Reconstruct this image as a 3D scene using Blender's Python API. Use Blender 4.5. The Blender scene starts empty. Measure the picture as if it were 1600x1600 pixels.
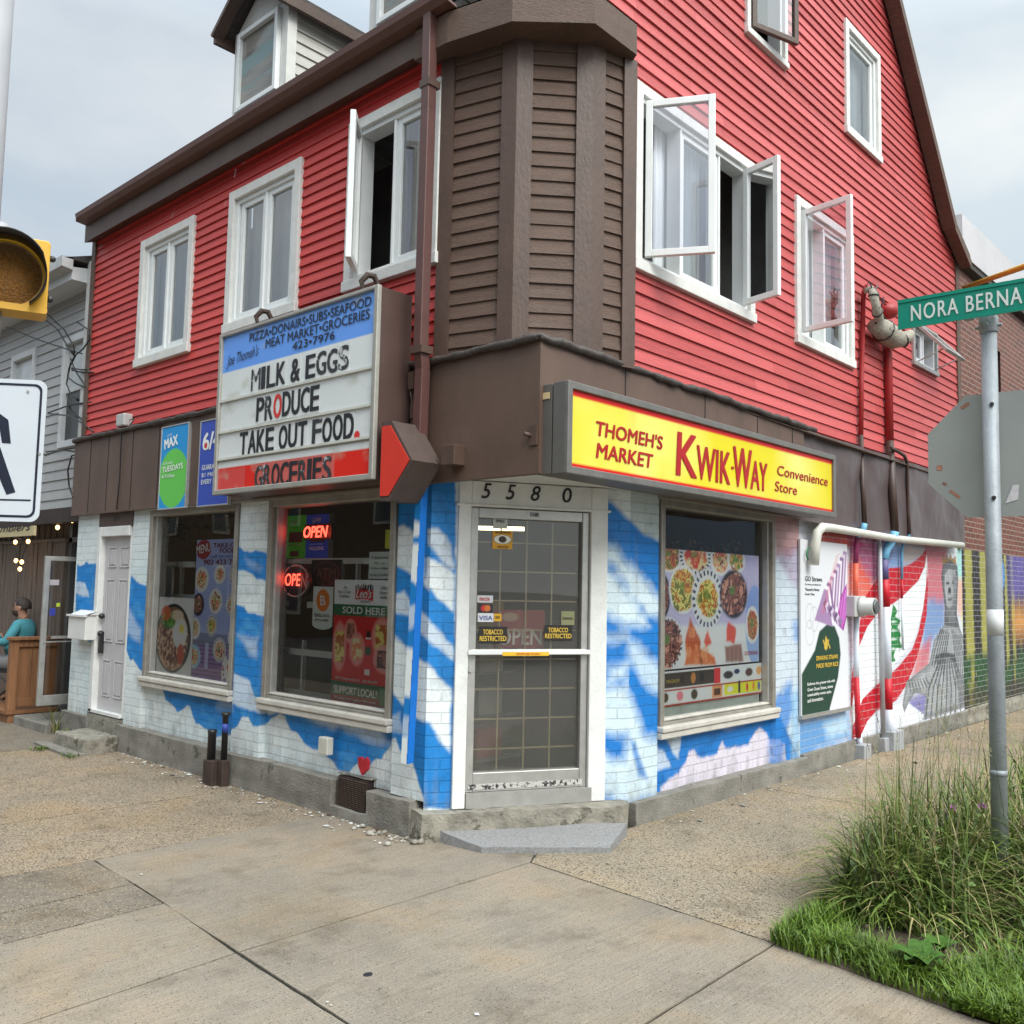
import bpy, bmesh, math, random
import numpy as np
from mathutils import Vector, Matrix
random.seed(7); rng = np.random.default_rng(7)
S = bpy.context.scene; COL = S.collection
R_ = math.radians
# ------------------------------------------------------------------ camera
H = 1.65; FPX = 1442.92; YAW, PIT, ROL = R_(42.67325), R_(4.73499), R_(1.17866)
def _axes():
    f = np.array([math.cos(PIT)*math.cos(YAW), math.cos(PIT)*math.sin(YAW), math.sin(PIT)])
    rt = np.array([math.sin(YAW), -math.cos(YAW), 0.]); up = np.cross(rt, f)
    return rt*math.cos(ROL)+up*math.sin(ROL), -rt*math.sin(ROL)+up*math.cos(ROL), f
RT, UP, FW = _axes()
cd = bpy.data.cameras.new('camera'); cam = bpy.data.objects.new('camera', cd); COL.objects.link(cam)
cd.sensor_width = 36; cd.lens = FPX/1600*36; cd.clip_start = .05; cd.clip_end = 3000
cam.matrix_world = Matrix(((RT[0], UP[0], -FW[0], 0), (RT[1], UP[1], -FW[1], 0), (RT[2], UP[2], -FW[2], H), (0, 0, 0, 1)))
S.camera = cam
# ------------------------------------------------------------------ sky and sun
SUN_EL, SUN_AZ = R_(44), R_(-104)        # azimuth measured from +x towards +y
W = bpy.data.worlds.new('World'); S.world = W; W.use_nodes = True
nt = W.node_tree; nt.nodes.clear()
def N(t, typ, **kw):
    n = t.nodes.new(typ)
    for k, v in kw.items(): setattr(n, k, v)
    return n
def ramp(t, fac, stops, interp='LINEAR'):
    r = N(t, 'ShaderNodeValToRGB'); r.color_ramp.interpolation = interp
    while len(r.color_ramp.elements) < len(stops): r.color_ramp.elements.new(.5)
    for e, (p, c) in zip(r.color_ramp.elements, stops):
        e.position = p; e.color = (*c, 1) if len(c) == 3 else c
    t.links.new(fac, r.inputs[0]); return r.outputs[0]
out = N(nt, 'ShaderNodeOutputWorld'); bg = N(nt, 'ShaderNodeBackground'); bg.inputs[1].default_value = .1
sky = N(nt, 'ShaderNodeTexSky', sky_type='NISHITA', sun_disc=False, sun_elevation=SUN_EL, sun_rotation=R_(90)-SUN_AZ)
tc = N(nt, 'ShaderNodeTexCoord'); sep = N(nt, 'ShaderNodeSeparateXYZ'); nt.links.new(tc.outputs['Generated'], sep.inputs[0])
mp = N(nt, 'ShaderNodeMapping'); mp.inputs['Scale'].default_value = (1.6, 1.6, 3.4); nt.links.new(tc.outputs['Generated'], mp.inputs[0])
nz = N(nt, 'ShaderNodeTexNoise'); nz.inputs['Scale'].default_value = 1.7; nz.inputs['Detail'].default_value = 5; nz.inputs['Roughness'].default_value = .5
nt.links.new(mp.outputs[0], nz.inputs['Vector'])
cl = ramp(nt, nz.outputs[0], [(.30, (2.95, 3.5, 4.0)), (.47, (3.35, 3.85, 4.3)), (.60, (4.1, 4.45, 4.7)), (.76, (5.0, 5.15, 5.25))])
# an overcast dome is about three times as bright overhead as at the horizon
elev = ramp(nt, sep.outputs[2], [(0, (.95, .95, .95)), (.5, (1.08, 1.08, 1.08)), (.72, (2.4, 2.4, 2.36)), (1, (3.3, 3.3, 3.2))])
mul = N(nt, 'ShaderNodeMixRGB', blend_type='MULTIPLY'); mul.inputs[0].default_value = 1
dv = N(nt, 'ShaderNodeVectorMath', operation='DOT_PRODUCT'); nt.links.new(tc.outputs['Generated'], dv.inputs[0]); dv.inputs[1].default_value = (.77, -.64, 0)
th = ramp(nt, dv.outputs['Value'], [(0, (1, 1, 1)), (.55, (1.33, 1.29, 1.22))]); m0 = N(nt, 'ShaderNodeMixRGB', blend_type='MULTIPLY'); m0.inputs[0].default_value = 1; nt.links.new(cl, m0.inputs[1]); nt.links.new(th, m0.inputs[2])
nt.links.new(m0.outputs[0], mul.inputs[1]); nt.links.new(elev, mul.inputs[2])
# the cloud deck glows around the hidden sun
sv = N(nt, 'ShaderNodeVectorMath', operation='DOT_PRODUCT'); nt.links.new(tc.outputs['Generated'], sv.inputs[0]); sv.inputs[1].default_value = (math.cos(SUN_AZ)*math.cos(SUN_EL), math.sin(SUN_AZ)*math.cos(SUN_EL), math.sin(SUN_EL))
gl_ = ramp(nt, sv.outputs['Value'], [(.45, (1, 1, 1)), (.8, (2.0, 1.97, 1.9)), (1, (2.8, 2.75, 2.6))])
mg = N(nt, 'ShaderNodeMixRGB', blend_type='MULTIPLY'); mg.inputs[0].default_value = 1; nt.links.new(mul.outputs[0], mg.inputs[1]); nt.links.new(gl_, mg.inputs[2]); mul = mg
mx = N(nt, 'ShaderNodeMixRGB'); mx.inputs[0].default_value = .9
nt.links.new(sky.outputs[0], mx.inputs[1]); nt.links.new(mul.outputs[0], mx.inputs[2])
nt.links.new(mx.outputs[0], bg.inputs[0]); nt.links.new(bg.outputs[0], out.inputs[0])
sd = bpy.data.lights.new('sun', 'SUN'); so = bpy.data.objects.new('sun', sd); COL.objects.link(so)
sd.energy = 1.5; sd.angle = R_(28); sd.color = (1, .97, .92)
so.rotation_euler = Vector((math.cos(SUN_AZ)*math.cos(SUN_EL), math.sin(SUN_AZ)*math.cos(SUN_EL), math.sin(SUN_EL))).to_track_quat('Z', 'Y').to_euler()
S.view_settings.view_transform = 'Standard'; S.view_settings.look = 'None'; S.view_settings.exposure = .7; S.view_settings.gamma = 1
S.render.engine = 'CYCLES'
S.cycles.max_bounces = 8; S.cycles.transparent_max_bounces = 12; S.cycles.use_denoising = True
# ------------------------------------------------------------------ frames
class Frame:
    """a vertical plane: s runs to the viewer's right along u, z is up, o is the distance in front of it"""
    def __init__(s, org, u, n): s.g, s.u, s.n = np.array(org, float), np.array(u, float), np.array(n, float)
    def p(s, a, z, o=0): return Vector((*(s.g[:2]+s.u[:2]*a+s.n[:2]*o), z))
    def f(s, px, py, o=0):
        """(s, z) of the surveyed photo pixel on this plane"""
        d = RT*(px-800)/FPX - UP*(py-800)/FPX + FW
        q = s.g+s.n*o; t = ((q-np.array([0, 0, H]))*np.array([1, 1, 0]))@s.n/(d@s.n); w = d*t
        return float((w-q)[:2]@s.u[:2]), float(w[2]+H)
def ground(px, py, z=0):
    d = RT*(px-800)/FPX - UP*(py-800)/FPX + FW; w = d*(z-H)/d[2]; return float(w[0]), float(w[1])
FL = Frame((4.2, 0, 0), (0, -1, 0), (-1, 0, 0))
FR = Frame((0, 3.9, 0), (1, 0, 0), (0, -1, 0))
_A, _B = np.array([4.2, 4.61]), np.array([5.5, 3.9]); _u = (_B-_A)/np.linalg.norm(_B-_A); LC = float(np.linalg.norm(_B-_A))
FC = Frame((*_A, 0), (*_u, 0), (_u[1], -_u[0], 0))
# ------------------------------------------------------------------ mesh builder
class MB:
    def __init__(s): s.v, s.f, s.m, s.sm = [], [], [], []
    def add(s, vs, fs, m=0, smooth=False):
        b = len(s.v); s.v += [tuple(v) for v in vs]
        for f in fs: s.f.append(tuple(b+i for i in f)); s.m.append(m); s.sm.append(smooth)
        return s
    def hexa(s, P, m=0): return s.add(P, [(0, 3, 2, 1), (4, 5, 6, 7), (0, 1, 5, 4), (1, 2, 6, 5), (2, 3, 7, 6), (3, 0, 4, 7)], m)
    def box(s, a, b, m=0):
        (x0, y0, z0), (x1, y1, z1) = a, b
        return s.hexa([(x0, y0, z0), (x1, y0, z0), (x1, y1, z0), (x0, y1, z0), (x0, y0, z1), (x1, y0, z1), (x1, y1, z1), (x0, y1, z1)], m)
    def fb(s, F, s0, s1, z0, z1, o0, o1, m=0):
        return s.hexa([F.p(s0, z0, o0), F.p(s1, z0, o0), F.p(s1, z0, o1), F.p(s0, z0, o1), F.p(s0, z1, o0), F.p(s1, z1, o0), F.p(s1, z1, o1), F.p(s0, z1, o1)], m)
    def quad(s, a, b, c, d, m=0): return s.add([a, b, c, d], [(0, 1, 2, 3)], m)
    def beam(s, a, b, w, h, up=(0, 0, 1), m=0):
        a, b = Vector(a), Vector(b); d = (b-a).normalized(); x = d.cross(Vector(up)).normalized(); y = x.cross(d)
        P = [q+x*i*w/2+y*j*h/2 for q in (a, b) for i, j in ((-1, -1), (1, -1), (1, 1), (-1, 1))]
        return s.hexa(P, m)
    def prism(s, pts, vec, m=0, m2=None):
        """polygon pts (3D) extruded by vec"""
        n = len(pts); vec = Vector(vec); P = [Vector(p) for p in pts]
        s.add(P+[p+vec for p in P], [tuple(range(n))[::-1], tuple(range(n, 2*n))], m)
        b = len(s.v)-2*n
        for i in range(n):
            j = (i+1) % n; s.f.append((b+i, b+j, b+n+j, b+n+i)); s.m.append(m if m2 is None else m2); s.sm.append(False)
        return s
    def tube(s, pts, r, n=10, m=0, caps=True):
        pts = [Vector(p) for p in pts]; rs = r if isinstance(r, (list, tuple)) else [r]*len(pts)
        rings = []; ref = None
        for i, p in enumerate(pts):
            d = (pts[min(i+1, len(pts)-1)]-pts[max(i-1, 0)]).normalized()
            if ref is None: ref = d.orthogonal().normalized()
            ref = (ref-d*ref.dot(d)).normalized(); y = d.cross(ref)
            rings.append([p+(ref*math.cos(2*math.pi*k/n)+y*math.sin(2*math.pi*k/n))*rs[i] for k in range(n)])
        V = [q for g in rings for q in g]; Fs = []
        for i in range(len(pts)-1):
            for k in range(n): Fs.append((i*n+k, i*n+(k+1) % n, (i+1)*n+(k+1) % n, (i+1)*n+k))
        s.add(V, Fs, m, True)
        if caps: b = len(s.v)-len(V); s.f += [tuple(b+k for k in range(n))[::-1], tuple(b+len(V)-n+k for k in range(n))]; s.m += [m, m]; s.sm += [False, False]
        return s
    def ball(s, c, r, m=0, nu=12, nv=8, sc=(1, 1, 1)):
        V = [];
        for j in range(nv+1):
            t = math.pi*j/nv
            for i in range(nu): a = 2*math.pi*i/nu; V.append((c[0]+r*sc[0]*math.sin(t)*math.cos(a), c[1]+r*sc[1]*math.sin(t)*math.sin(a), c[2]+r*sc[2]*math.cos(t)))
        Fs = [(j*nu+i, (j+1)*nu+i, (j+1)*nu+(i+1) % nu, j*nu+(i+1) % nu) for j in range(nv) for i in range(nu)]
        return s.add(V, Fs, m, True)
BASE = {}
def link(o, parent, base):
    COL.objects.link(o)
    if parent is not None: o.parent = parent
    BASE[o.name] = base
def mk(name, mb, mats, parent=None, label=None, cat=None, group=None, kind=None, bevel=0, base=None):
    if not isinstance(mats, (list, tuple)): mats = [mats]
    b = BASE[parent.name] if parent is not None else Vector(base) if base is not None else Vector((0, 0, 0))
    me = bpy.data.meshes.new(name)
    me.from_pydata([tuple(Vector(v)-b) for v in mb.v], [], mb.f)
    for x in mats: me.materials.append(x)
    me.polygons.foreach_set('material_index', mb.m); me.polygons.foreach_set('use_smooth', mb.sm)
    o = bpy.data.objects.new(name, me); link(o, parent, b)
    if parent is None: o.location = b
    if bevel:
        md = o.modifiers.new('bevel', 'BEVEL'); md.width = bevel; md.segments = 2; md.limit_method = 'ANGLE'; md.angle_limit = R_(40)
    return tag(o, label, cat, group, kind)
def tag(o, label=None, cat=None, group=None, kind=None):
    for k, v in (('label', label), ('category', cat), ('group', group), ('kind', kind)):
        if v: o[k] = v
    return o
def thing(name, loc, label, cat, group=None):
    o = bpy.data.objects.new(name, None); o.location = loc; o.empty_display_size = .1; link(o, None, Vector(loc)); return tag(o, label, cat, group)
def copy_tree(o, parent=None, loc=None):
    c = o.copy(); COL.objects.link(c); BASE[c.name] = BASE[o.name]
    if parent is not None: c.parent = parent
    if loc is not None: c.location = loc
    for ch in list(o.children): copy_tree(ch, c)
    return c
# ------------------------------------------------------------------ materials
def srgb(c): return tuple(((x/255)/12.92 if x/255 <= .04045 else ((x/255+.055)/1.055)**2.4) for x in c)
def mat(name, col, rough=.6, var=.12, scale=6, bump=0, bscale=60, metal=0, stretch=(1, 1, 1), wear=None, wcut=.66, wscale=14, spec=.5, emit=0):
    """col is linear; var mottles it, wear lets a second colour show through in patches, bump roughens it"""
    m = bpy.data.materials.new(name); m.use_nodes = True; t = m.node_tree; p = t.nodes['Principled BSDF']
    p.inputs['Roughness'].default_value = rough; p.inputs['Metallic'].default_value = metal; p.inputs['Specular IOR Level'].default_value = spec
    c = N(t, 'ShaderNodeTexCoord'); mpn = N(t, 'ShaderNodeMapping'); mpn.inputs['Scale'].default_value = stretch
    t.links.new(c.outputs['Object'], mpn.inputs[0])
    if emit:
        p.inputs['Base Color'].default_value = (*col, 1); p.inputs['Emission Color'].default_value = (*col, 1); p.inputs['Emission Strength'].default_value = emit; return m
    n1 = N(t, 'ShaderNodeTexNoise'); n1.inputs['Scale'].default_value = scale; n1.inputs['Detail'].default_value = 7; n1.inputs['Roughness'].default_value = .62
    t.links.new(mpn.outputs[0], n1.inputs['Vector'])
    o = ramp(t, n1.outputs[0], [(.3, tuple(x*(1-var) for x in col)), (.5, col), (.72, tuple(min(1, x*(1+var)) for x in col))])
    if wear:
        n2 = N(t, 'ShaderNodeTexNoise'); n2.inputs['Scale'].default_value = wscale; n2.inputs['Detail'].default_value = 9; n2.inputs['Roughness'].default_value = .7
        t.links.new(mpn.outputs[0], n2.inputs['Vector'])
        k = ramp(t, n2.outputs[0], [(wcut, (0, 0, 0)), (wcut+.03, (1, 1, 1))])
        mm = N(t, 'ShaderNodeMixRGB'); t.links.new(k, mm.inputs[0]); t.links.new(o, mm.inputs[1]); mm.inputs[2].default_value = (*wear, 1); o = mm.outputs[0]
    t.links.new(o, p.inputs['Base Color'])
    if bump:
        n3 = N(t, 'ShaderNodeTexNoise'); n3.inputs['Scale'].default_value = bscale; n3.inputs['Detail'].default_value = 5
        t.links.new(mpn.outputs[0], n3.inputs['Vector'])
        bn = N(t, 'ShaderNodeBump'); bn.inputs['Strength'].default_value = bump; bn.inputs['Distance'].default_value = .01
        t.links.new(n3.outputs[0], bn.inputs['Height']); t.links.new(bn.outputs[0], p.inputs['Normal'])
    return m
def glass(name, tint=(.92, .96, .96), base=.08, rough=.0, haze=0):
    m = bpy.data.materials.new(name); m.use_nodes = True; t = m.node_tree; t.nodes.clear()
    o = N(t, 'ShaderNodeOutputMaterial'); tr = N(t, 'ShaderNodeBsdfTransparent'); tr.inputs[0].default_value = (*tint, 1)
    gl = N(t, 'ShaderNodeBsdfGlossy'); gl.inputs['Roughness'].default_value = rough
    fr = N(t, 'ShaderNodeFresnel'); fr.inputs[0].default_value = 1.5
    ad = N(t, 'ShaderNodeMath', operation='ADD', use_clamp=True); ad.inputs[1].default_value = base; t.links.new(fr.outputs[0], ad.inputs[0])
    nn = N(t, 'ShaderNodeTexNoise'); nn.inputs['Scale'].default_value = 1.3; nn.inputs['Detail'].default_value = 0
    c = N(t, 'ShaderNodeTexCoord'); t.links.new(c.outputs['Object'], nn.inputs['Vector'])
    bn = N(t, 'ShaderNodeBump'); bn.inputs['Strength'].default_value = .08; bn.inputs['Distance'].default_value = .05
    t.links.new(nn.outputs[0], bn.inputs['Height']); t.links.new(bn.outputs[0], gl.inputs['Normal'])
    if haze:  # mixes an even pale grey diffuse layer into the clear glass
        df = N(t, 'ShaderNodeBsdfDiffuse'); df.inputs[0].default_value = (.5, .48, .44, 1); md = N(t, 'ShaderNodeMixShader'); md.inputs[0].default_value = haze; t.links.new(tr.outputs[0], md.inputs[1]); t.links.new(df.outputs[0], md.inputs[2]); tr = md
    ms = N(t, 'ShaderNodeMixShader'); t.links.new(ad.outputs[0], ms.inputs[0]); t.links.new(tr.outputs[0], ms.inputs[1]); t.links.new(gl.outputs[0], ms.inputs[2])
    t.links.new(ms.outputs[0], o.inputs[0]); return m
def brick_mat(name, bw=.215, rh=.0745, ms=.006, mortar=None, mfac=.6, cols=None, paint=True, bump=.8):
    m = bpy.data.materials.new(name); m.use_nodes = True; t = m.node_tree; p = t.nodes['Principled BSDF']; p.inputs['Roughness'].default_value = .55
    uv = N(t, 'ShaderNodeUVMap'); uv.uv_map = 'wall'
    wob = N(t, 'ShaderNodeTexNoise'); wob.inputs['Scale'].default_value = 5; wob.inputs['Detail'].default_value = 3
    t.links.new(uv.outputs[0], wob.inputs['Vector'])
    vm = N(t, 'ShaderNodeVectorMath', operation='MULTIPLY_ADD'); vm.inputs[1].default_value = (.012, .012, 0); t.links.new(wob.outputs['Color'], vm.inputs[0]); t.links.new(uv.outputs[0], vm.inputs[2])
    b = N(t, 'ShaderNodeTexBrick', offset=.5); b.inputs['Scale'].default_value = 1; b.inputs['Mortar Size'].default_value = ms; b.inputs['Mortar Smooth'].default_value = .35
    b.inputs['Brick Width'].default_value = bw; b.inputs['Row Height'].default_value = rh; b.inputs['Bias'].default_value = 0
    t.links.new(vm.outputs[0], b.inputs['Vector'])
    g = N(t, 'ShaderNodeTexNoise'); g.inputs['Scale'].default_value = 45; g.inputs['Detail'].default_value = 6; t.links.new(uv.outputs[0], g.inputs['Vector'])
    if paint:
        a = N(t, 'ShaderNodeAttribute'); a.attribute_name = 'paint'; c = a.outputs['Color']
        b.inputs['Color1'].default_value = (1, 1, 1, 1); b.inputs['Color2'].default_value = (.88, .9, .92, 1); b.inputs['Mortar'].default_value = (mfac, mfac, mfac, 1)
        q = N(t, 'ShaderNodeMixRGB', blend_type='MULTIPLY'); q.inputs[0].default_value = 1; t.links.new(c, q.inputs[1]); t.links.new(b.outputs[0], q.inputs[2]); c = q.outputs[0]
        if mortar:      # the spray paint missed the raked joints
            nn = N(t, 'ShaderNodeMath', operation='MULTIPLY'); t.links.new(b.outputs['Fac'], nn.inputs[0]); nn.inputs[1].default_value = .34
            q2 = N(t, 'ShaderNodeMixRGB'); t.links.new(nn.outputs[0], q2.inputs[0]); t.links.new(a.outputs['Color'], q2.inputs[1]); q2.inputs[2].default_value = (*mortar, 1); c = q2.outputs[0]
    else:
        b.inputs['Color1'].default_value = (*cols[0], 1); b.inputs['Color2'].default_value = (*cols[1], 1); b.inputs['Mortar'].default_value = (*mortar, 1); c = b.outputs[0]
    gr = ramp(t, g.outputs[0], [(.3, (.86, .86, .86)), (.6, (1, 1, 1))])
    q3 = N(t, 'ShaderNodeMixRGB', blend_type='MULTIPLY'); q3.inputs[0].default_value = 1; t.links.new(c, q3.inputs[1]); t.links.new(gr, q3.inputs[2])
    t.links.new(q3.outputs[0], p.inputs['Base Color'])
    hh = N(t, 'ShaderNodeMath', operation='MULTIPLY_ADD'); hh.inputs[1].default_value = .25; t.links.new(g.outputs[0], hh.inputs[0])
    iv = N(t, 'ShaderNodeMath', operation='SUBTRACT'); iv.inputs[0].default_value = 1; t.links.new(b.outputs['Fac'], iv.inputs[1]); t.links.new(iv.outputs[0], hh.inputs[2])
    bn = N(t, 'ShaderNodeBump'); bn.inputs['Strength'].default_value = bump; bn.inputs['Distance'].default_value = .006
    t.links.new(hh.outputs[0], bn.inputs['Height']); t.links.new(bn.outputs[0], p.inputs['Normal']); return m
def paint_mat(name, rough=.5, emit=0):
    m = bpy.data.materials.new(name); m.use_nodes = True; t = m.node_tree; p = t.nodes['Principled BSDF']; p.inputs['Roughness'].default_value = rough
    a = N(t, 'ShaderNodeAttribute'); a.attribute_name = 'paint'; t.links.new(a.outputs['Color'], p.inputs['Base Color'])
    if emit: t.links.new(a.outputs['Color'], p.inputs['Emission Color']); p.inputs['Emission Strength'].default_value = emit
    return m
# ------------------------------------------------------------------ painted surfaces (murals, posters): colours stored on a fine mesh grid
def vnoise(x, y, sc, seed=0, oct=4):
    o = np.zeros_like(x); amp = 1; tot = 0
    for k in range(oct):
        X, Y = x/sc*2**k, y/sc*2**k; i, j = np.floor(X).astype(int), np.floor(Y).astype(int); u, v = X-i, Y-j
        u, v = u*u*(3-2*u), v*v*(3-2*v)
        h = lambda a, b: np.modf(np.abs(np.sin(a*127.1+b*311.7+seed*74.7+k*19.3)*43758.5453))[0]
        o += amp*((h(i, j)*(1-u)+h(i+1, j)*u)*(1-v)+(h(i, j+1)*(1-u)+h(i+1, j+1)*u)*v); tot += amp; amp *= .5
    return o/tot
class Canvas:
    def __init__(s, F, s0, s1, z0, z1, res, o=0, col=(255, 255, 255), skew=None):
        s.F, s.o = F, o; nx, nz = max(2, round((s1-s0)/res)), max(2, round((z1-z0)/res)); s.nx, s.nz = nx, nz
        s.S, s.Z = np.meshgrid(np.linspace(s0, s1, nx+1), np.linspace(z0, z1, nz+1)); s.s0, s.s1, s.z0, s.z1 = s0, s1, z0, z1
        s.c = np.zeros((*s.S.shape, 3)); s.c[:] = srgb(col); s.off = np.zeros_like(s.S); s.jit = None
    def T(s, pts, off=None): return [s.F.f(x, y, s.o if off is None else off) for x, y in pts]
    def blend(s, k, col, a=1):
        c = np.array(srgb(col)) if not isinstance(col, np.ndarray) else col
        k = (np.clip(k, 0, 1)*a)[..., None]; s.c = s.c*(1-k)+c*k
    def mask(s, P, soft=.01, wob=0, wsc=.05, seed=1):
        P = np.array(P); pad = soft*2+wob
        I = (s.S > P[:, 0].min()-pad) & (s.S < P[:, 0].max()+pad) & (s.Z > P[:, 1].min()-pad) & (s.Z < P[:, 1].max()+pad)
        k = np.zeros_like(s.S)
        if not I.any(): return k
        x, y = s.S[I], s.Z[I]; ins = np.zeros(x.shape, bool); d2 = np.full(x.shape, 1e9); n = len(P)
        for i in range(n):
            (ax, ay), (bx, by) = P[i], P[(i+1) % n]
            if ay != by: ins ^= ((ay > y) != (by > y)) & (x < (bx-ax)*(y-ay)/(by-ay)+ax)
            L = (bx-ax)**2+(by-ay)**2+1e-12; t = np.clip(((x-ax)*(bx-ax)+(y-ay)*(by-ay))/L, 0, 1)
            d2 = np.minimum(d2, (x-ax-t*(bx-ax))**2+(y-ay-t*(by-ay))**2)
        d = np.sqrt(d2)*np.where(ins, 1, -1)
        if wob: d = d+(vnoise(x, y, wsc, seed)-.5)*2*wob
        k[I] = np.clip(.5+d/(2*soft), 0, 1); return k
    def poly(s, pts, col, soft=.006, a=1, wob=0, wsc=.05, px=True, seed=1): s.blend(s.mask(s.T(pts) if px else pts, soft, wob, wsc, seed), col, a); return s
    def ell(s, cx, cz, rx, rz, col, soft=.12, a=1, ring=None, rot=0):
        x, y = s.S-cx, s.Z-cz
        if rot: x, y = x*math.cos(rot)+y*math.sin(rot), -x*math.sin(rot)+y*math.cos(rot)
        r = np.hypot(x/rx, y/rz)
        k = np.clip((1-r)/soft+.5, 0, 1)
        if ring: k = k*np.clip((r-ring)/soft+.5, 0, 1)
        s.blend(k, col, a); return k
    def rect(s, a, b, c, d, col, al=1): s.blend(((s.S >= a) & (s.S <= b) & (s.Z >= c) & (s.Z <= d)).astype(float), col, al)
    def line(s, P, w, col, a=1, soft=.004, px=False):
        P = s.T(P) if px else P; d2 = np.full(s.S.shape, 1e9)
        for (ax, ay), (bx, by) in zip(P[:-1], P[1:]):
            L = (bx-ax)**2+(by-ay)**2+1e-12; t = np.clip(((s.S-ax)*(bx-ax)+(s.Z-ay)*(by-ay))/L, 0, 1)
            d2 = np.minimum(d2, (s.S-ax-t*(bx-ax))**2+(s.Z-ay-t*(by-ay))**2)
        s.blend(np.clip((w/2-np.sqrt(d2))/soft+.5, 0, 1), col, a)
    def food(s, cx, cz, rx, rz, pal, plate=(235, 235, 240), ticks=None, seed=1, dark=False, inner=.74):
        s.ell(cx, cz, rx*1.07, rz*1.07, (120, 120, 140), a=.35); s.ell(cx, cz, rx, rz, (25, 25, 28) if dark else plate)
        x, y = (s.S-cx)/rx, (s.Z-cz)/rz; r = np.hypot(x, y)
        if ticks:
            th = np.arctan2(y, x); s.blend(((r > .8) & (r < .97) & (np.cos(th*24) > .2)).astype(float), ticks)
        n = vnoise(s.S, s.Z, rx*.34, seed, 3); n2 = vnoise(s.S, s.Z, rx*.12, seed+9, 2); k = np.clip((inner+(n-.5)*.3-r)/.06+.5, 0, 1)
        nn = np.clip((n*.6+n2*.4-.28)/.44, 0, .999)*len(pal); C = np.array([srgb(q) for q in pal]); s.blend(k, C[nn.astype(int)])
        s.ell(cx-rx*.1, cz+rz*.15, rx*.2, rz*.2, (80, 130, 50), soft=.4, a=.7)
    def grain(s, amt=.08, sc=.3, seed=3): s.c *= (1+(vnoise(s.S, s.Z, sc, seed)-.5)*2*amt)[..., None]
    def mesh(s, name, m, parent=None, holes=(), base=None, wave=None, **kw):
        n1 = s.nx+1; O = s.o+s.off if wave is None else s.o+s.off+wave(s.S, s.Z)
        Sx, Zz = s.S, s.Z
        P = s.F.g[:2][None, None]+s.F.u[:2]*Sx[..., None]+s.F.n[:2]*O[..., None]
        V = np.concatenate([P, Zz[..., None]], -1).reshape(-1, 3)
        i, j = np.meshgrid(np.arange(s.nx), np.arange(s.nz)); cs = .5*(s.S[:-1, :-1]+s.S[1:, 1:]); cz = .5*(s.Z[:-1, :-1]+s.Z[1:, 1:]); keep = np.ones(cs.shape, bool)
        for h in holes:
            if callable(h): keep &= ~h(cs, cz)
            else: keep &= ~((cs > h[0]) & (cs < h[1]) & (cz > h[2]) & (cz < h[3]))
        a = (j*n1+i)[keep]; Q = np.stack([a, a+1, a+1+n1, a+n1], 1)
        used, inv = np.unique(Q, return_inverse=True); Q = inv.reshape(Q.shape)
        V = V[used]; C = s.c.reshape(-1, 3)[used]; U = np.stack([s.S.ravel()[used], s.Z.ravel()[used]], 1)
        b = BASE[parent.name] if parent is not None else Vector(base) if base is not None else Vector((0, 0, 0)); V = V-np.array(b)
        me = bpy.data.meshes.new(name); me.vertices.add(len(V)); me.vertices.foreach_set('co', V.ravel())
        me.loops.add(Q.size); me.loops.foreach_set('vertex_index', Q.ravel()); me.polygons.add(len(Q)); me.polygons.foreach_set('loop_start', np.arange(0, Q.size, 4))
        me.update(calc_edges=True); me.validate()
        at = me.color_attributes.new('paint', 'FLOAT_COLOR', 'POINT'); at.data.foreach_set('color', np.c_[np.clip(C, 0, 1), np.ones(len(C))].ravel())
        uvl = me.uv_layers.new(name='wall'); uvl.data.foreach_set('uv', U[Q.ravel()].ravel())
        me.materials.append(m); o = bpy.data.objects.new(name, me); link(o, parent, b)
        if parent is None: o.location = b
        return tag(o, **kw)
# ------------------------------------------------------------------ lettering
def text(body, F, s, z, h, w, o, m, parent, name='lettering', shear=0, bold=0, rot=0, depth=.002, base=None, space=1, align='C', tagkw=None, lines=1):
    """body fitted into a box h high and w wide whose middle (align C) or left edge (L) is at s, bottom at z"""
    cu = bpy.data.curves.new(name, 'FONT'); cu.body = body; cu.size = 1; cu.shear = shear; cu.space_character = space; cu.resolution_u = 3
    cu.align_x = 'CENTER' if align == 'C' else 'LEFT'; cu.space_line = .9
    to = bpy.data.objects.new(name, cu); COL.objects.link(to)
    dg = bpy.context.evaluated_depsgraph_get(); me = bpy.data.meshes.new_from_object(to.evaluated_get(dg)); bpy.data.objects.remove(to); bpy.data.curves.remove(cu)
    n = len(me.vertices); co = np.zeros(n*3); me.vertices.foreach_get('co', co); co = co.reshape(-1, 3)
    x0, y0 = co[:, :2].min(0); x1, y1 = co[:, :2].max(0)
    ky = h/(y1-y0); kx = w/(x1-x0) if w else ky*.9
    X = (co[:, 0]-x0)*kx; Y = (co[:, 1]-y0)*ky
    if align == 'C': X = X-(x1-x0)*kx/2
    if rot: X, Y = X*math.cos(rot)-Y*math.sin(rot), X*math.sin(rot)+Y*math.cos(rot)
    fs = [tuple(p.vertices) for p in me.polygons]; bpy.data.meshes.remove(me)
    mb = MB(); bx = bold*ky*.9
    for q, (dx, dy) in enumerate(((0, 0),) if not bold else ((-bx, -bx*.5), (bx, bx*.5), (-bx, bx*.5), (bx, -bx*.5), (0, 0))):
        mb.add([F.p(s+a+dx, z+b+dy, o+depth+q*.00025) for a, b in zip(X, Y)], fs, 0)
    return mk(name, mb, m, parent, base=base, **(tagkw or {}))
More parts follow.
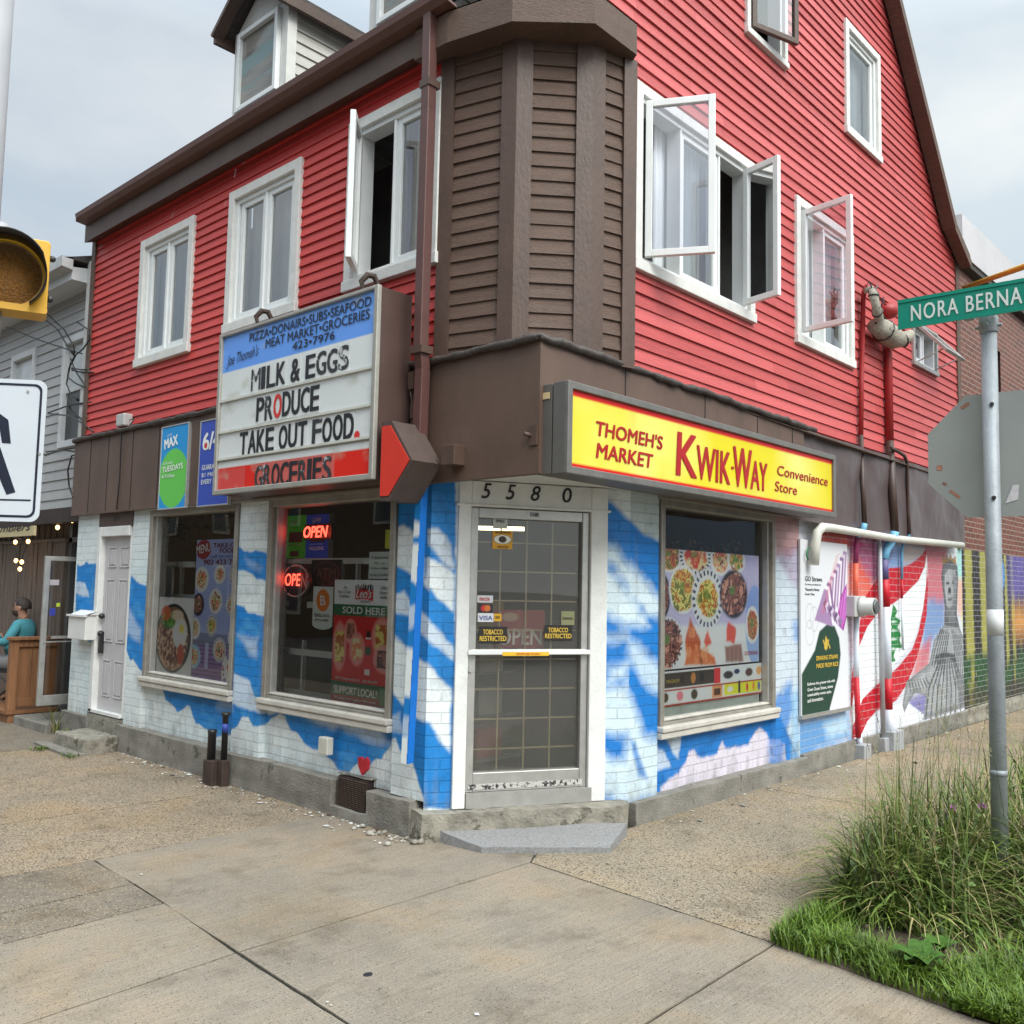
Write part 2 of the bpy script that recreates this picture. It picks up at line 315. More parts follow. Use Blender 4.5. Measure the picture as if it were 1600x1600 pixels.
# ------------------------------------------------------------------ shared materials
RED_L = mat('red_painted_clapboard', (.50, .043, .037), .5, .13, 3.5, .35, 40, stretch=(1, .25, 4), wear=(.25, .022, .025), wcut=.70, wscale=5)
RED_R = mat('sky_washed_red_clapboard', (.45, .070, .068), .5, .14, 3.5, .4, 40, stretch=(.25, 1, 4), wear=(.27, .035, .04), wcut=.665, wscale=6)  # sky sheen on this wall is mixed into its red; dark patches are wear
BROWN = mat('brown_paint', (.078, .045, .033), .5, .18, 5, .3, 50, stretch=(1, 1, .5), wear=(.12, .09, .08), wcut=.72, wscale=18)
BROWNW = mat('weathered_brown_wood', (.105, .062, .044), .62, .2, 7, .7, 70, stretch=(.4, .4, 5), wear=(.045, .032, .028), wcut=.63, wscale=9)
BROWNP = mat('brown_panel', (.105, .064, .047), .5, .22, 2.2, .25, 14, stretch=(1, 1, .6), wear=(.3, .27, .24), wcut=.755, wscale=26)
BROWNM = mat('brown_sheet_metal', (.085, .062, .062), .38, .1, 2, .15, 3)
GUT = mat('brown_aluminium_gutter', (.125, .058, .045), .4, .1, 5)
SPOUT = mat('brown_downspout', (.10, .043, .037), .45, .14, 6, .1, 30)
VINYL = mat('white_vinyl', (.72, .73, .72), .4, .05, 5)
CASE = mat('weathered_white_trim', (.62, .61, .58), .6, .1, 9, .25, 60, wear=(.27, .24, .2), wcut=.7, wscale=22)
ALU = mat('grey_aluminium', (.42, .41, .39), .38, .15, 9, .1, 60, metal=.55, wear=(.16, .13, .1), wcut=.7, wscale=16)
ALUD = mat('dull_bronze_aluminium', (.30, .275, .24), .45, .2, 8, .1, 40, metal=.4, wear=(.12, .09, .06), wcut=.68)
WHITE = mat('white_painted_wood', (.66, .66, .64), .5, .09, 7, .3, 40, wear=(.3, .28, .26), wcut=.72, wscale=18)
CONC = mat('stained_concrete', (.20, .185, .16), .85, .3, 5, .9, 70, wear=(.09, .085, .07), wcut=.6, wscale=4)
CONCS = mat('crumbling_concrete', (.24, .22, .18), .9, .35, 9, 1, 45, wear=(.11, .1, .075), wcut=.56, wscale=7)
BLACK = mat('black_plastic', (.02, .02, .022), .4, .2, 9)
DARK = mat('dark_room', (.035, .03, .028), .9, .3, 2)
SHOPW = mat('shop_wall', (.16, .12, .07), .8, .2, 2)
GLASS = glass('window_glass', base=.26); GLASSM = glass('bright_shop_glass', (.95, .97, .96), .085); GLASSS = glass('shop_glass', (.95, .97, .96), .045); GLASSD = glass('door_glass', (.82, .80, .75), .03, haze=.13)
LAV = glass('sash_glass', (.88, .87, .95), .19)
CURT = mat('pale_curtain', (.76, .79, .79), .8, .1, 3, stretch=(6, 6, .3))
SHING = mat('dark_shingles', (.07, .06, .058), .9, .35, 10, .8, 30)
INK = mat('black_ink', (.012, .012, .014), .5, 0); INKW = mat('white_ink', (.82, .82, .80), .5, 0); INKR = mat('red_ink', (.55, .02, .02), .5, 0)
INKY = mat('yellow_ink', (.75, .5, .06), .5, 0); INKB = mat('blue_ink', (.03, .06, .3), .5, 0); INKM = mat('maroon_ink', (.22, .01, .03), .5, 0)
PAINT = paint_mat('printed_sheet', .5); PAPER = paint_mat('paper_print', .7)
BRK = brick_mat('painted_brick', mfac=.84); BRKM = brick_mat('sprayed_brick', mfac=.7, mortar=(.55, .55, .56))
# ------------------------------------------------------------------ ground
TX = lambda t: None
def slab_mat(name, col, speck, var, streak=0, sp=.5, vsc=95):
    m = bpy.data.materials.new(name); m.use_nodes = True; t = m.node_tree; p = t.nodes['Principled BSDF']; p.inputs['Roughness'].default_value = .9; p.inputs['Specular IOR Level'].default_value = .25
    c = N(t, 'ShaderNodeTexCoord')
    big = N(t, 'ShaderNodeTexNoise'); big.inputs['Scale'].default_value = .9; big.inputs['Detail'].default_value = 6; big.inputs['Roughness'].default_value = .65; t.links.new(c.outputs['Object'], big.inputs['Vector'])
    a = ramp(t, big.outputs[0], [(.28, tuple(x*(1-var) for x in col)), (.5, col), (.68, (col[0]*(1+var*.8), col[1]*(1+var*.5), col[2]*(1+var*.2)))])
    sm = N(t, 'ShaderNodeTexNoise'); sm.inputs['Scale'].default_value = 95; sm.inputs['Detail'].default_value = 3; sm.inputs['Roughness'].default_value = .8; t.links.new(c.outputs['Object'], sm.inputs['Vector'])
    s2 = ramp(t, sm.outputs[0], [(.36, (1-sp*.75,)*3), (.5, (1, 1, 1)), (.66, (1+sp*.4,)*3)])
    q = N(t, 'ShaderNodeMixRGB', blend_type='MULTIPLY'); q.inputs[0].default_value = 1; t.links.new(a, q.inputs[1]); t.links.new(s2, q.inputs[2]); o = q.outputs[0]
    vo = N(t, 'ShaderNodeTexVoronoi'); vo.inputs['Scale'].default_value = vsc; t.links.new(c.outputs['Object'], vo.inputs['Vector'])
    cc = N(t, 'ShaderNodeSeparateColor'); t.links.new(vo.outputs['Color'], cc.inputs[0])
    k = ramp(t, cc.outputs[0], [(.0, (0, 0, 0)), (1-speck, (0, 0, 0)), (1-speck+.02, (1, 1, 1))])
    d = ramp(t, cc.outputs[1], [(0, (.03, .028, .025)), (.45, (.085, .075, .06)), (.6, (.28, .20, .125)), (1, (.38, .33, .26))])
    q2 = N(t, 'ShaderNodeMixRGB'); t.links.new(k, q2.inputs[0]); t.links.new(o, q2.inputs[1]); t.links.new(d, q2.inputs[2])
    st = N(t, 'ShaderNodeTexNoise'); st.inputs['Scale'].default_value = 2.6; st.inputs['Detail'].default_value = 5; st.inputs['Roughness'].default_value = .7; t.links.new(c.outputs['Object'], st.inputs['Vector'])
    stn = ramp(t, st.outputs[0], [(.52, (1, 1, 1)), (.70, (.62, .60, .57))])
    q4 = N(t, 'ShaderNodeMixRGB', blend_type='MULTIPLY'); q4.inputs[0].default_value = .8; t.links.new(q2.outputs[0], q4.inputs[1]); t.links.new(stn, q4.inputs[2]); o = q4.outputs[0]
    ru = N(t, 'ShaderNodeTexNoise'); ru.inputs['Scale'].default_value = 1.15; ru.inputs['Detail'].default_value = 7; ru.inputs['Roughness'].default_value = .62; ru.inputs['Distortion'].default_value = .6; t.links.new(c.outputs['Object'], ru.inputs['Vector'])
    rut = ramp(t, ru.outputs[0], [(.40, (.93, .95, .98)), (.52, (1, 1, 1)), (.62, (1.03, .97, .88))])
    q5 = N(t, 'ShaderNodeMixRGB', blend_type='MULTIPLY'); q5.inputs[0].default_value = .9; t.links.new(o, q5.inputs[1]); t.links.new(rut, q5.inputs[2]); o = q5.outputs[0]
    fl_ = N(t, 'ShaderNodeTexNoise'); fl_.inputs['Scale'].default_value = 22; fl_.inputs['Detail'].default_value = 2; t.links.new(c.outputs['Object'], fl_.inputs['Vector'])
    flt = ramp(t, fl_.outputs[0], [(.70, (1, 1, 1)), (.76, (.6, .58, .55))]); q6 = N(t, 'ShaderNodeMixRGB', blend_type='MULTIPLY'); q6.inputs[0].default_value = 1; t.links.new(o, q6.inputs[1]); t.links.new(flt, q6.inputs[2]); o = q6.outputs[0]
    bh = sm.outputs[0]
    if streak:
        mp = N(t, 'ShaderNodeMapping'); mp.inputs['Scale'].default_value = (3, 130, 1); mp.inputs['Rotation'].default_value = (0, 0, R_(-4)); t.links.new(c.outputs['Object'], mp.inputs[0])
        w = N(t, 'ShaderNodeTexNoise'); w.inputs['Scale'].default_value = 1; w.inputs['Detail'].default_value = 2; t.links.new(mp.outputs[0], w.inputs['Vector'])
        g = ramp(t, w.outputs[0], [(.35, (.82, .82, .82)), (.6, (1.06, 1.06, 1.06))])
        q3 = N(t, 'ShaderNodeMixRGB', blend_type='MULTIPLY'); q3.inputs[0].default_value = streak; t.links.new(o, q3.inputs[1]); t.links.new(g, q3.inputs[2]); o = q3.outputs[0]
    t.links.new(o, p.inputs['Base Color'])
    bn = N(t, 'ShaderNodeBump'); bn.inputs['Strength'].default_value = .5; bn.inputs['Distance'].default_value = .004; t.links.new(bh, bn.inputs['Height']); t.links.new(bn.outputs[0], p.inputs['Normal']); return m
LIGHTC = slab_mat('broomed_concrete', (.235, .199, .158), .08, .24, .8, .26, 230)
DARKC = slab_mat('old_grey_concrete', (.18, .152, .12), .18, .2, 0, .5, 150)
AGG = slab_mat('tan_exposed_aggregate', (.265, .208, .148), .34, .22, 0, .45, 125)
AGGG = slab_mat('worn_exposed_aggregate', (.272, .222, .160), .32, .22, 0, .45, 125)
ASPH = mat('asphalt', (.05, .05, .052), .9, .3, 3, .6, 120)
JOINT = mat('joint_dirt', (.045, .042, .032), .95, .4, 20)
mk('ground', MB().quad((-400, -400, -.16), (400, -400, -.16), (400, 400, -.16), (-400, 400, -.16)), ASPH, kind='structure')
mk('sidewalk_base', MB().box((-3, -1.2, -.15), (60, 60, -.012)), JOINT, kind='structure')
sl = MB(); G = .005
def slab(pts, m, dz=0):
    P = [Vector((x, y, 0)) for x, y in pts]; c = sum(P, Vector())/len(P); n = len(P); Q = []
    for i in range(n):
        a, b, d = P[i-1], P[i], P[(i+1) % n]; e1 = (b-a).normalized(); e2 = (d-b).normalized(); nn = (Vector((-e1.y, e1.x, 0))+Vector((-e2.y, e2.x, 0)))
        nn = nn/(nn.length**2/2) if nn.length > .1 else nn; Q.append(b+nn*G)
    E = []
    for a, b in zip(Q, Q[1:]+Q[:1]):                       # worn, slightly chipped edges
        k = max(1, int((b-a).length/.07)); nn = Vector((-(b-a).y, (b-a).x, 0)).normalized()
        for i in range(k): E.append(a.lerp(b, i/k)+nn*(abs(random.gauss(0, .0022))+(.009*random.random() if random.random() < .04 else 0)))
    sl.prism([(q.x, q.y, dz-.008) for q in E], (0, 0, .008), m)
slab([(2.44, 5.02), (2.35, 3.78), (4.33, 3.78), (4.6, 3.95), (4.15, 4.7), (4.15, 5.57), (2.48, 5.59)], 0)
slab([(2.35, 3.78), (2.28, 2.89), (2.22, 2.07), (4.2, 2.12), (4.33, 3.78)], 0)
slab([(-1, 3.6), (2.34, 3.78), (2.43, 4.61), (-1, 4.56)], 0); slab([(-1, 4.56), (2.43, 4.61), (2.46, 5.02), (-1, 5.0)], 1); slab([(-1, 5.0), (2.46, 5.02), (2.48, 5.59), (-1, 5.72)], 1)
slab([(-1, 5.72), (2.48, 5.59), (4.15, 5.55), (4.15, 6.72), (-1, 6.95)], 2); slab([(-1, 6.95), (4.15, 6.72), (4.15, 9.6), (-1, 9.6)], 2); slab([(-1, 9.6), (4.15, 9.6), (4.15, 11.6), (-1, 11.6)], 1); slab([(-1, 11.6), (4.15, 11.6), (4.15, 40), (-1, 40)], 1)
slab([(-1, 2.0), (2.22, 2.07), (2.34, 3.78), (-1, 3.6)], 0); slab([(-1, -1.2), (2.15, -1.2), (2.22, 2.07), (-1, 2.0)], 0); slab([(2.15, -1.2), (4.05, -1.2), (4.05, 1.2), (4.2, 2.12), (2.22, 2.07)], 0)
slab([(4.2, 2.12), (7.4, 2.2), (7.4, 3.85), (5.3, 3.85), (4.6, 3.95), (4.33, 3.78)], 3); slab([(7.4, 2.2), (10.6, 2.2), (10.6, 3.85), (7.4, 3.85)], 3); slab([(10.6, 2.2), (14, 2.2), (14, 3.85), (10.6, 3.85)], 2); slab([(14, 2.2), (40, 2.2), (40, 3.85), (14, 3.85)], 2)
mk('sidewalk', sl, [LIGHTC, DARKC, AGG, AGGG], kind='structure')
# ------------------------------------------------------------------ the corner store
store = thing('corner_store', (5.5, 5.5, 0), 'red clapboard corner store with cloud mural ground floor and brown corner turret', 'building')
# --- siding made of real overlapping boards
def siding(mb, F, z0, z1, e, holes, rng_, m=0, ob=.02, ot=.004, wob=.0025, nm=1):
    z = z0
    while z < z1-1e-4:
        zb = min(z+e, z1); j = random.uniform(-wob, wob)
        cuts = sorted({z, zb, *[h for hs in holes for h in hs[2:4] if z < h < zb]})
        for a, b in zip(cuts[:-1], cuts[1:]):
            for i0, i1 in [(rng_(a), rng_(b))]:
                segs = [(i0[0], i0[1], i1[0], i1[1])]
                for hs in holes:
                    if hs[2] < (a+b)/2 < hs[3]:
                        ns = []
                        for (p0, p1, q0, q1) in segs:
                            if hs[1] <= min(p0, q0) or hs[0] >= max(p1, q1): ns.append((p0, p1, q0, q1)); continue
                            if hs[0] > p0: ns.append((p0, hs[0], q0, hs[0]))
                            if hs[1] < p1: ns.append((hs[1], p1, hs[1], q1))
                        segs = ns
                oa = ob+(ot-ob)*(a-z)/e+j; oo = ob+(ot-ob)*(b-z)/e+j
                cut = []
                for (p0, p1, q0, q1) in segs:           # boards are butted end to end
                    x = p0+random.uniform(.4, 3.2)
                    while p1-x > .3: cut.append((p0, x-.001, q0, x-.001)); p0 = q0 = x+.001; x += random.uniform(1.6, 3.4)
                    cut.append((p0, p1, q0, q1))
                for (p0, p1, q0, q1) in cut:
                    m = random.choices(range(nm), (6, 2, 2)[:nm])[0]
                    if p1-p0 < .005: continue
                    mb.quad(F.p(p0, a, oa), F.p(p1, a, oa), F.p(q1, b, oo), F.p(q0, b, oo), m)
                    if a == z: mb.quad(F.p(p0, a, -.002), F.p(p1, a, -.002), F.p(p1, a, oa), F.p(p0, a, oa), m)
        z = zb
HL = [(-9.0, -8.09, 3.88, 5.03), (-7.29, -6.35, 3.93, 5.06), (-5.55, -4.68, 3.95, 5.12)]
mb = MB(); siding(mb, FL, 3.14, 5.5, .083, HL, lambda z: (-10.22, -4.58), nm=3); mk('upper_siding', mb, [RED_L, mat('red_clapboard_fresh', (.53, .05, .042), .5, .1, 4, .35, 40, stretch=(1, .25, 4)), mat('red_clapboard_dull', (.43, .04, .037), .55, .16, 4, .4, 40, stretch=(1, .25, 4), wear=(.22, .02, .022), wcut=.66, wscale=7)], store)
HRg = [(5.56, 7.22, 4.11, 5.4), (8.22, 9.4, 4.12, 5.4), (9.42, 10.22, 6.66, 7.78), (7.23, 7.9, 6.72, 7.9), (11.3, 12.06, 4.48, 4.94)]
def grng(z):
    lo = 5.05 if z < 5.5 else 4.3+(z-5.5)/.95
    hi = 12.93 if z < 6.2 else 12.93-(z-6.2)*1.5 if z < 6.55 else 12.4-(z-6.55)/1.13
    return (lo, max(hi, lo+.001))
mb = MB(); siding(mb, FR, 3.14, 10.4, .104, HRg, grng, nm=3); mk('gable_siding', mb, [RED_R, mat('sky_washed_clapboard_pale', (.52, .092, .092), .5, .1, 4, .4, 40, stretch=(.25, 1, 4), wear=(.32, .05, .05), wcut=.69, wscale=9), mat('sky_washed_clapboard_dark', (.41, .06, .06), .55, .18, 4, .5, 40, stretch=(.25, 1, 4), wear=(.24, .03, .035), wcut=.62, wscale=7)], store)  # board tones vary at random around the red with sky sheen painted in
mb = MB(); mb.fb(FL, -10.31, -10.22, 3.17, 5.46, -.02, .03); mk('corner_board', mb, BROWNW, store)
mb = MB(); mb.fb(FR, 12.93, 13.06, 2.3, 6.2, -.05, .03); mk('corner_board', mb, BROWNW, store)
# --- painted brick
BLUE = (0, 126, 204); PALE = (222, 228, 228); LB = (120, 175, 215)
def bluewhite(c):
    c.grain(.05, .5, 5); k = vnoise(c.S, c.Z, .35, 8); c.blend((k-.45)*2.2, (176, 212, 220), .45)
LW = Canvas(FL, -10.31, -4.61, .24, 2.40, .0095, 0, PALE); bluewhite(LW)
CW = Canvas(FC, 0, LC, .165, 2.40, .0095, 0, PALE); bluewhite(CW)
RW = Canvas(FR, 5.5, 8.23, .13, 2.42, .0095, 0, PALE); bluewhite(RW)
SOFTA = .008
def both(cs, pts, col, soft=SOFTA, a=1, wob=.012):
    for c in cs: c.poly(pts, col, soft, a, wob, .09)
B1 = [(120.5, 881), (125, 885), (130, 883), (135, 877), (139, 881), (152, 881), (147, 1006), (139, 1003), (134, 995), (117, 995)]
B2 = [(205, 899), (213, 909), (223, 914), (236, 918), (234, 974), (225, 1053), (215.5, 1042), (207.6, 1029), (203.7, 1032), (196, 1011), (198.4, 964), (201, 927)]
B3 = [(236, 1050), (236, 1063.6), (246.5, 1073), (251.7, 1094), (258.7, 1099.5), (265.7, 1106.5), (270, 1115), (278, 1110), (285, 1103), (290, 1105.6), (293.7, 1118.7), (299, 1131), (320, 1143), (330.5, 1152), (348, 1150), (356.7, 1146.7), (362, 1139.7), (370.7, 1134.5), (379.5, 1119.6), (388, 1120.5), (395, 1134.5), (405.7, 1134.5), (414.5, 1124), (430, 1116), (437, 1119.6), (440, 1127), (447, 1142), (456, 1146), (466, 1161), (481, 1172), (492, 1172), (501, 1181), (512.5, 1191), (520, 1204), (535, 1211), (544, 1200), (554, 1193), (561, 1194), (567, 1204), (580, 1185), (587.5, 1187), (599, 1170), (612, 1164), (615, 1110), (400, 1060)]
B4 = [(372, 852), (382, 861), (390, 863), (400, 859), (420, 866), (418, 910), (401, 903), (392.5, 896), (380, 889.5), (370, 891.5)]
B5 = [(368, 944), (382, 948), (387, 957), (401, 959.5), (416, 963), (412, 1100), (360, 1100), (364, 1050)]
for b in (B1, B2, B3, B4, B5): LW.poly(b, BLUE, .008, 1, .012, .08)
for w_, a in (([(116, 910), (125, 909), (133, 913), (138, 923), (139, 932), (129, 931), (116, 927)], .8), ([(198, 951), (205, 953), (213, 974), (221, 982), (219, 1003), (210, 998), (199, 990)], .5),
              ([(466, 1114), (494, 1112), (511, 1117), (527, 1136), (512, 1140), (475, 1125)], .75), ([(516, 1116), (556, 1127), (580, 1136), (604, 1164), (587, 1168), (531, 1142)], .6),
              ([(365, 1050), (373, 1056), (390, 1064), (396, 1084), (403, 1094), (420, 1105), (424, 1111), (414, 1118), (363, 1099)], .85), ([(369, 990), (392.5, 999), (403, 997), (401, 1029), (390, 1024), (382, 1005)], .6), ([(382, 870), (398, 880), (410, 886), (405, 892), (388, 884)], .35), ([(340, 1085), (362, 1092), (364, 1110), (330, 1108)], .35)):
    LW.poly(w_, (214, 226, 236), .03 if a < .8 else .012, a, .02, .09)
k = np.clip((vnoise(LW.S*1.5, LW.Z*3, .25, 44)-.52)*4, 0, 1)*((LW.c[..., 0] < .1)); LW.blend(k, (80, 170, 222), .55)
both((LW, CW), [(600, 735), (712, 735), (712, 1265), (661, 1262), (660, 1246), (644, 1192), (631, 1189), (617, 1155), (609, 1160), (604, 1000)], (0, 122, 196))
for w_, a in (([(622, 824), (631, 821), (641, 826), (652.6, 838), (652.6, 848), (661, 855), (664, 909), (647.5, 898.6), (615, 882)], 1), ([(669, 826), (685, 824), (698, 836), (706.5, 855), (708, 888), (688, 875), (669, 851)], .8), ([(669, 872), (681, 875), (710, 899), (710, 959), (691, 942.5), (664, 912)], 1),
              ([(615, 929), (631, 924), (642, 939), (644, 963), (615, 956)], .8), ([(644, 951), (654, 949), (678, 976), (708, 1010), (708, 1030), (681, 1010), (652.6, 983)], .75), ([(613, 991), (634, 1010), (647.5, 1027), (678, 1044), (695, 1071), (705, 1077), (704, 1180), (671, 1131.5), (647.5, 1121), (636, 1104.5), (612, 1081)], 1), ([(610, 1118), (624, 1115), (631, 1145), (608, 1142)], .5)):
    both((LW, CW), w_, PALE, .014, a, .02)
LW.poly([(580, 1206), (607, 1160), (617, 1153), (631, 1189), (644, 1192), (661, 1246), (663, 1260), (540, 1222), (567, 1206)], PALE, .008, 1, .01)
# right hand side of the door and the wall below the right window
SKYB = (12, 118, 198)
both((CW, RW), [(925, 775), (955, 785), (1005, 830), (1040, 850), (1040, 1260), (925, 1260)], SKYB, .02)
for w_, a in (([(945, 851), (960, 851), (980.6, 878), (1007.6, 908.6), (1034, 939), (1036, 966), (1010, 960), (985, 930), (960, 885), (938, 870)], .95), ([(938, 886), (947, 888), (964, 895), (977, 919), (1014, 979.5), (980.6, 976), (938, 956)], 1), ([(938, 993), (977, 993), (997.5, 1006.5), (1036, 1043.6), (1036, 1087), (1011, 1074), (984, 1037), (980.6, 1000), (938, 1003)], .75), ([(950, 1043.6), (980.6, 1037), (980.6, 1060.5), (950, 1067)], .85),
              ([(938, 1081), (980.6, 1070.6), (994, 1114.5), (1007.6, 1148), (1036, 1155), (1036, 1245), (980.6, 1255), (938, 1245), (938, 1179), (977, 1192), (980.6, 1148), (938, 1145)], .95)):
    both((CW, RW), w_, (210, 226, 232), .05, a, .035)
both((CW, RW), [(984, 1155), (992, 1160), (1011, 1216), (998, 1214)], SKYB, .025, .8)
RW.poly([(1030, 1120), (1250, 1080), (1250, 1220), (1030, 1270)], SKYB, .01)
for w_, a, c_ in (([(1042, 1140), (1066, 1138), (1072, 1150), (1068, 1186), (1060, 1180), (1050, 1158)], .7, PALE), ([(1030, 1168), (1046, 1176), (1056, 1198), (1030, 1206)], .65, PALE), ([(1120, 1126), (1165, 1122), (1172, 1134), (1140, 1145)], .3, (190, 180, 215)),
                  ([(1040, 1232), (1052, 1220), (1068, 1210), (1080, 1190), (1084, 1175), (1092, 1173), (1100, 1186), (1128, 1180), (1132, 1168), (1136, 1160), (1142, 1170), (1176, 1165), (1186, 1148), (1194, 1138), (1204, 1146), (1210, 1156), (1218, 1156), (1226, 1164), (1228, 1190), (1212, 1202), (1040, 1245)], .95, (222, 212, 222))):
    RW.poly(w_, c_, .014, a, .015)
RW.poly([(1206, 800), (1258, 800), (1258, 1205), (1206, 1090)], (196, 206, 216), .02)
for w_, a, c_ in (([(1206, 800), (1255, 800), (1255, 850), (1235, 870), (1212, 868)], .75, (172, 105, 98)), ([(1212, 868), (1255, 850), (1255, 930), (1232, 905)], .5, (150, 110, 150)), ([(1208, 1090), (1222, 1080), (1236, 1060), (1240, 1110), (1226, 1150), (1224, 1200), (1208, 1200)], .8, SKYB), ([(1238, 970), (1252, 965), (1252, 1010), (1240, 1000)], .5, SKYB), ([(1236, 1080), (1250, 1070), (1250, 1200), (1236, 1190)], .6, (120, 180, 220))):
    RW.poly(w_, c_, .045, a, .03)
RW.poly([(945, 755), (1060, 755), (1040, 790), (1031, 845), (1005, 835), (965, 790)], (188, 200, 200), .02, .8)
for c, ps in ((LW, ((-10.31, -9.77), (-9.0, -8.64), (-7.02, -6.58), (-4.96, -4.61))), (RW, ((5.5, 5.88), (7.74, 8.23)))):
    c.off[:] = -.045
    for a, b in ps: c.off[(c.S >= a) & (c.S <= b)] = 0
for c in (LW, CW, RW):
    g_ = np.exp(-(c.Z-c.z0)/.10)*np.clip((vnoise(c.S*1.6, c.Z*.5, .1, 61)-.3)*2.6, 0, 1); c.blend(g_, (120, 112, 96), .55)
    k_ = np.clip((vnoise(c.S*6, c.Z*.35, .5, 71)-.62)*5, 0, 1)*np.clip((vnoise(c.S, c.Z, .6, 72)-.4)*4, 0, 1); c.blend(k_, (150, 146, 136), .28)
for c in (LW, CW, RW): c.c *= (1-.22*np.clip((vnoise(c.S, c.Z, .12, 31)-.6)*5, 0, 1))[..., None]
HW1, HW2, HD = (-8.63, -7.03, .74, 2.335), (-6.57, -4.97, .73, 2.335), (-9.76, -9.01, .2, 2.36); HWR = (5.89, 7.73, .64, 2.36)
LW.mesh('brick_wall', BRK, store, [HW1, HW2, HD]); RW.mesh('brick_wall', BRK, store, [HWR]); CW.mesh('brick_wall', BRK, store, [(.19, 1.29, .1, 2.38)])
# --- the mural on the long side wall
MW = Canvas(FR, 8.23, 13.09, .12, 2.40, .0095, -.02, (205, 206, 214)); MW.grain(.05, .4, 2)
def Mz(pts): return [(1230+x/4, 800+y/4) for x, y in pts]
def mp_(pts, col, soft=.01, a=1, wob=0): MW.poly(Mz(pts), col, soft, a, wob, .1)
mp_([(60, 1290), (390, 1235), (400, 1420), (60, 1560)], (70, 140, 200), .06, .9, .05); mp_([(230, 1330), (380, 1260), (390, 1380), (250, 1420)], (190, 215, 230), .06, .8, .05)
mp_([(190, 90), (470, 130), (470, 240), (200, 190)], (178, 74, 62), .03, 1); mp_([(385, 130), (640, 150), (640, 420), (500, 480), (385, 330)], (150, 45, 95), .09, .9, .05); mp_([(380, 330), (440, 300), (560, 480), (500, 640), (380, 520)], (214, 88, 62), .08, .9, .04)
mp_([(570, 160), (880, 200), (860, 330), (640, 400), (590, 300)], (120, 150, 200), .09, .95, .06); mp_([(720, 190), (880, 215), (830, 310), (720, 340)], (196, 172, 150), .07, .7)
mp_([(560, 150), (600, 150), (660, 250), (600, 400), (560, 420)], (90, 60, 120), .05, .7)
mp_([(380, 640), (500, 560), (420, 900), (385, 900)], (205, 175, 190), .05, .8)
mp_([(860, 200), (1000, 220), (980, 620), (870, 560)], (196, 92, 104), .06, .9, .03); mp_([(870, 540), (990, 560), (980, 720), (920, 800), (840, 960), (850, 700)], (105, 140, 190), .07, .9, .05); mp_([(820, 860), (900, 780), (880, 1000), (780, 1030)], (200, 90, 92), .05, .8)
mp_([(740, 1160), (880, 1120), (860, 1290), (790, 1270)], (90, 80, 160), .06, .8, .03)
mp_([(872, 250), (880, 400), (850, 600), (800, 780), (740, 870), (660, 960), (560, 1060), (470, 1180), (430, 1330), (396, 1330), (400, 1100), (420, 950), (450, 840), (500, 720), (560, 640), (680, 560), (820, 430)], (226, 230, 232), .008)
mp_([(620, 1215), (740, 1180), (860, 1270), (850, 1300), (450, 1400), (500, 1300)], (222, 226, 232), .01)
FLAG = (186, 12, 34)
mp_([(490, 530), (545, 440), (600, 390), (640, 350), (720, 345), (780, 320), (830, 280), (867, 235), (873, 252), (860, 340), (820, 430), (740, 510), (680, 560), (620, 600), (560, 640), (500, 720), (450, 840), (440, 960), (430, 1060), (410, 1180), (394, 1290), (400, 1050), (420, 900), (440, 820), (455, 680)], FLAG, .006)
mp_([(868, 450), (874, 330), (880, 480), (872, 640), (850, 760), (815, 900), (780, 1000), (740, 1090), (680, 1180), (620, 1215), (560, 1240), (500, 1310), (460, 1400), (405, 1415), (410, 1340), (440, 1260), (470, 1170), (560, 1080), (620, 1040), (700, 960), (780, 860), (820, 750), (850, 600)], FLAG, .006)
mp_([(660, 570), (690, 620), (676, 650), (708, 680), (690, 720), (714, 770), (700, 800), (722, 850), (682, 850), (665, 900), (680, 930), (650, 942), (602, 920), (640, 885), (603, 870), (640, 838), (613, 820), (645, 780), (628, 760), (655, 720), (630, 690), (650, 650)], (20, 118, 50), .006, 1, .012)
for z in (690, 745, 800, 860): mp_([(640, z), (662, z-14), (690, z-4), (664, z+4)], (220, 228, 226), .006, .7)
# generic grey robed statue in front of a yellow wood
mp_([(1060, 200), (1300, 240), (1300, 900), (1120, 800), (1070, 600)], (208, 206, 150), .06, 1, .05); mp_([(1060, 200), (1160, 225), (1110, 420), (1060, 420)], (150, 205, 205), .06, .9); mp_([(1110, 700), (1300, 600), (1300, 1180), (1150, 1100)], (206, 200, 60), .05, .9, .04); mp_([(1060, 420), (1120, 420), (1110, 640), (1066, 640)], (214, 150, 150), .06, .7)
mp_([(1100, 820), (1220, 900), (1220, 1210), (1130, 1240)], (96, 62, 42), .04, .95, .04)
for x, y, l, d in [(1215, 235+q*46, random.uniform(50, 120), random.uniform(-40, 30)) for q in range(16)]:
    MW.line(Mz([(x, y), (x-l*.5, y+d*.3-10), (x-l, y+d)]), .045-.0012*(y-235)/46, (26, 24, 24), 1, .006, True); MW.line(Mz([(x-l*.4, y+d*.2), (x-l*.7, y-28)]), .02, (26, 24, 24), 1, .006, True)
mp_([(1180, 240), (1262, 250), (1262, 1210), (1190, 1210), (1206, 700)], (28, 25, 25), .02, 1, .05)
STG = [(985, 700), (1020, 690), (1075, 718), (1108, 800), (1128, 1000), (1136, 1215), (850, 1300), (868, 1150), (800, 1130), (760, 1190), (732, 1255), (720, 1205), (745, 1060), (800, 1015), (888, 945), (918, 800)]
mp_([(962, 400), (975, 320), (1000, 290), (1040, 290), (1064, 340), (1068, 420), (1060, 640), (1078, 725), (980, 705), (985, 600)], (104, 106, 110), .008); mp_(STG, (168, 171, 174), .008)
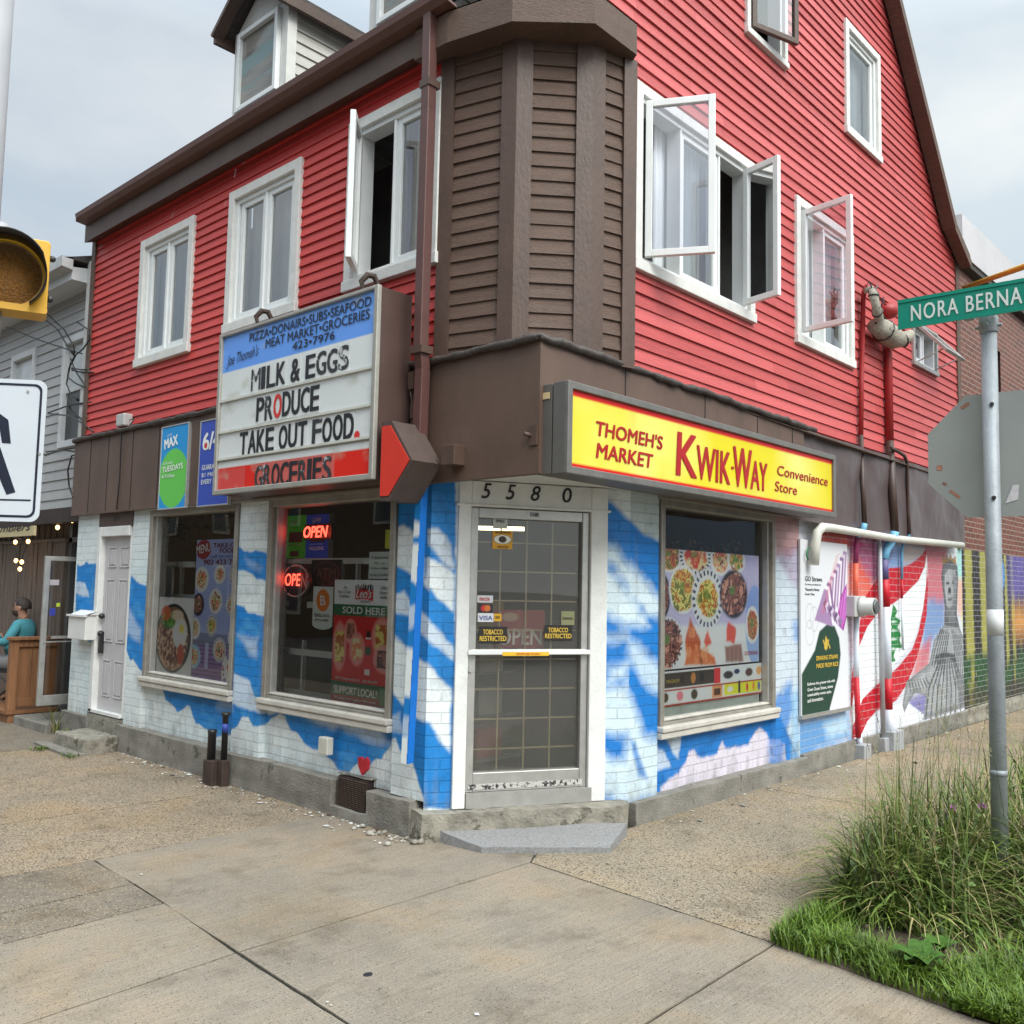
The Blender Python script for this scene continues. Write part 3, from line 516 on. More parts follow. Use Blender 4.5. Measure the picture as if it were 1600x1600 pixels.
mp_([(985, 390), (1010, 355), (1048, 370), (1058, 440), (1050, 570), (1020, 618), (998, 590), (984, 480)], (168, 170, 172), .012); mp_([(995, 600), (1045, 590), (1050, 690), (1005, 690)], (120, 122, 126), .012)
for msk, d in ((STG, .24), ([(962, 400), (975, 320), (1000, 290), (1040, 290), (1064, 340), (1068, 420), (1060, 640), (1078, 725), (980, 705), (985, 600)], .25)):
    k = MW.mask(MW.T(Mz(msk)), .01); MW.c *= (1-k*d*2.2*np.clip(vnoise(MW.S+.12*np.sin(MW.Z*2.2), MW.Z*.16, .10, 91, 3)-.25, 0, .6))[..., None]; ed = k*(1-MW.mask(MW.T(Mz(msk)), .10)); MW.blend(np.clip(ed*1.6, 0, 1)*(k > .4), (50, 52, 58), .7)
for e in ([(992, 440), (1012, 434), (1016, 450), (994, 454)], [(1030, 430), (1052, 436), (1050, 450), (1030, 448)], [(1008, 470), (1022, 470), (1024, 512), (1004, 514)], [(1002, 540), (1034, 536), (1030, 552), (1006, 554)]): mp_(e, (40, 40, 46), .012, 1)
mp_([(1036, 380), (1056, 400), (1052, 590), (1026, 616), (1040, 500)], (96, 98, 102), .03, .85); mp_([(968, 330), (972, 258), (984, 300), (996, 262), (1008, 300), (1022, 258), (1034, 302), (1052, 268), (1058, 330), (1020, 300)], (150, 116, 60), .008, .95)
for q in range(9):
    x = 880+q*28; MW.line(Mz([(1000+(q-4)*9, 900), (x+6, 1100), (x-14+q*3, 1290)]), .04, (62, 64, 70), .9, .02, True)
for q in range(6): MW.line(Mz([(960+q*10, 730+q*6), (925+q*12, 860+q*14), (905+q*14, 960+q*10)]), .032, (58, 60, 66), .9, .016, True); MW.line(Mz([(1030+q*10, 740+q*8), (1050+q*10, 900), (1056+q*11, 1100)]), .032, (60, 62, 66), .85, .016, True)
mp_([(925, 900), (980, 870), (1050, 890), (1060, 960), (1010, 905), (960, 905), (918, 960)], (60, 62, 68), .015, .85)
for q in range(7): MW.line(Mz([(760+q*18, 1050+q*4-q*q), (772+q*20, 1120-q*5)]), .028, (56, 58, 64), .85, .012, True)
mp_([(1066, 1010), (1110, 1020), (1116, 1200), (1070, 1215)], (112, 114, 118), .02, .9)
for q in range(4): MW.line(Mz([(1078+q*9, 1130), (1082+q*9, 1205)]), .012, (60, 60, 64), .9, .008, True)
MW.mesh('brick_wall', BRKM, store)
# --- foundation
FND = MB()
FND.fb(FL, -10.36, -9.70, -.05, .25, -.2, .05); FND.fb(FL, -9.02, -5.53, -.05, .253, -.2, .06); FND.fb(FL, -5.53, -5.15, -.05, .07, -.2, .058); FND.fb(FL, -5.53, -5.15, .29, .3, -.2, .01); FND.fb(FL, -5.15, -4.68, -.05, .235, -.2, .055)
FND.fb(FR, 5.52, 8.26, -.05, .155, -.2, .06); FND.fb(FR, 8.26, 13.1, -.05, .175, -.2, .02)
fo = mk('foundation', FND, CONC, store, bevel=.012)
def rough(o, amt, cuts):
    """chip an object's faces: subdivide, then push vertices along noise"""
    bm = bmesh.new(); bm.from_mesh(o.data); bmesh.ops.subdivide_edges(bm, edges=[e for e in bm.edges if e.calc_length() > .12], cuts=cuts, use_grid_fill=True)
    from mathutils import noise
    for v in bm.verts: v.co += noise.noise_vector(v.co*9)*amt
    bm.to_mesh(o.data); bm.free()
rough(fo, .010, 12)
gr = mk('foundation_vent', MB().fb(FL, -5.5, -5.18, .07, .285, -.06, .02), mat('rusty_dark_metal', (.03, .018, .014), .7, .3, 20), store)
gb = MB()
for q in range(15): gb.fb(FL, -5.5, -5.18, .078+q*.0135, .084+q*.0135, .02, .032)
mk('vent_louvre', gb, mat('rusty_louvre', (.07, .045, .035), .6, .3, 20), gr)
# --- brown fascia band over the shop front
fa = MB()
fa.prism([(4.13, 10.33, 2.34), (4.13, 3.60, 2.34), (4.19, 3.66, 2.34), (4.19, 10.33, 2.34)][::-1], (0, 0, .82)); fa.prism([(4.13, 3.60, 2.34), (8.0, 3.74, 2.34), (8.0, 3.80, 2.34), (4.19, 3.66, 2.34)][::-1], (0, 0, .84))
fas = mk('fascia_band', fa, BROWNP, store)
sm = MB()
for y in (9.93, 9.5, 8.95, 8.4, 7.9, 6.9, 6.3): mk('panel_seam', MB().box((4.1265, y-.004, 2.36), (4.13, y+.004, 3.14)), INK, fas)
for x in (5.05, 6.15, 7.05, 7.75): mk('panel_seam', MB().box((x-.004, 3.60+(x-4.13)*.0362-.0035, 2.36), (x+.004, 3.60+(x-4.13)*.0362+.002, 3.16)), INK, fas)
FM = Frame((0, 3.79, 0), (1, 0, 0), (0, -1, 0)); mc = Canvas(FM, 7.99, 12.78, 2.33, 3.19, .02)
mc.mesh('metal_flashing', BROWNM, fas, wave=lambda s, z: .016*np.sin(s*7+np.sin(z*3)*1.2)*np.clip((vnoise(s, z, .5, 4)-.3)*2, 0, 1)+.03*(vnoise(s, z, .45, 3)-.5))
mk('ledge_cap', MB().prism([(4.15, 10.3, 3.14), (4.15, 3.64, 3.14), (12.75, 3.80, 3.14), (12.75, 3.95, 3.14), (4.9, 4.2, 3.14), (4.25, 4.7, 3.14), (4.25, 10.3, 3.14)], (0, 0, .01)), BROWNW, fas)
def crumple(pts, r, n, j): 
    P = []
    for a, b in zip(pts[:-1], pts[1:]):
        k = max(2, int((Vector(b)-Vector(a)).length/.09))
        for i in range(k): t = i/k; P.append(Vector(a).lerp(Vector(b), t)+Vector([random.uniform(-j, j) for _ in range(3)]))
    P.append(Vector(pts[-1])); return P
dr = MB(); P = crumple([(4.11, 10.34, 3.165), (4.11, 3.59, 3.165), (8.2, 3.72, 3.185)], .02, 6, .008); dr.tube(P, [random.uniform(.018, .032) for _ in P], 7)
mk('drip_flashing', dr, mat('crumpled_flashing', (.05, .038, .033), .55, .5, 18, .6, 40, wear=(.2, .18, .17), wcut=.64, wscale=22), fas)
mk('fascia_end', MB().box((4.13, 10.33, 2.34), (4.3, 10.35, 3.16)), BROWNP, fas)
mk('corner_soffit', MB().prism([(4.16, 4.75, 2.385), (4.16, 3.63, 2.385), (7.9, 3.77, 2.385), (8.0, 3.88, 2.385), (13.0, 3.88, 2.385), (13.0, 3.95, 2.385), (5.5, 3.95, 2.385), (4.25, 4.66, 2.385)], (0, 0, .02)), WHITE, fas)
# --- corner turret
TV = [Vector(p) for p in ((4.2, 4.60), (4.35, 4.04), (4.72, 3.706), (5.07, 3.61), (5.2, 3.92))]
tur = mk('corner_turret', MB().prism([(4.23, 4.6, 3.15), *[(p.x+.02, p.y+.02, 3.15) for p in TV[1:]], (5.3, 4.6, 3.15)], (0, 0, 2.25)), BROWN, store)
tb, tc_ = MB(), MB()
for i, (a, b) in enumerate(zip(TV[:-1], TV[1:])):
    d = (b-a); L = d.length; d.normalize(); f = Frame((a.x, a.y, 0), (d.x, d.y, 0), (d.y, -d.x, 0))
    if i < 3:
        tb = MB(); siding(tb, f, 3.16, 5.33, .1, [], lambda z: (.08, L-.08), ob=.018); z0 = 3.15
        mk('turret_siding', tb, BROWNW, tur); tc_.fb(f, -.008, .1, z0, 5.33, -.01, .032); tc_.fb(f, L-.1, L+.012, z0, 5.33, -.01, .034)
    else: tc_.fb(f, 0, L, 3.15, 5.33, -.01, .02)
mk('turret_trim', tc_, BROWN, tur)
FP = [(4.045, 4.75), (4.045, 4.42), (4.161, 3.924), (4.53, 3.53), (5.0, 3.53), (5.25, 3.9), (5.6, 4.6)]
mk('turret_eave', MB().prism([(x, y, 5.325) for x, y in FP], (0, 0, .215)), BROWNW, tur)
mk('turret_roof', MB().add([(x, y, 5.55) for x, y in FP[:6]]+[(5.25, 4.7, 6.35)], [(i, i+1, 6) for i in range(5)]), SHING, tur)
# --- eaves, gutter, roof
mk('eave_board', MB().prism([(4.06, 4.5, 5.36), (4.2, 4.5, 5.41), (4.2, 4.5, 5.7), (4.06, 4.5, 5.60)], (0, 5.75, 0)), BROWN, store)
gp = [(x+.165, z+.195) for x, z in ((3.90, 5.36), (3.82, 5.37), (3.785, 5.41), (3.775, 5.455), (3.79, 5.458), (3.80, 5.415), (3.83, 5.385), (3.90, 5.376))]
gt = MB().prism([(x, 4.35, z) for x, z in gp], (0, 5.9, 0)); gt.box((3.955, 10.24, 5.57), (4.065, 10.26, 5.645)); mk('gutter', gt, GUT, store)
RF = MB(); zl = lambda x: 5.60+(x-4.03)*.93
RF.prism([(4.03, 4.6, zl(4.03)), (5.3, 3.78, zl(5.3)), (9.08, 3.72, zl(9.08)), (9.08, 10.25, zl(9.08)), (4.03, 10.25, zl(4.03))], (0, 0, .05))
zr = lambda x: 6.5+(12.4-x)*1.14
RF.prism([(9.08, 3.72, zl(9.08)), (12.4, 3.72, zr(12.4)), (13.05, 3.72, 6.17), (13.05, 10.25, 6.17), (12.4, 10.25, zr(12.4)), (9.08, 10.25, zl(9.08))], (0, 0, .08))
roof = mk('roof', RF, SHING, store)
rk = MB(); rk.beam((8.4, 3.78, zr(8.4)-.02), (12.42, 3.78, zr(12.42)-.02), .10, .16, up=(0, 1, 0)); rk.beam((12.40, 3.78, zr(12.4)-.02), (13.06, 3.78, 6.13), .10, .14, up=(0, 1, 0)); mk('rake_board', rk, BROWNW, roof)
rk = MB(); rk.beam((8.4, 3.75, zr(8.4)+.10), (12.44, 3.75, zr(12.44)+.10), .1, .05, up=(0, 1, 0)); mk('drip_edge', rk, ALU, roof)
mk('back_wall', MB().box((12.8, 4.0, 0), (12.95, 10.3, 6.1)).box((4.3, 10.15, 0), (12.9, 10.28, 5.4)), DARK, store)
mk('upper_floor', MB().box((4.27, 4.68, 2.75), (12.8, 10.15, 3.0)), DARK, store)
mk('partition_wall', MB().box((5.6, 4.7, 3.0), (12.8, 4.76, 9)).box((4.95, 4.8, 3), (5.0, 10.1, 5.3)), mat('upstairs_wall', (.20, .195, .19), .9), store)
# --- windows
def window(F, h, lites, parent=store, case=.085, curtain=None, sill=True, casemat=None, frame=VINYL):
    """casing mesh > frame, sash (> is not allowed), pane and curtain; lites = (s0, s1, open angle, hinge side)"""
    s0, s1, z0, z1 = h; c = MB(); k = case
    c.fb(F, s0-k, s0, z0-k*.7, z1+k, -.01, .045); c.fb(F, s1, s1+k, z0-k*.7, z1+k, -.01, .045); c.fb(F, s0, s1, z1, z1+k, -.01, .043); c.fb(F, s0-k-.01, s1+k+.01, z0-k, z0, -.01, .056)
    w = mk('window', c, casemat or CASE, parent, bevel=.006)
    f = MB(); t = .04; d0, d1 = -.12, .012
    f.fb(F, s0, s0+t, z0, z1, d0, d1); f.fb(F, s1-t, s1, z0, z1, d0, d1); f.fb(F, s0+t, s1-t, z1-t, z1, d0, d1); f.fb(F, s0+t, s1-t, z0, z0+t, d0, d1)
    for (a, b, *_r), (c2, *_q) in zip(lites[:-1], lites[1:]): f.fb(F, b-.012, c2+.012, z0+t, z1-t, d0, d1-.004)
    mk('window_frame', f, frame, w, bevel=.004)
    for (a, b, ang, hinge, *fm) in lites:
        fmat = fm[0] if fm else frame
        if ang is None: 
            continue
        a2, b2, y0, y1 = a+.012, b-.012, z0+t*.9, z1-t*.9; sw = .052
        if ang == 0: G_ = F; o0, o1 = -.05, -.008; A_, B_ = a2, b2
        elif hinge in 'LR':
            hp = F.p(a2 if hinge == 'L' else b2, 0, .03); u = Vector((F.u[0], F.u[1], 0)); n = Vector((F.n[0], F.n[1], 0))
            if hinge == 'L': u2 = u*math.cos(ang)+n*math.sin(ang); n2 = n*math.cos(ang)-u*math.sin(ang); A_, B_ = 0, b2-a2
            else: u2 = u*math.cos(ang)-n*math.sin(ang); n2 = n*math.cos(ang)+u*math.sin(ang); A_, B_ = -(b2-a2), 0
            G_ = Frame((hp.x, hp.y, 0), (u2.x, u2.y, 0), (n2.x, n2.y, 0)); o0, o1 = -.02, .022
        else: continue
        sa = MB(); sa.fb(G_, A_, A_+sw, y0, y1, o0, o1); sa.fb(G_, B_-sw, B_, y0, y1, o0, o1); sa.fb(G_, A_+sw, B_-sw, y1-sw, y1, o0, o1); sa.fb(G_, A_+sw, B_-sw, y0, y0+sw, o0, o1)
        mk('sash', sa, fmat, w, bevel=.004)
        mo = (o0+o1)/2; mk('pane', MB().quad(G_.p(A_+sw, y0+sw, mo), G_.p(B_-sw, y0+sw, mo), G_.p(B_-sw, y1-sw, mo), G_.p(A_+sw, y1-sw, mo)), LAV if ang else GLASS, w)
    if curtain:
        for (a, b) in curtain:
            n = int((b-a)/.012); cu = MB(); P = [(a+(b-a)*i/n, -.165+.016*math.sin(i*1.15)+.01*math.sin(i*.31)) for i in range(n+1)]
            cu.add([F.p(s, z, o) for s, o in P for z in (z0-.05, z1+.03)], [(2*i, 2*i+2, 2*i+3, 2*i+1) for i in range(n)], 0, True); mk('curtain', cu, CURT, w)
    return w
window(FL, HL[0], [(-8.96, -8.545, 0, 0), (-8.545, -8.13, 0, 0)], curtain=[(-9, -8.08)])
window(FL, HL[1], [(-7.25, -6.82, 0, 0), (-6.82, -6.39, 0, 0)], curtain=[(-7.29, -6.35)])
window(FL, HL[2], [(-5.51, -5.115, R_(46), 'L'), (-5.115, -4.72, 0, 0)], curtain=[(-5.05, -4.68)])
window(FR, HRg[0], [(5.6, 6.14, R_(61), 'L'), (6.14, 6.74, 0, 0), (6.74, 7.14, R_(78), 'R')], curtain=[(6.0, 6.72), (5.6, 5.7)])
window(FR, HRg[1], [(8.26, 8.81, R_(98), 'L'), (8.81, 9.36, 0, 0)], curtain=[(8.5, 9.36)])
window(FR, HRg[2], [(9.46, 10.18, 0, 0)], curtain=[(9.44, 10.2)])
wD = window(FR, HRg[3], [(7.25, 7.84, R_(19), 'L', BROWN)], casemat=CASE, case=.06)
wE = window(FR, HRg[4], [(11.34, 11.68, 0, 0), (11.68, 12.02, None, 0)], casemat=ALU, case=.05)
def awning(w, F, s0, s1, ztop, hgt, ang, m, m2):
    """a sash hung from its top edge, pushed out at the bottom"""
    n = Vector((F.n[0], F.n[1], 0)); u = Vector((F.u[0], F.u[1], 0)); dn = n*math.sin(ang)-Vector((0, 0, 1))*math.cos(ang); pr = n*math.cos(ang)+Vector((0, 0, 1))*math.sin(ang)
    o = F.p(s0, ztop, .03); Wd = s1-s0; t = .055
    def bx(a, b, c, d): 
        P = [o+u*x+dn*y+pr*z for z in (-.02, .02) for x, y in ((a, c), (b, c), (b, d), (a, d))]; return P
    sa = MB()
    for q in ((0, t, 0, hgt), (Wd-t, Wd, 0, hgt), (t, Wd-t, 0, t), (t, Wd-t, hgt-t, hgt)): sa.hexa(bx(*q))
    mk('sash', sa, m, w, bevel=.004); mk('pane', MB().quad(*[o+u*x+dn*y for x, y in ((t, t), (Wd-t, t), (Wd-t, hgt-t), (t, hgt-t))]), m2, w)
    for x in (.04, Wd-.04): mk('stay_arm', MB().tube([o+u*x+dn*(hgt*.9), F.p(s0+x, ztop-hgt*.95, -.05)], .008, 6), ALU, w)
awning(wE, FR, 11.36, 12.03, 4.96, .52, R_(42), ALU, LAV)
# --- shop windows
def shopwin(F, h, fm=ALUD, gm_=None):
    s0, s1, z0, z1 = h; f = MB(); t = .055
    f.fb(F, s0, s0+t, z0, z1, -.14, .015); f.fb(F, s1-t, s1, z0, z1, -.14, .015); f.fb(F, s0+t, s1-t, z1-t*1.2, z1, -.14, .015); f.fb(F, s0+t, s1-t, z0, z0+.03, -.14, .0)
    w = mk('shop_window', f, fm, store, bevel=.008)
    si = MB(); si.fb(F, s0-.02, s1+.02, z0-.035, z0+.008, -.1, .055); si.fb(F, s0-.02, s1+.02, z0-.085, z0-.037, -.02, .042); si.fb(F, s0, s1, z0+.032, z0+.055, -.09, -.02); mk('sill', si, mat('worn_white_sill', (.5, .47, .42), .5, .15, 8, .2, 40, wear=(.2, .17, .13), wcut=.68, wscale=14), w, bevel=.01)
    for q0 in (s0+t, s1-t-.03): mk('glazing_bead', MB().fb(F, q0, q0+.03, z0+.05, z1-.06, -.10, -.02), ALU, w, bevel=.006)
    mk('pane', MB().quad(F.p(s0+t, z0+.03, -.075), F.p(s1-t, z0+.03, -.075), F.p(s1-t, z1-t, -.075), F.p(s0+t, z1-t, -.075)), gm_ or GLASSS, w); return w
sw1, sw2, sw3 = shopwin(FL, HW1), shopwin(FL, HW2), shopwin(FR, HWR, gm_=GLASSM)
mk('lintel', MB().fb(FL, -8.7, -4.9, 2.325, 2.345, -.16, .06).fb(FR, 5.85, 7.8, 2.35, 2.375, -.16, .06), ALUD, store)
BAR = mat('white_window_bar', (.55, .56, .52), .5, .1, 8)
ib = MB()
for (px0, py0, px1, py1, w) in ((438, 877, 620, 876, .045), (438, 943, 450, 943, .05), (481, 945, 490, 945, .05), (434, 1015, 520, 1024, .05), (430, 1078, 520, 1094, .07)):
    a, b = FL.f(px0, py0, -.22), FL.f(px1, py1, -.22); ib.beam(FL.p(*a, -.22), FL.p(*b, -.22), .02, w, up=(0, 0, 1))
for (px0, py0, px1, py1) in ((441, 880, 434, 1080), (476, 1000, 472, 1085), (560, 880, 556, 1090)):
    a, b = FL.f(px0, py0, -.25), FL.f(px1, py1, -.25); ib.beam(FL.p(*a, -.25), FL.p(*b, -.25), .02, .035, up=(1, 0, 0))
mk('inner_bar', ib, BAR, sw2)
ib = MB()
for (px0, py0, px1, py1) in ((254, 882, 306, 882), (250, 933, 306, 933)): ib.beam(FL.p(*FL.f(px0, py0, -.3), -.3), FL.p(*FL.f(px1, py1, -.3), -.3), .02, .055)
for x in (257, 285): ib.beam(FL.p(*FL.f(x, 880, -.32), -.32), FL.p(*FL.f(x-2, 933, -.32), -.32), .02, .035, up=(1, 0, 0))
mk('inner_bar', ib, BAR, sw1)
# shop interior
it = MB(); it.box((4.35, 4.6, .2), (12.6, 10.1, .25)); it.quad((8.9, 4.0, .2), (8.9, 10.1, .2), (8.9, 10.1, 2.7), (8.9, 4, 2.7)); it.quad((4.4, 10.0, .2), (9, 10, .2), (9, 10, 2.7), (4.4, 10, 2.7)); it.quad((4.3, 4.62, 2.6), (9, 3.95, 2.6), (9, 10, 2.6), (4.3, 10, 2.6)); it.box((5.6, 6.75, .2), (5.68, 6.85, 2.6)); it.box((4.5, 6.78, .2), (6.8, 6.84, 2.6))
mk('shop_interior', it, SHOPW, store)
lampo = mk('fluorescent_lamp', MB().tube([(6.45, 6.45, 2.24), (6.80, 6.10, 2.24)], .02, 8), mat('lamp_glow', (1, .86, .55), emit=5), store); mk('fluorescent_lamp', MB().tube([(5.6, 8.2, 2.5), (6.7, 8.2, 2.5)], .03, 8), mat('lamp_glow_warm', (1, .8, .4), emit=4), store)
sh = MB()
for q in range(4): sh.box((5.0, 4.9+q*.02, .35+q*.32), (5.5, 6.6, .37+q*.32))
shelf_m = mat('grey_shelf', (.16, .16, .15), .6, .2)
shelf = mk('shop_shelf', sh, shelf_m, store)
gd = MB(); gm = [mat('goods_'+n, c, .6, .1) for n, c in (('red', (.25, .02, .02)), ('yellow', (.4, .28, .04)), ('white', (.4, .4, .38)), ('blue', (.03, .06, .2)))]
for q in range(4):
    y = 4.95
    while y < 6.5: w = random.uniform(.06, .16); hh = random.uniform(.1, .24); gd.box((5.04, y, .37+q*.32), (5.3, y+w*.9, .37+q*.32+hh), random.randrange(4)); y += w
mk('shelf_goods', gd, gm, shelf)
# --- side door
dt = MB(); s0, s1 = -9.74, -9.03
dt.fb(FL, s0, s0+.075, .3, 2.20, -.08, .03); dt.fb(FL, s0+.075, s1, 2.10, 2.20, -.08, .028); dt.fb(FL, s1-.02, s1+.02, .3, 2.10, -.08, .0)
sdoor = mk('side_door', dt, WHITE, store, bevel=.006); mk('transom_panel', MB().fb(FL, s0-.02, s1+.03, 2.20, 2.36, -.08, .012), BROWN, sdoor)
dl = MB(); a, b = s0+.08, s1-.02; DG = mat('grey_painted_steel', (.46, .44, .45), .45, .05, 4); dl.fb(FL, a, b, .33, 2.10, -.07, -.03)
for c0, c1 in ((a+.09, a+.27), (a+.36, b-.06)):
    for z0, z1 in ((1.78, 1.99), (1.02, 1.66), (.47, .84)):
        for (p, q, r, t) in ((c0, c1, z0, z0+.012), (c0, c1, z1-.012, z1), (c0, c0+.012, z0, z1), (c1-.012, c1, z0, z1)): dl.fb(FL, p, q, r, t, -.03, -.021)
        dl.fb(FL, c0+.03, c1-.03, z0+.03, z1-.03, -.03, -.022)
mk('door_leaf', dl, DG, sdoor, bevel=.004); hd = MB(); hd.ball(FL.p(a+.055, 1.28, -.0), .03).ball(FL.p(a+.055, 1.10, .0), .033); hd.fb(FL, a+.035, a+.08, .9, 1.12, -.03, .01); mk('handle', hd, BLACK, sdoor)
mk('threshold', MB().fb(FL, s0, s1, .29, .33, -.1, .03), WHITE, sdoor); text('5574', FL, -9.36, 2.255, .06, .14, .012, INK, sdoor, 'house_number')
# --- corner entrance
dz0, dz1 = .285, 2.2; S0, S1 = .184, 1.292
tr = MB(); tr.fb(FC, S0, S0+.09, .185, 2.38, -.06, .03); tr.fb(FC, S1-.13, S1, .185, 2.38, -.06, .03); tr.fb(FC, S0+.09, S1-.13, 2.215, 2.38, -.06, .028); tr.fb(FC, S0-.02, S1+.02, 2.205, 2.222, -.03, .042)
ent = mk('entrance_door', tr, WHITE, store, bevel=.006)
a, b = S0+.095, S1-.135; fr = MB(); fr.fb(FC, a, a+.055, dz0, dz1, -.08, .0); fr.fb(FC, b-.05, b, dz0, dz1, -.08, .0); fr.fb(FC, a+.055, b-.05, dz1-.07, dz1, -.08, -.002); fr.fb(FC, a+.055, b-.05, dz0, dz0+.125, -.08, -.002); fr.fb(FC, a+.02, b-.02, 1.195, 1.235, -.02, .02)
mk('storm_door', fr, ALU, ent, bevel=.005); mk('pane', MB().quad(FC.p(a+.05, dz0+.12, -.04), FC.p(b-.05, dz0+.12, -.04), FC.p(b-.05, dz1-.06, -.04), FC.p(a+.05, dz1-.06, -.04)), GLASSD, ent)
gg = MB(); pa, pb = a+.055, b-.05
for q in range(1, 4): x = pa+(pb-pa)*q/4; gg.fb(FC, x-.005, x+.005, dz0+.12, dz1-.07, -.10, -.09)
z = dz1-.07-.16
while z > dz0+.15: gg.fb(FC, pa, pb, z-.005, z+.005, -.102, -.092); z -= .203
mk('security_grille', gg, mat('cream_grille', (.5, .42, .25), .5, .1), ent); mk('kick_plate', MB().fb(FC, a+.02, b-.03, dz0+.015, dz0+.05, -.002, .004), mat('scuffed_black_strip', (.5, .48, .45), .6, .3, 30, wear=(.02, .02, .02), wcut=.5, wscale=30), ent)
mk('push_bar', MB().fb(FC, a-.01, b+.0, 1.2, 1.232, .02, .045), VINYL, ent, bevel=.004); mk('sill_plate', MB().fb(FC, a, b+.03, .185, .283, -.06, .035), ALU, ent); mk('lock_cylinder', MB().tube([FC.p(a+.02, 1.1, 0), FC.p(a+.02, 1.1, .014)], .02, 12), ALU, ent)
for ch, px in (('5', 760), ('5', 798), ('8', 837), ('0', 886)): text(ch, FC, FC.f(px, 775, .03)[0], 2.262, .105, .07, .03, INK, ent, 'house_number', shear=.25 if ch != '0' else .1, bold=.012)
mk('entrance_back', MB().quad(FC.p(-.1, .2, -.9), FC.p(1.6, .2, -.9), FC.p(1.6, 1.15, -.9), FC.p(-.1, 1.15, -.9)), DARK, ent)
# --- dormers
def dormer(y, x=4.62, w=.42, zt=7.18, zp=7.56):
    zb = zl(x)-.1; m = MB(); L_ = 2.6
    m.box((x, y-w, zb), (x+.06, y+w, zt)); 
    f1 = Frame((x, 0, 0), (0, -1, 0), (-1, 0, 0))
    d = mk('dormer', m, CASE, store)
    sdg = MB()
    for sgn in (-1, 1):
        F_ = Frame((0, y+sgn*w, 0), (-sgn*-1 if False else 1, 0, 0), (0, sgn, 0)); siding(sdg, F_, zb, zt, .11, [], lambda z: (x+.07, x+L_))
    mk('dormer_siding', sdg, mat('cream_clapboard', (.5, .49, .45), .6, .1), d)
    cb = MB()
    for sgn in (-1, 1): cb.box((x-.012, y+sgn*w-.05, zb), (x+.09, y+sgn*w+.05, zt))
    cb.prism([(x-.01, y-w, zt), (x-.01, y+w, zt), (x-.01, y, zp-.05)], (.06, 0, 0)); mk('dormer_trim', cb, CASE, d)
    rf, rb = MB(), MB(); ov = .13
    for sgn in (-1, 1):
        e, e0 = Vector((x-.2, y+sgn*(w+ov), zt-.04)), Vector((x-.2, y, zp)); rf.prism([e, e0, e0+Vector((L_+.3, 0, 0)), e+Vector((L_+.3, 0, 0))], (0, 0, .05))
        rb.beam(e+Vector((.02, 0, -.04)), e0+Vector((.02, 0, -.04)), .04, .12, up=(1, 0, 0)); rb.beam(e+Vector((0, 0, -.05)), e+Vector((L_+.3, 0, -.05)), .04, .1)
    mk('dormer_roof', rf, SHING, d); mk('bargeboard', rb, BROWN, d)
    wf = MB(); zs = zb+.25; s0, s1, z0, z1 = -y-.36, -y+.36, zs, zt-.06
    ang = R_(0); t = .05
    for q in ((s0, s0+t, z0, z1), (s1-t, s1, z0, z1), (s0+t, s1-t, z1-t, z1), (s0+t, s1-t, z0, z0+t)): wf.fb(f1, *q, .0, .06)
    mk('dormer_window', wf, VINYL, d, bevel=.005); mk('dormer_pane', MB().quad(f1.p(s0+t, z0+t, .02), f1.p(s1-t, z0+t, .02), f1.p(s1-t, z1-t, .02), f1.p(s0+t, z1-t, .02)), mat('dormer_glass', (.2, .19, .17), .12, .7, 2.2, stretch=(.3, .3, 2.5), wear=(.16, .24, .24), wcut=.5, wscale=1.5), d)
dormer(7.72); dormer(5.5, w=.46)
# --- downspout (brown above, painted over with the clouds below)
dn = MB(); dw = .075
P = [Vector((4.02, 4.565, 5.60)), Vector((4.03, 4.57, 4.9)), Vector((4.03, 4.575, 3.25)), Vector((4.06, 4.585, 3.1)), Vector((4.06, 4.60, 2.36))]
for q, (a_, b_) in enumerate(zip(P[:-1], P[1:])): dn.beam(a_, b_+(b_-a_).normalized()*.005, dw+.0005*q, dw+.0005*q, up=(1, 0, 0))
ds = mk('downspout', dn, SPOUT, store, bevel=.006)
bp = MB(); bm_ = [mat('spout_blue_paint', srgb((0, 100, 185)), .5, .12), mat('spout_white_paint', srgb((216, 224, 226)), .5, .08), mat('spout_pale_blue_paint', srgb((120, 175, 220)), .5, .12)]
lo = FL.f(637, 1192, .09); top = Vector((4.105, 4.602, 2.36)); bot = FL.p(lo[0], lo[1], .09); py = [(748, 0), (812, 2), (820, 1), (834, 2), (840, 0), (850, 2), (857, 1), (896, 2), (910, 0), (945, 2), (975, 0), (1008, 2), (1022, 1), (1080, 2), (1098, 0), (1120, 2), (1150, 1), (1192, 1)]
bp.beam(top, bot, .058, .058, up=(1, 0, 0), m=0); lsp = mk('downspout', bp, bm_, store, bevel=.005)
oF = .094+.031; DC = Canvas(FL, -4.80, -4.55, min(bot.z, 2.3), 2.36, .004, oF, (0, 120, 194)); DC.o = .126
for w_, a in (([(640, 812), (672, 820), (672, 838), (640, 838)], 1), ([(630, 852), (672, 846), (672, 905), (655, 915), (630, 898)], 1), ([(630, 948), (652, 944), (668, 962), (640, 985)], .6), ([(625, 1010), (660, 1016), (660, 1095), (625, 1085)], 1), ([(620, 1120), (640, 1120), (650, 1152), (620, 1150)], .55), ([(620, 1152), (640, 1150), (650, 1192), (640, 1198), (618, 1195)], 1)): DC.poly(w_, PALE, .02, a, .015)
DC.grain(.06, .1); sl_ = (-bot.y+top.y)/(bot.z-top.z); DC.mesh('painted_front', PAINT, lsp, [lambda s, z: np.abs(s+top.y+(z-top.z)*((bot.y-top.y)/(bot.z-top.z))) > .0285])
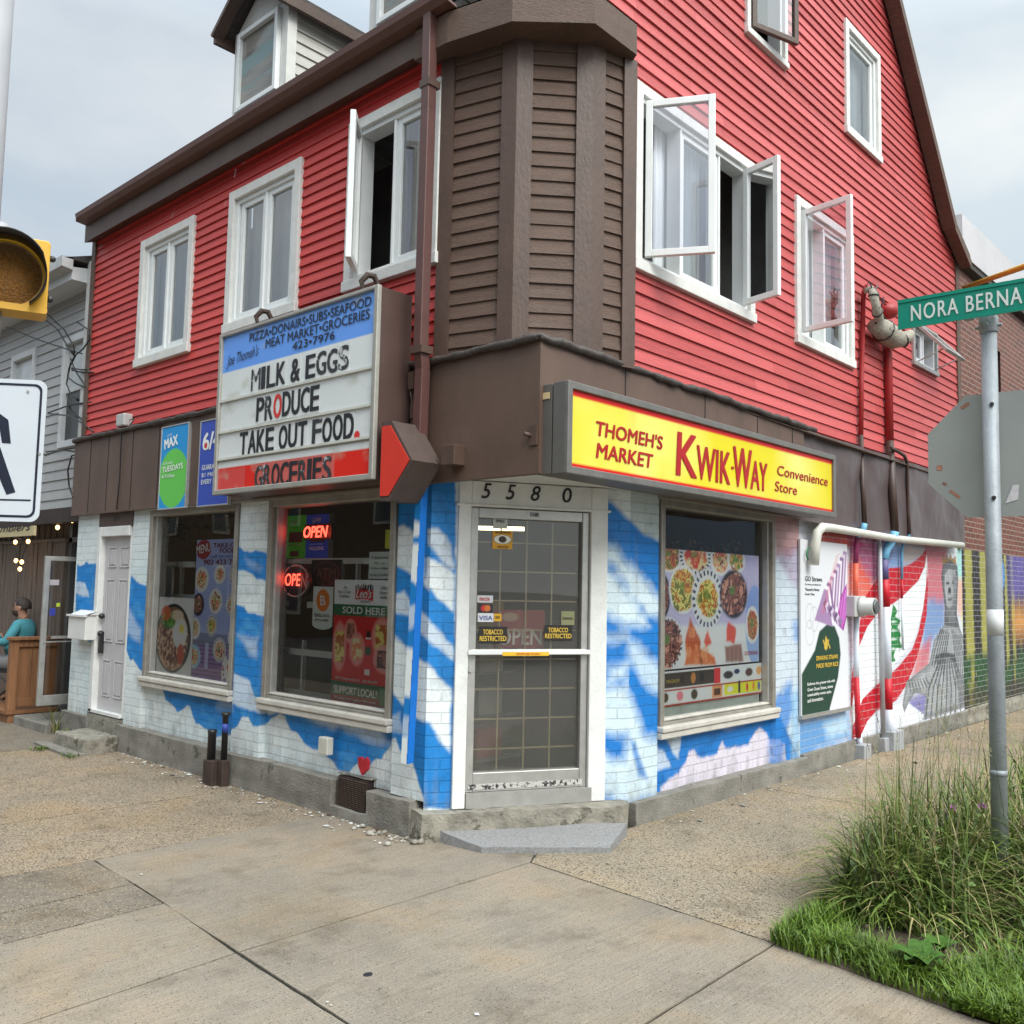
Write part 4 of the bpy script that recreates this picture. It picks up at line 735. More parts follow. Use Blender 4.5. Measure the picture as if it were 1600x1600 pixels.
for a, b in (((4.03, 4.575, 3.2), .1), ((4.03, 4.57, 5.05), .09)): mk('pipe_strap', MB().box((a[0]-.045, a[1]-b*.55, a[2]), (a[0]+.06, a[1]+b*.55, a[2]+.05)), BROWN, ds)
def quadpx(F, o, TLp, TRp, BRp, BLp): return [F.f(*p, o) for p in (TLp, TRp, BRp, BLp)]
def tpx(body, F, o, bl, br, tl, m, parent, **k):
    s0, z0 = F.f(*bl, o); s1, z1 = F.f(*br, o); h = F.f(*tl, o)[1]-z0; zz = (z0+z1)/2 if abs(z1-z0) < .03 else z0
    k.setdefault('rot', 0)
    return text(body, F, s0, zz, h, s1-s0, o, m, parent, align='L', **k)
# ------------------------------------------------------------------ letter-board sign
bs = thing('letter_board_sign', (4.1, 5.76, 2.35), 'big boxed letter-board sign reading milk and eggs, with a blue header and red strip', 'sign')
FS = Frame((3.80, 0, 0), (0, -1, 0), (-1, 0, 0)); sa, sb = -6.76, -4.757
cb = MB(); cb.box((3.82, 4.757, 2.352), (4.1, 6.76, 3.648)); mk('cabinet', cb, mat('brown_sign_cabinet', (.075, .043, .036), .42, .12, 4, .1, 30), bs)
SF = mat('grey_sign_frame', (.36, .345, .31), .45, .12, 8, .1, 40, metal=.3)
fm = MB(); t = .03
for q in ((sa-.01, sa+t, 2.345, 3.655), (sb-t, sb+.01, 2.345, 3.655), (sa+t, sb-t, 3.628, 3.655), (sa+t, sb-t, 2.345, 2.385)): fm.fb(FS, *q, -.025, .012)
mk('sign_frame', fm, SF, bs, bevel=.006)
zr_ = lambda a, b: (FS.f(*a)[1]+FS.f(*b)[1])/2
zh, z1_, z2_, z3_, zt_ = zr_((351, 584), (587, 516)), zr_((347, 628), (583.6, 572)), zr_((345, 677.6), (582, 630)), zr_((341, 723), (582, 686)), zr_((341, 731), (582, 699))
fc = Canvas(FS, sa+t, sb-t, 2.385, 3.628, .012, -.012, (214, 217, 216)); fc.grain(.03, .3); a_, b_ = sa, sb
fc.rect(a_, b_, zh, 9, (98, 152, 232)); k = vnoise(fc.S*.5, fc.Z*2, .2, 3); fc.blend(((k > .66) & (fc.Z > zh)).astype(float), (120, 170, 240), .5)
fc.rect(a_, b_, 0, zt_, (216, 44, 34)); fc.rect(a_, b_, z3_, z3_+.01, (150, 150, 145)); s7 = FS.f(397, 740)[0]; s8 = FS.f(519, 740)[0]; fc.rect(s7, s8, 0, zt_-.02, (206, 92, 84)); fc.rect(a_, FS.f(381, 740)[0], 0, zt_-.02, (206, 74, 70))
fc.blend(np.clip((vnoise(fc.S, fc.Z*1.5, .2, 12)-.62)*5, 0, 1), (170, 168, 150), .5)
mk_face = fc.mesh('sign_face', paint_mat('glossy_sign_face', .22), bs)
rl = MB()
for z in (z1_, z2_, z3_+.02): rl.fb(FS, sa+t, sb-t, z-.009, z+.009, -.012, .004)
mk('letter_rail', rl, mat('clear_letter_rail', (.55, .55, .5), .3, .1), bs)
OL = -.008
LET = mat('black_sign_letter', (.016, .016, .02), .4, .1, 6); LETF = mat('flaking_black_letter', (.03, .03, .034), .5, .3, 20, wear=(.45, .45, .45), wcut=.56, wscale=12)
LETR = mat('red_sign_letter', (.62, .03, .025), .4, .05)
def letters(word, bl, br, tl, mats):
    """one plastic letter each, some flaking"""
    n = len(word); w_ = [.55 if c in "I" else .45 if c == ' ' else 1.15 if c in 'MW' else 1 for c in word]; tot = sum(w_); x = 0
    s0, z0 = FS.f(*bl, OL); s1, _ = FS.f(*br, OL); h = FS.f(*tl, OL)[1]-z0
    card = MB()
    for c, w in zip(word, w_):
        if c != ' ':
            cw = (s1-s0)/tot; card.fb(FS, s0+x*cw+.002, s0+(x+w)*cw-.002, z0-.02, z0+h+.02, -.0112, -.0095)
            text(c, FS, s0+(x+w*.08)*cw, z0+random.uniform(-.003, .003), h, w*.84*cw if c != 'I' else .36*cw, OL, mats.get(c, LET), bs, 'letter', bold=.008 if c in 'MW' else .026, align='L')
        x += w
    return card
CARD = mat('clear_letter_card', (.66, .67, .66), .25, .05); CARDR = mat('red_letter_card', (.55, .12, .10), .3, .1)
c1 = letters('MILK & EGGS', (391, 612), (545.6, 576.7), (392, 579), {'M': LETF, 'G': LETF, 'S': LETF}); mk('letter_card', c1, CARD, bs)
c1 = letters('PRODUCE', (399.6, 658.7), (499, 639.7), (400.7, 623), {'R': LETF, 'O': LETR}); mk('letter_card', c1, CARD, bs)
c1 = letters('TAKE OUT FOOD', (373.4, 712), (553, 684.8), (372.7, 677.7), {'F': LETF}); mk('letter_card', c1, CARD, bs)
c1 = letters('GROCERIES', (397, 764), (518, 752.5), (397, 729), {'G': LETF, 'S': LETF, 'R': LETF}); mk('letter_card', c1, CARDR, bs)
d_ = FS.f(558, 680, OL); dm = MB(); dm.add([FS.p(d_[0]+.03*math.cos(a*math.pi/8), d_[1]+.03*math.sin(a*math.pi/8), OL+.003) for a in range(16)], [tuple(range(16))]); mk('letter', dm, LETR, bs)
tpx('PIZZA•DONAIRS•SUBS•SEAFOOD', FS, OL, (390, 534), (580, 478), (390, 521), INK, bs, bold=.012); tpx('MEAT MARKET•GROCERIES', FS, OL, (415, 545), (577.7, 497), (415, 531), INK, bs, bold=.012)
tpx('423•7976', FS, OL, (457, 547), (523, 530), (457, 535), INK, bs, bold=.02); tpx("Joe Thomeh's", FS, OL, (354, 578), (404, 553), (356, 556), INK, bs, shear=.4, rot=.05)
RIR = mat('rusty_iron', (.05, .03, .022), .7, .4, 20, .5, 60)
for px, py_ in ((401, 499), (566, 438)):
    s, z = FS.f(px, py_, -.05); b = FS.p(s, 3.64, -.06); mk('lifting_hook', MB().tube([b, b+Vector((0, 0, .05)), b+Vector((-.01, .01, .10)), b+Vector((.02, -.02, .15)), b+Vector((.07, -.03, .15)), b+Vector((.1, -.035, .10)), b+Vector((.105, -.035, .06))], [.012, .014, .02, .024, .022, .018, .016], 7), RIR, bs)
ar = MB(); FA_ = Frame((3.80, 0, 0), (0, -1, 0), (-1, 0, 0)); pz = [(-4.70, 2.20), (-4.70, 2.72), (-4.60, 2.72), (-4.385, 2.445), (-4.60, 2.20)]
ar.prism([FA_.p(s, z, -.02) for s, z in pz], Vector((.25, 0, 0))); ab = mk('arrow_box', ar, mat('flaking_brown_box', (.075, .05, .043), .5, .2, 8, .2, 40, wear=(.6, .58, .55), wcut=.69, wscale=20), bs)
mk('arrow_face', MB().prism([FA_.p(s, z, -.018) for s, z in [(-4.69, 2.23), (-4.69, 2.69), (-4.605, 2.69), (-4.41, 2.447), (-4.605, 2.23)]], Vector((-.004, 0, 0))), mat('red_acrylic', (.62, .045, .03), .25, .05), ab)
w_ = MB(); w_.tube([(4.08, 4.74, 3.05), (4.06, 4.70, 2.95), (4.09, 4.69, 2.8), (4.02, 4.66, 2.70)], .006, 6); w_.box((4.05, 4.66, 2.98), (4.125, 4.72, 3.1)); w_.box((4.05, 4.64, 2.78), (4.125, 4.69, 2.88)); mk('sign_wiring', w_, BROWN, bs)
# ------------------------------------------------------------------ yellow store sign
ks = thing('store_sign', (6.0, 3.6, 2.33), 'long yellow lightbox store sign with red lettering over the right shop window', 'sign')
FK = Frame((0, 3.41, 0), (1, 0, 0), (0, -1, 0)); ka, kb, kz0, kz1 = 4.16, 7.92, 2.332, 2.885
cb = MB(); cb.box((ka, 3.425, kz0), (kb, 3.52, kz1)); cb.box((ka+.004, 3.53, kz0+.004), (kb, 3.635, kz1-.004)); KG = mat('grey_sign_cabinet', (.115, .107, .098), .5, .1, 6, .1, 40, metal=.2); mk('cabinet', cb, KG, ks, bevel=.004)
fm = MB(); t = .045
for q in ((ka, ka+t, kz0, kz1), (kb-t, kb, kz0, kz1), (ka+t, kb-t, kz1-t, kz1), (ka+t, kb-t, kz0, kz0+t)): fm.fb(FK, *q, -.018, .008)
mk('sign_frame', fm, mat('grey_sign_retainer', (.17, .16, .15), .42, .15, 9, .1, 40, metal=.3, wear=(.3, .29, .27), wcut=.7), ks, bevel=.005)
fc = Canvas(FK, ka+t, kb-t, kz0+t, kz1-t, .015, -.012, (212, 196, 26)); fc.blend(np.clip((vnoise(fc.S, fc.Z*1.3, .9, 6)-.40)*2.6, 0, 1), (224, 220, 132), .85); fc.blend(np.clip((vnoise(fc.S*2.5, fc.Z*.5, .5, 16)-.6)*5, 0, 1), (170, 150, 60), .25); fc.rect(ka, ka+t+.012, 0, 9, (196, 22, 20)); fc.rect(kb-t-.012, 9, 0, 9, (196, 22, 20)); fc.rect(ka, kb, kz1-t-.032, 9, (196, 22, 20)); fc.rect(ka, kb, 0, kz0+t+.028, (196, 22, 20))
fc.mesh('sign_face', paint_mat('yellow_sign_face', .3), ks)
KR = mat('red_sign_vinyl', (.36, .012, .012), .35, .12, 4)
for body, bl, br, tl, kw in (("THOMEH'S", (931.5, 680.5), (1035, 702), (931.5, 657.4), dict(shear=.12, bold=.03)), ('MARKET', (931.5, 715), (1020, 731), (933, 692.5), dict(shear=.12, bold=.03)), ('K', (1056.6, 742), (1088, 746.5), (1060, 676), dict(shear=.06, bold=.02)), ('WIK', (1089, 748), (1140, 757), (1089, 696), dict(shear=.06, bold=.02)), ('W', (1146, 760), (1174, 763), (1147, 699), dict(shear=.06, bold=.02)), ('AY', (1173, 764), (1198.5, 767), (1173, 720), dict(shear=.06, bold=.02)),
                             ('Convenience', (1214.4, 742), (1293, 760), (1213.5, 726), dict(shear=.1, bold=.015)), ('Store', (1210.5, 766.6), (1245, 774), (1210.5, 751), dict(shear=.1, bold=.015)), ('•', (1142, 733), (1147, 734), (1142, 728), {})): tpx(body, FK, -.010, bl, br, tl, KR, ks, **kw)
mk('tape_patch', MB().fb(Frame((4.16, 0, 0), (0, -1, 0), (-1, 0, 0)), -3.60, -3.545, 2.79, 2.83, 0, .002), mat('tan_tape', (.5, .38, .2), .6), ks)
# ------------------------------------------------------------------ things fixed to the fascia and walls
def sheet(F, o, pts, res, col): 
    ss = [p[0] for p in pts]; zs = [p[1] for p in pts]; return Canvas(F, (ss[0]+ss[3])/2, (ss[1]+ss[2])/2, (zs[2]+zs[3])/2, (zs[0]+zs[1])/2, res, o, col)
AFR = mat('silver_poster_frame', (.5, .5, .5), .35, .05, metal=.6)
def poster_thing(name, F, c, label, cat, m=PAPER, group=None, framed=0, back=.004, base_o=None):
    p = F.p((c.s0+c.s1)/2, c.z0, c.o); t = thing(name, p, label, cat, group); c.mesh('print', m, t)
    if back: mk('backing', MB().fb(F, c.s0, c.s1, c.z0, c.z1, c.o-back, c.o-.0008), mat(name+'_backing', (.5, .5, .5), .5), t)
    if framed:
        f = MB(); k = framed
        for q in ((c.s0-k, c.s0, c.z0-k, c.z1+k), (c.s1, c.s1+k, c.z0-k, c.z1+k), (c.s0, c.s1, c.z1, c.z1+k), (c.s0, c.s1, c.z0-k, c.z0)): f.fb(F, *q, c.o-.03, c.o+.006)
        mk('poster_frame', f, AFR, t, bevel=.003)
    return t
c = sheet(FL, .095, quadpx(FL, .095, (256, 668), (297, 662), (287, 791), (246, 796)), .006, (20, 140, 205)); w = c.s1-c.s0; hz = c.z1-c.z0
c.ell((c.s0+c.s1)/2, c.z0+hz*.36, w*.56, hz*.36, (96, 190, 78), .03)
t = poster_thing('lottery_poster', FL, c, 'green and blue framed lottery poster with a large green circle above the left window', 'poster', PAINT, framed=.012)
text('MAX', FL, c.s0+w*.38, c.z0+hz*.75, hz*.12, w*.5, .096, INKW, t, bold=.04, rot=.12); text('LOTTO', FL, c.s0+w*.3, c.z0+hz*.885, hz*.025, w*.2, .096, INKW, t, rot=.12); text('TUESDAYS', FL, c.s0+w*.08, c.z0+hz*.44, hz*.07, w*.78, .096, INKW, t, align='L', bold=.02, rot=.05); text('& Fridays', FL, c.s0+w*.08, c.z0+hz*.36, hz*.055, w*.48, .096, INKW, t, align='L', bold=.01); text('GOOD NEWS', FL, c.s0+w*.08, c.z0+hz*.54, hz*.028, w*.4, .096, INKW, t, align='L')
s0, _ = FL.f(315, 660, .095); c = Canvas(FL, s0, s0+.50, FL.f(315, 790, .095)[1], FL.f(316, 660, .095)[1], .006, .095, (52, 78, 176)); w = c.s1-c.s0; hz = c.z1-c.z0
t = poster_thing('lottery_poster', FL, c, 'plain blue framed lottery poster half hidden by the letter-board sign', 'poster', PAINT, framed=.012)
text('6/49', FL, c.s0+w*.1, c.z0+hz*.66, hz*.2, w*.8, .096, INKW, t, align='L', bold=.04); dd = MB(); dd.add([FL.p(c.s0+w*.2+.026*math.cos(a), c.z0+hz*.71+.026*math.sin(a), .0995) for a in [q*math.pi/8 for q in range(16)]], [tuple(range(16))]); mk('red_dot', dd, INKR, t)
text('GUARANTEED', FL, c.s0+w*.1, c.z0+hz*.42, hz*.06, w*.8, .096, INKW, t, align='L', bold=.015); text('$1 Million', FL, c.s0+w*.1, c.z0+hz*.33, hz*.055, w*.62, .096, INKW, t, align='L'); text('EVERY DRAW', FL, c.s0+w*.1, c.z0+hz*.25, hz*.055, w*.78, .096, INKW, t, align='L', bold=.01)
# straw advertisement on the side wall
c = sheet(FR, .03, quadpx(FR, .03, (1250, 843), (1324, 850), (1325, 1106), (1252, 1116)), .007, (208, 208, 212)); w = c.s1-c.s0; hz = c.z1-c.z0
qx = lambda x, y: (c.s0+(x-75)/305*w, c.z1-(y-155)/1100*hz)
c.poly([qx(*p) for p in ((80, 1270), (80, 1000), (160, 860), (190, 740), (240, 695), (290, 710), (320, 790), (330, 900), (310, 1050), (255, 1240), (250, 1270))], (24, 58, 44), .01, px=False)
for q in range(13):
    x0, y0 = 352-q*11, 200+q*22; col = [(150, 120, 158), (200, 186, 200), (120, 84, 130), (222, 214, 222)][q % 4]; c.poly([qx(*p) for p in ((x0+2, y0), (x0+26, y0+8), (x0+26-(-30 if q > 9 else 20), y0+320-q*6), (x0-60, y0+300-q*8))], col, .008, px=False)
c.poly([qx(*p) for p in ((330, 520), (376, 420), (376, 640), (350, 745), (300, 690))], (150, 42, 138), .008, px=False)
for q in range(5): c.poly([qx(*p) for p in ((320+q*11, 560-q*24), (326+q*11, 560-q*24), (346+q*7, 720-q*20), (340+q*7, 720-q*20))], (196, 120, 196), .004, px=False)
for q in range(9): c.poly([qx(*p) for p in ((215+q*12, 560+q*14), (232+q*12, 530+q*14), (246+q*12, 570+q*14), (230+q*12, 610+q*14))], [(90, 66, 100), (196, 180, 200), (130, 104, 140)][q % 3], .005, px=False)
for q in range(20): c.line([qx(300-q*5.2, 250+q*20), qx(326-q*5.2, 226+q*20)], .006, (196, 80, 90)); 
for x in (215, 232, 250): c.line([qx(x+8, 850), qx(232, 780)], .02, (190, 160, 60)); c.line([qx(232, 860), qx(x, 800)], .02, (190, 160, 60))
for e in ((158, 660), (130, 745), (130, 640)): c.ell(*qx(*e), .09, .12, (120, 120, 125), .06, .8, ring=.95)
t = poster_thing('straw_advert', FR, c, 'tall white advert sheet for drinking straws with a dark green shape on the side wall', 'poster', PAINT, back=.02)
for body, x, y, h_, x1, m in (('GO Straws', 102, 418, 30, 208, INK), ('A new product at', 102, 448, 16, 200, INK), ("Thomeh's Market", 102, 480, 18, 190, INK), ('Kwik Way', 102, 512, 18, 160, INK), ('DRINKING STRAWS', 168, 925, 28, 308, INKY), ('MADE FROM RICE', 168, 974, 28, 310, INKY), ('Embrace the greener side with', 112, 1082, 24, 286, INKW), ('Green Ocean Straws, where', 112, 1116, 24, 272, INKW), ('sustainability meets styles', 112, 1150, 24, 262, INKW), ('and innovation.', 112, 1182, 24, 210, INKW)):
    a, z = qx(x, y); text(body, FR, a, z, h_/1100*hz, (x1-x)/305*w, .031, m, t, align='L', bold=.01)
mk('bottom_strip', MB().fb(FR, c.s0-.01, c.s1+.04, c.z0-.035, c.z0, 0, .045), ALU, t)
# meter, conduits, pipes
GREYP = mat('grey_conduit', (.36, .37, .39), .45, .08, 8, metal=.2); CRM = mat('cream_pvc', (.55, .54, .48), .45, .08, 6)
RPIPE = mat('red_painted_pipe', (.32, .022, .022), .5, .15, 8); BPIPE = mat('brown_painted_pipe', (.055, .03, .024), .5, .2, 8); BLP = mat('blue_painted_pipe', srgb((110, 170, 205)), .5, .1, 8); PUR = mat('purple_painted_pipe', srgb((140, 48, 92)), .5, .1); ORP = mat('orange_painted_pipe', srgb((215, 95, 70)), .5, .1); PWH = mat('white_painted_pipe', srgb((205, 210, 220)), .5, .08); FLR = mat('flag_red_pipe', srgb(FLAG), .5, .08)
def pr(px, py, o): return FR.p(*FR.f(px, py, o), o)
cu = thing('service_conduit', pr(1349, 640, .06), 'slim service conduit painted red then brown, with a hooked top, feeding the meter', 'conduit')
def run(pts, r, m, parent, name='pipe', n=10): mk(name, MB().tube([pr(*p) for p in pts], r, n), m, parent)
run([(1359, 452, .10), (1354, 448, .12), (1350, 456, .09), (1349, 468, .05), (1346, 590, .05), (1345, 680, .05)], .027, RPIPE, cu); run([(1345, 680, .05), (1348, 760, .14), (1351, 820, .14)], .026, BPIPE, cu)
run([(1351, 818, .14), (1349, 826, .13), (1341, 838, .06)], .03, BLP, cu); run([(1341, 838, .06), (1338, 850, .04), (1337, 880, .04)], .027, PUR, cu); run([(1337, 880, .04), (1337, 935, .04)], .027, ORP, cu); run([(1338, 962, .04), (1338, 1030, .04), (1338, 1060, .04)], .028, PWH, cu); run([(1338, 1058, .042), (1340, 1110, .042), (1341, 1152, .042)], .0282, FLR, cu); run([(1342, 1150, .04), (1344, 1165, .04)], .029, PWH, cu)
mk('pipe_shoe', MB().fb(FR, *[FR.f(x, 1170, .05)[0] for x in (1340, 1351)], -.02, .14, .0, .12), GREYP, cu, bevel=.008)
mt = thing('electric_meter', pr(1341, 950, .1), 'grey electric meter with a round glass front on the painted side wall', 'meter')
ms0, ms1 = FR.f(1330, 948, .08)[0], FR.f(1344, 948, .08)[0]; mz0, mz1 = FR.f(1336, 964, .08)[1], FR.f(1336, 931, .08)[1]; MG = mat('grey_meter_box', (.42, .42, .41), .45, .06); mk('meter_box', MB().fb(FR, ms0, ms1+.06, mz0, mz1, .0, .12), MG, mt, bevel=.012)
mc_ = FR.p((ms0+ms1+.06)/2, (mz0+mz1)/2, .12); nO = Vector((0, -1, 0)); mk('meter_body', MB().tube([mc_, mc_+nO*.03, mc_+nO*.035, mc_+nO*.15], [.10, .10, .088, .088], 24), MG, mt); mk('meter_glass', MB().tube([mc_+nO*.15, mc_+nO*.17], [.075, .06], 24), mat('meter_dial', (.10, .10, .10), .1, .5, 40), mt)
cu2 = thing('service_mast', pr(1390, 700, .06), 'thick service mast painted red, brown and blue on the side wall', 'conduit')
run([(1386, 515, .06), (1388, 560, .06), (1390, 690, .06)], .045, RPIPE, cu2, n=14); run([(1390, 690, .06), (1394, 760, .14), (1398, 832, .14)], .045, BPIPE, cu2, n=14); run([(1398, 830, .14), (1395, 842, .12), (1385, 858, .06), (1381, 875, .055)], .048, BLP, cu2, n=14); run([(1381, 874, .055), (1382, 905, .055)], .046, mat('violet_painted_pipe', srgb((92, 84, 130)), .5), cu2, n=14); run([(1382, 903, .055), (1384, 948, .055)], .046, FLR, cu2, n=14); run([(1384, 948, .055), (1387, 1060, .055)], .046, PWH, cu2, n=14); run([(1387, 1058, .055), (1388, 1108, .055)], .0464, FLR, cu2, n=14); run([(1388, 1106, .055), (1390, 1150, .055)], .046, PWH, cu2, n=14)
mk('pipe_shoe', MB().fb(FR, *[FR.f(x, 1155, .05)[0] for x in (1384, 1400)], -.02, .2, .0, .14), GREYP, cu2, bevel=.008)
hp = [pr(*p) for p in ((1352, 455, .12), (1360, 451, .16), (1365, 462, .2), (1368, 474, .22), (1371, 488, .22), (1374, 498, .2), (1368, 508, .16), (1380, 516, .16), (1390, 524, .16), (1400, 530, .2), (1410, 530, .24), (1418, 526, .28), (1424, 520, .3))]
wr = mk('wrapped_cable', MB().tube(hp, [.035, .042, .05, .044, .052, .05, .09, .12, .13, .11, .085, .07, .04], 10), mat('grimy_white_wrap', (.30, .275, .225), .8, .3, 14, .8, 30, wear=(.05, .05, .045), wcut=.6, wscale=16), cu2)
wl = MB(); ss = random.Random(3)
for q in range(5): k0 = ss.randrange(0, 9); wl.tube([hp[k]+Vector((ss.uniform(-.07, .07), ss.uniform(-.1, .02), ss.uniform(-.07, .07))) for k in range(k0, min(k0+4, 13))], .008, 5)
for k in (2, 4, 7, 10):
    d_ = (hp[k+1]-hp[k-1]).normalized(); e_ = d_.orthogonal().normalized(); g_ = d_.cross(e_); rr_ = [0, 0, .051, .046, .053, 0, 0, .121, .131, .111, .087][k]; wl.tube([hp[k]+(e_*math.cos(a*math.pi/6)+g_*math.sin(a*math.pi/6))*rr_+d_*.02*math.sin(a*math.pi/6+k) for a in range(13)], .009, 5)
mk('loose_wire', wl, BLACK, cu2); mk('weatherhead', MB().ball(pr(1388, 486, .1), .11, sc=(1.2, 1, .8)), RPIPE, cu2)
cu3 = thing('thin_conduit', pr(1410, 860, .05), 'thinnest conduit bending from brown metal flashing down over the flag mural', 'conduit')
run([(1392, 700, .13), (1404, 706, .13), (1413, 712, .13), (1417, 722, .13), (1419, 800, .13), (1421, 834, .13)], .02, BPIPE, cu3); run([(1421, 834, .13), (1411, 852, .03), (1409, 862, .02), (1409, 905, .02)], .016, BLP, cu3); run([(1409, 905, .02), (1409, 935, .02)], .014, FLR, cu3); run([(1409, 935, .02), (1411, 1016, .02)], .013, PWH, cu3)
cu4 = thing('grey_conduit', pr(1377, 1000, .05), 'straight bare grey conduit between the meter and the thick mast', 'conduit'); run([(1374, 838, .05), (1377, 1000, .05), (1380, 1150, .05)], .026, GREYP, cu4); mk('pipe_shoe', MB().fb(FR, *[FR.f(x, 1155, .05)[0] for x in (1377, 1384)], -.02, .14, .0, .09), GREYP, cu4, bevel=.006)
cpipe = MB(); pts = [pr(*p) for p in ((1272, 882, .10), (1274, 850, .10), (1277, 832, .11), (1285, 824, .13), (1300, 825, .14), (1400, 842, .14), (1503, 852, .14))]; cpipe.tube(pts, [.046, .046, .046, .046, .04, .04, .04], 12)
wp = thing('pvc_duct', pr(1300, 826, .1), 'cream plastic pipe running under the metal flashing and turning down by the straw advert', 'pipe'); mk('duct', cpipe, CRM, wp); mk('cable_loop', MB().tube([pr(*p) for p in ((1268, 856, .06), (1262, 858, .06), (1260, 868, .06), (1263, 875, .06))], .007, 6), mat('green_wire', (.02, .2, .08), .5), wp)
# small fittings on the store
lb = thing('junction_box', FL.p(-9.3, 3.22, .05), 'small grey junction box on red siding above the side door', 'box'); s_, z_ = FL.f(188, 660, .1); mk('box_body', MB().fb(FL, s_-.09, s_+.09, z_-.04, z_+.09, .01, .11), MG, lb, bevel=.015); mk('box_cable', MB().tube([FL.p(s_+.1, z_+.02, .05), FL.p(s_+.2, z_+.03, .05), FL.p(s_+.12, z_-.06, .06), FL.p(s_+.02, z_-.12, .09), FL.p(s_+.01, 2.7, .08), FL.p(s_-.02, 2.36, .08)], .006, 5), BLACK, lb)
s_, z_ = FL.f(710, 712, .07); FF = Frame((4.13, 0, 0), (0, -1, 0), (-1, 0, 0)); s_, z_ = FF.f(708, 712, .05); lb = thing('electrical_box', FF.p(s_, z_-.06), 'brown painted square electrical box on the corner fascia over the entrance', 'box'); mk('box_body', MB().fb(FF, s_-.06, s_+.06, z_-.065, z_+.065, 0, .10), BROWN, lb, bevel=.004)
s_, z_ = FF.f(833, 680, .01); lb = thing('latch_plate', FF.p(s_, z_), 'small brown hasp latch near the corner fascia edge', 'latch'); mk('latch_body', MB().fb(FF, s_-.03, s_+.03, z_-.06, z_+.06, 0, .012).tube([FF.p(s_-.02, z_, 0), FF.p(s_-.04, z_+.01, .05)], .014, 8), BROWN, lb)
lb = thing('outlet_box', FL.p(-5.65, .42, 0), 'small beige outdoor outlet box on the cloud mural under the middle window', 'box'); mk('box_body', MB().fb(FL, -5.71, -5.60, .41, .535, 0, .06), mat('beige_plastic', (.5, .48, .42), .5), lb, bevel=.008)
hs, hz_ = FL.f(572, 1195); hm = MB(); hp_ = [(-.055, .05), (-.02, .055), (.0, .03), (.035, .06), (.06, .035), (.055, -.02), (-.005, -.07), (-.05, -.01)]
hm.prism([FL.p(hs+x, hz_+z, .012) for x, z in hp_], FL.p(0, 0, .02)-FL.p(0, 0, 0)); tag(mk('heart_ornament', hm, mat('red_heart_paint', (.35, .01, .02), .5, .2), label='small red heart stuck low on the cloud mural above the vent', cat='ornament', base=FL.p(hs, hz_, 0)))
mbx = thing('mailbox', FL.p(-10.2, 1.0, 0), 'white metal wall mailbox with rust stains left of the grey side door', 'mailbox'); WM = mat('rust_stained_white', (.66, .65, .63), .5, .06, 6, wear=(.35, .18, .08), wcut=.74, wscale=9); a_, b_ = FL.f(108, 975, .12)[0], FL.f(135, 975, .12)[0]
mk('box_body', MB().fb(FL, a_, b_, 1.03, 1.28, .0, .13), WM, mbx, bevel=.006); mk('lid', MB().prism([FL.p(a_-.015, 1.285, -.0), FL.p(a_-.015, 1.285, .15), FL.p(a_-.015, 1.265, .15), FL.p(a_-.015, 1.33, .0)], FL.p(b_-a_+.03, 0)-FL.p(0, 0)), WM, mbx)
# ------------------------------------------------------------------ steps and ground fittings
GRAN = mat('grey_granite_grit', (.24, .235, .235), .85, .3, 60, .8, 160, wear=(.5, .5, .5), wcut=.63, wscale=110)
stp = MB().prism([(4.16, 4.70, -.05), (4.13, 4.55, -.05), (4.30, 4.42, -.05), (5.22, 3.80, -.05), (5.40, 3.82, -.05), (5.6, 4.2, -.05), (4.4, 4.9, -.05)], (0, 0, .235)); so_ = mk('door_step', stp, CONCS, None, 'cracked concrete doorstep below the corner entrance', 'step', base=(4.8, 4.1, 0)); rough(so_, .013, 14)
gp_ = [ground(*p, zz_) for p, zz_ in zip( ((668, 1291), (752, 1324), (952, 1324), (980, 1286), (700, 1284)), (.085, .035, .035, .085, .085))]; gz_ = (.085, .035, .035, .085, .085); gs = mk('entrance_slab', MB().add([(x, y, -.02) for x, y in gp_]+[(x, y, z) for (x, y), z in zip(gp_, gz_)], [(4, 3, 2, 1, 0), (5, 6, 7, 8, 9)]+[(i, (i+1) % 5, 5+(i+1) % 5, 5+i) for i in range(5)]), GRAN, None, 'grey granite grit slab on the sidewalk before the entrance', 'slab', base=(4.6, 4.0, 0)); rough(gs, .007, 10)
sd_ = mk('side_step', MB().box((3.80, 8.93, -.03), (4.14, 9.62, .15)), CONCS, None, 'worn grey concrete step under the grey side door', 'step', base=(3.97, 9.3, 0), bevel=.02); rough(sd_, .012, 8)
mk('paving_plate', MB().prism([(3.70, 9.85, -.02), (3.66, 8.9, -.02), (3.82, 8.88, -.02), (3.82, 9.8, -.02)], (0, 0, .045)), CONC, None, 'flat concrete paver lying before the side door step', 'paver', base=(3.75, 9.3, 0))
mk('broken_footing', MB().fb(FL, -9.75, -9.03, -.02, .30, -.1, .03), CONCS, store)
pp = thing('vent_pipes', (4.06, 7.0, 0), 'two black capped vent pipes in a rusty brown sleeve by the wall', 'pipe'); RST = mat('rusty_brown_steel', (.045, .027, .022), .65, .3, 12, .3, 50)
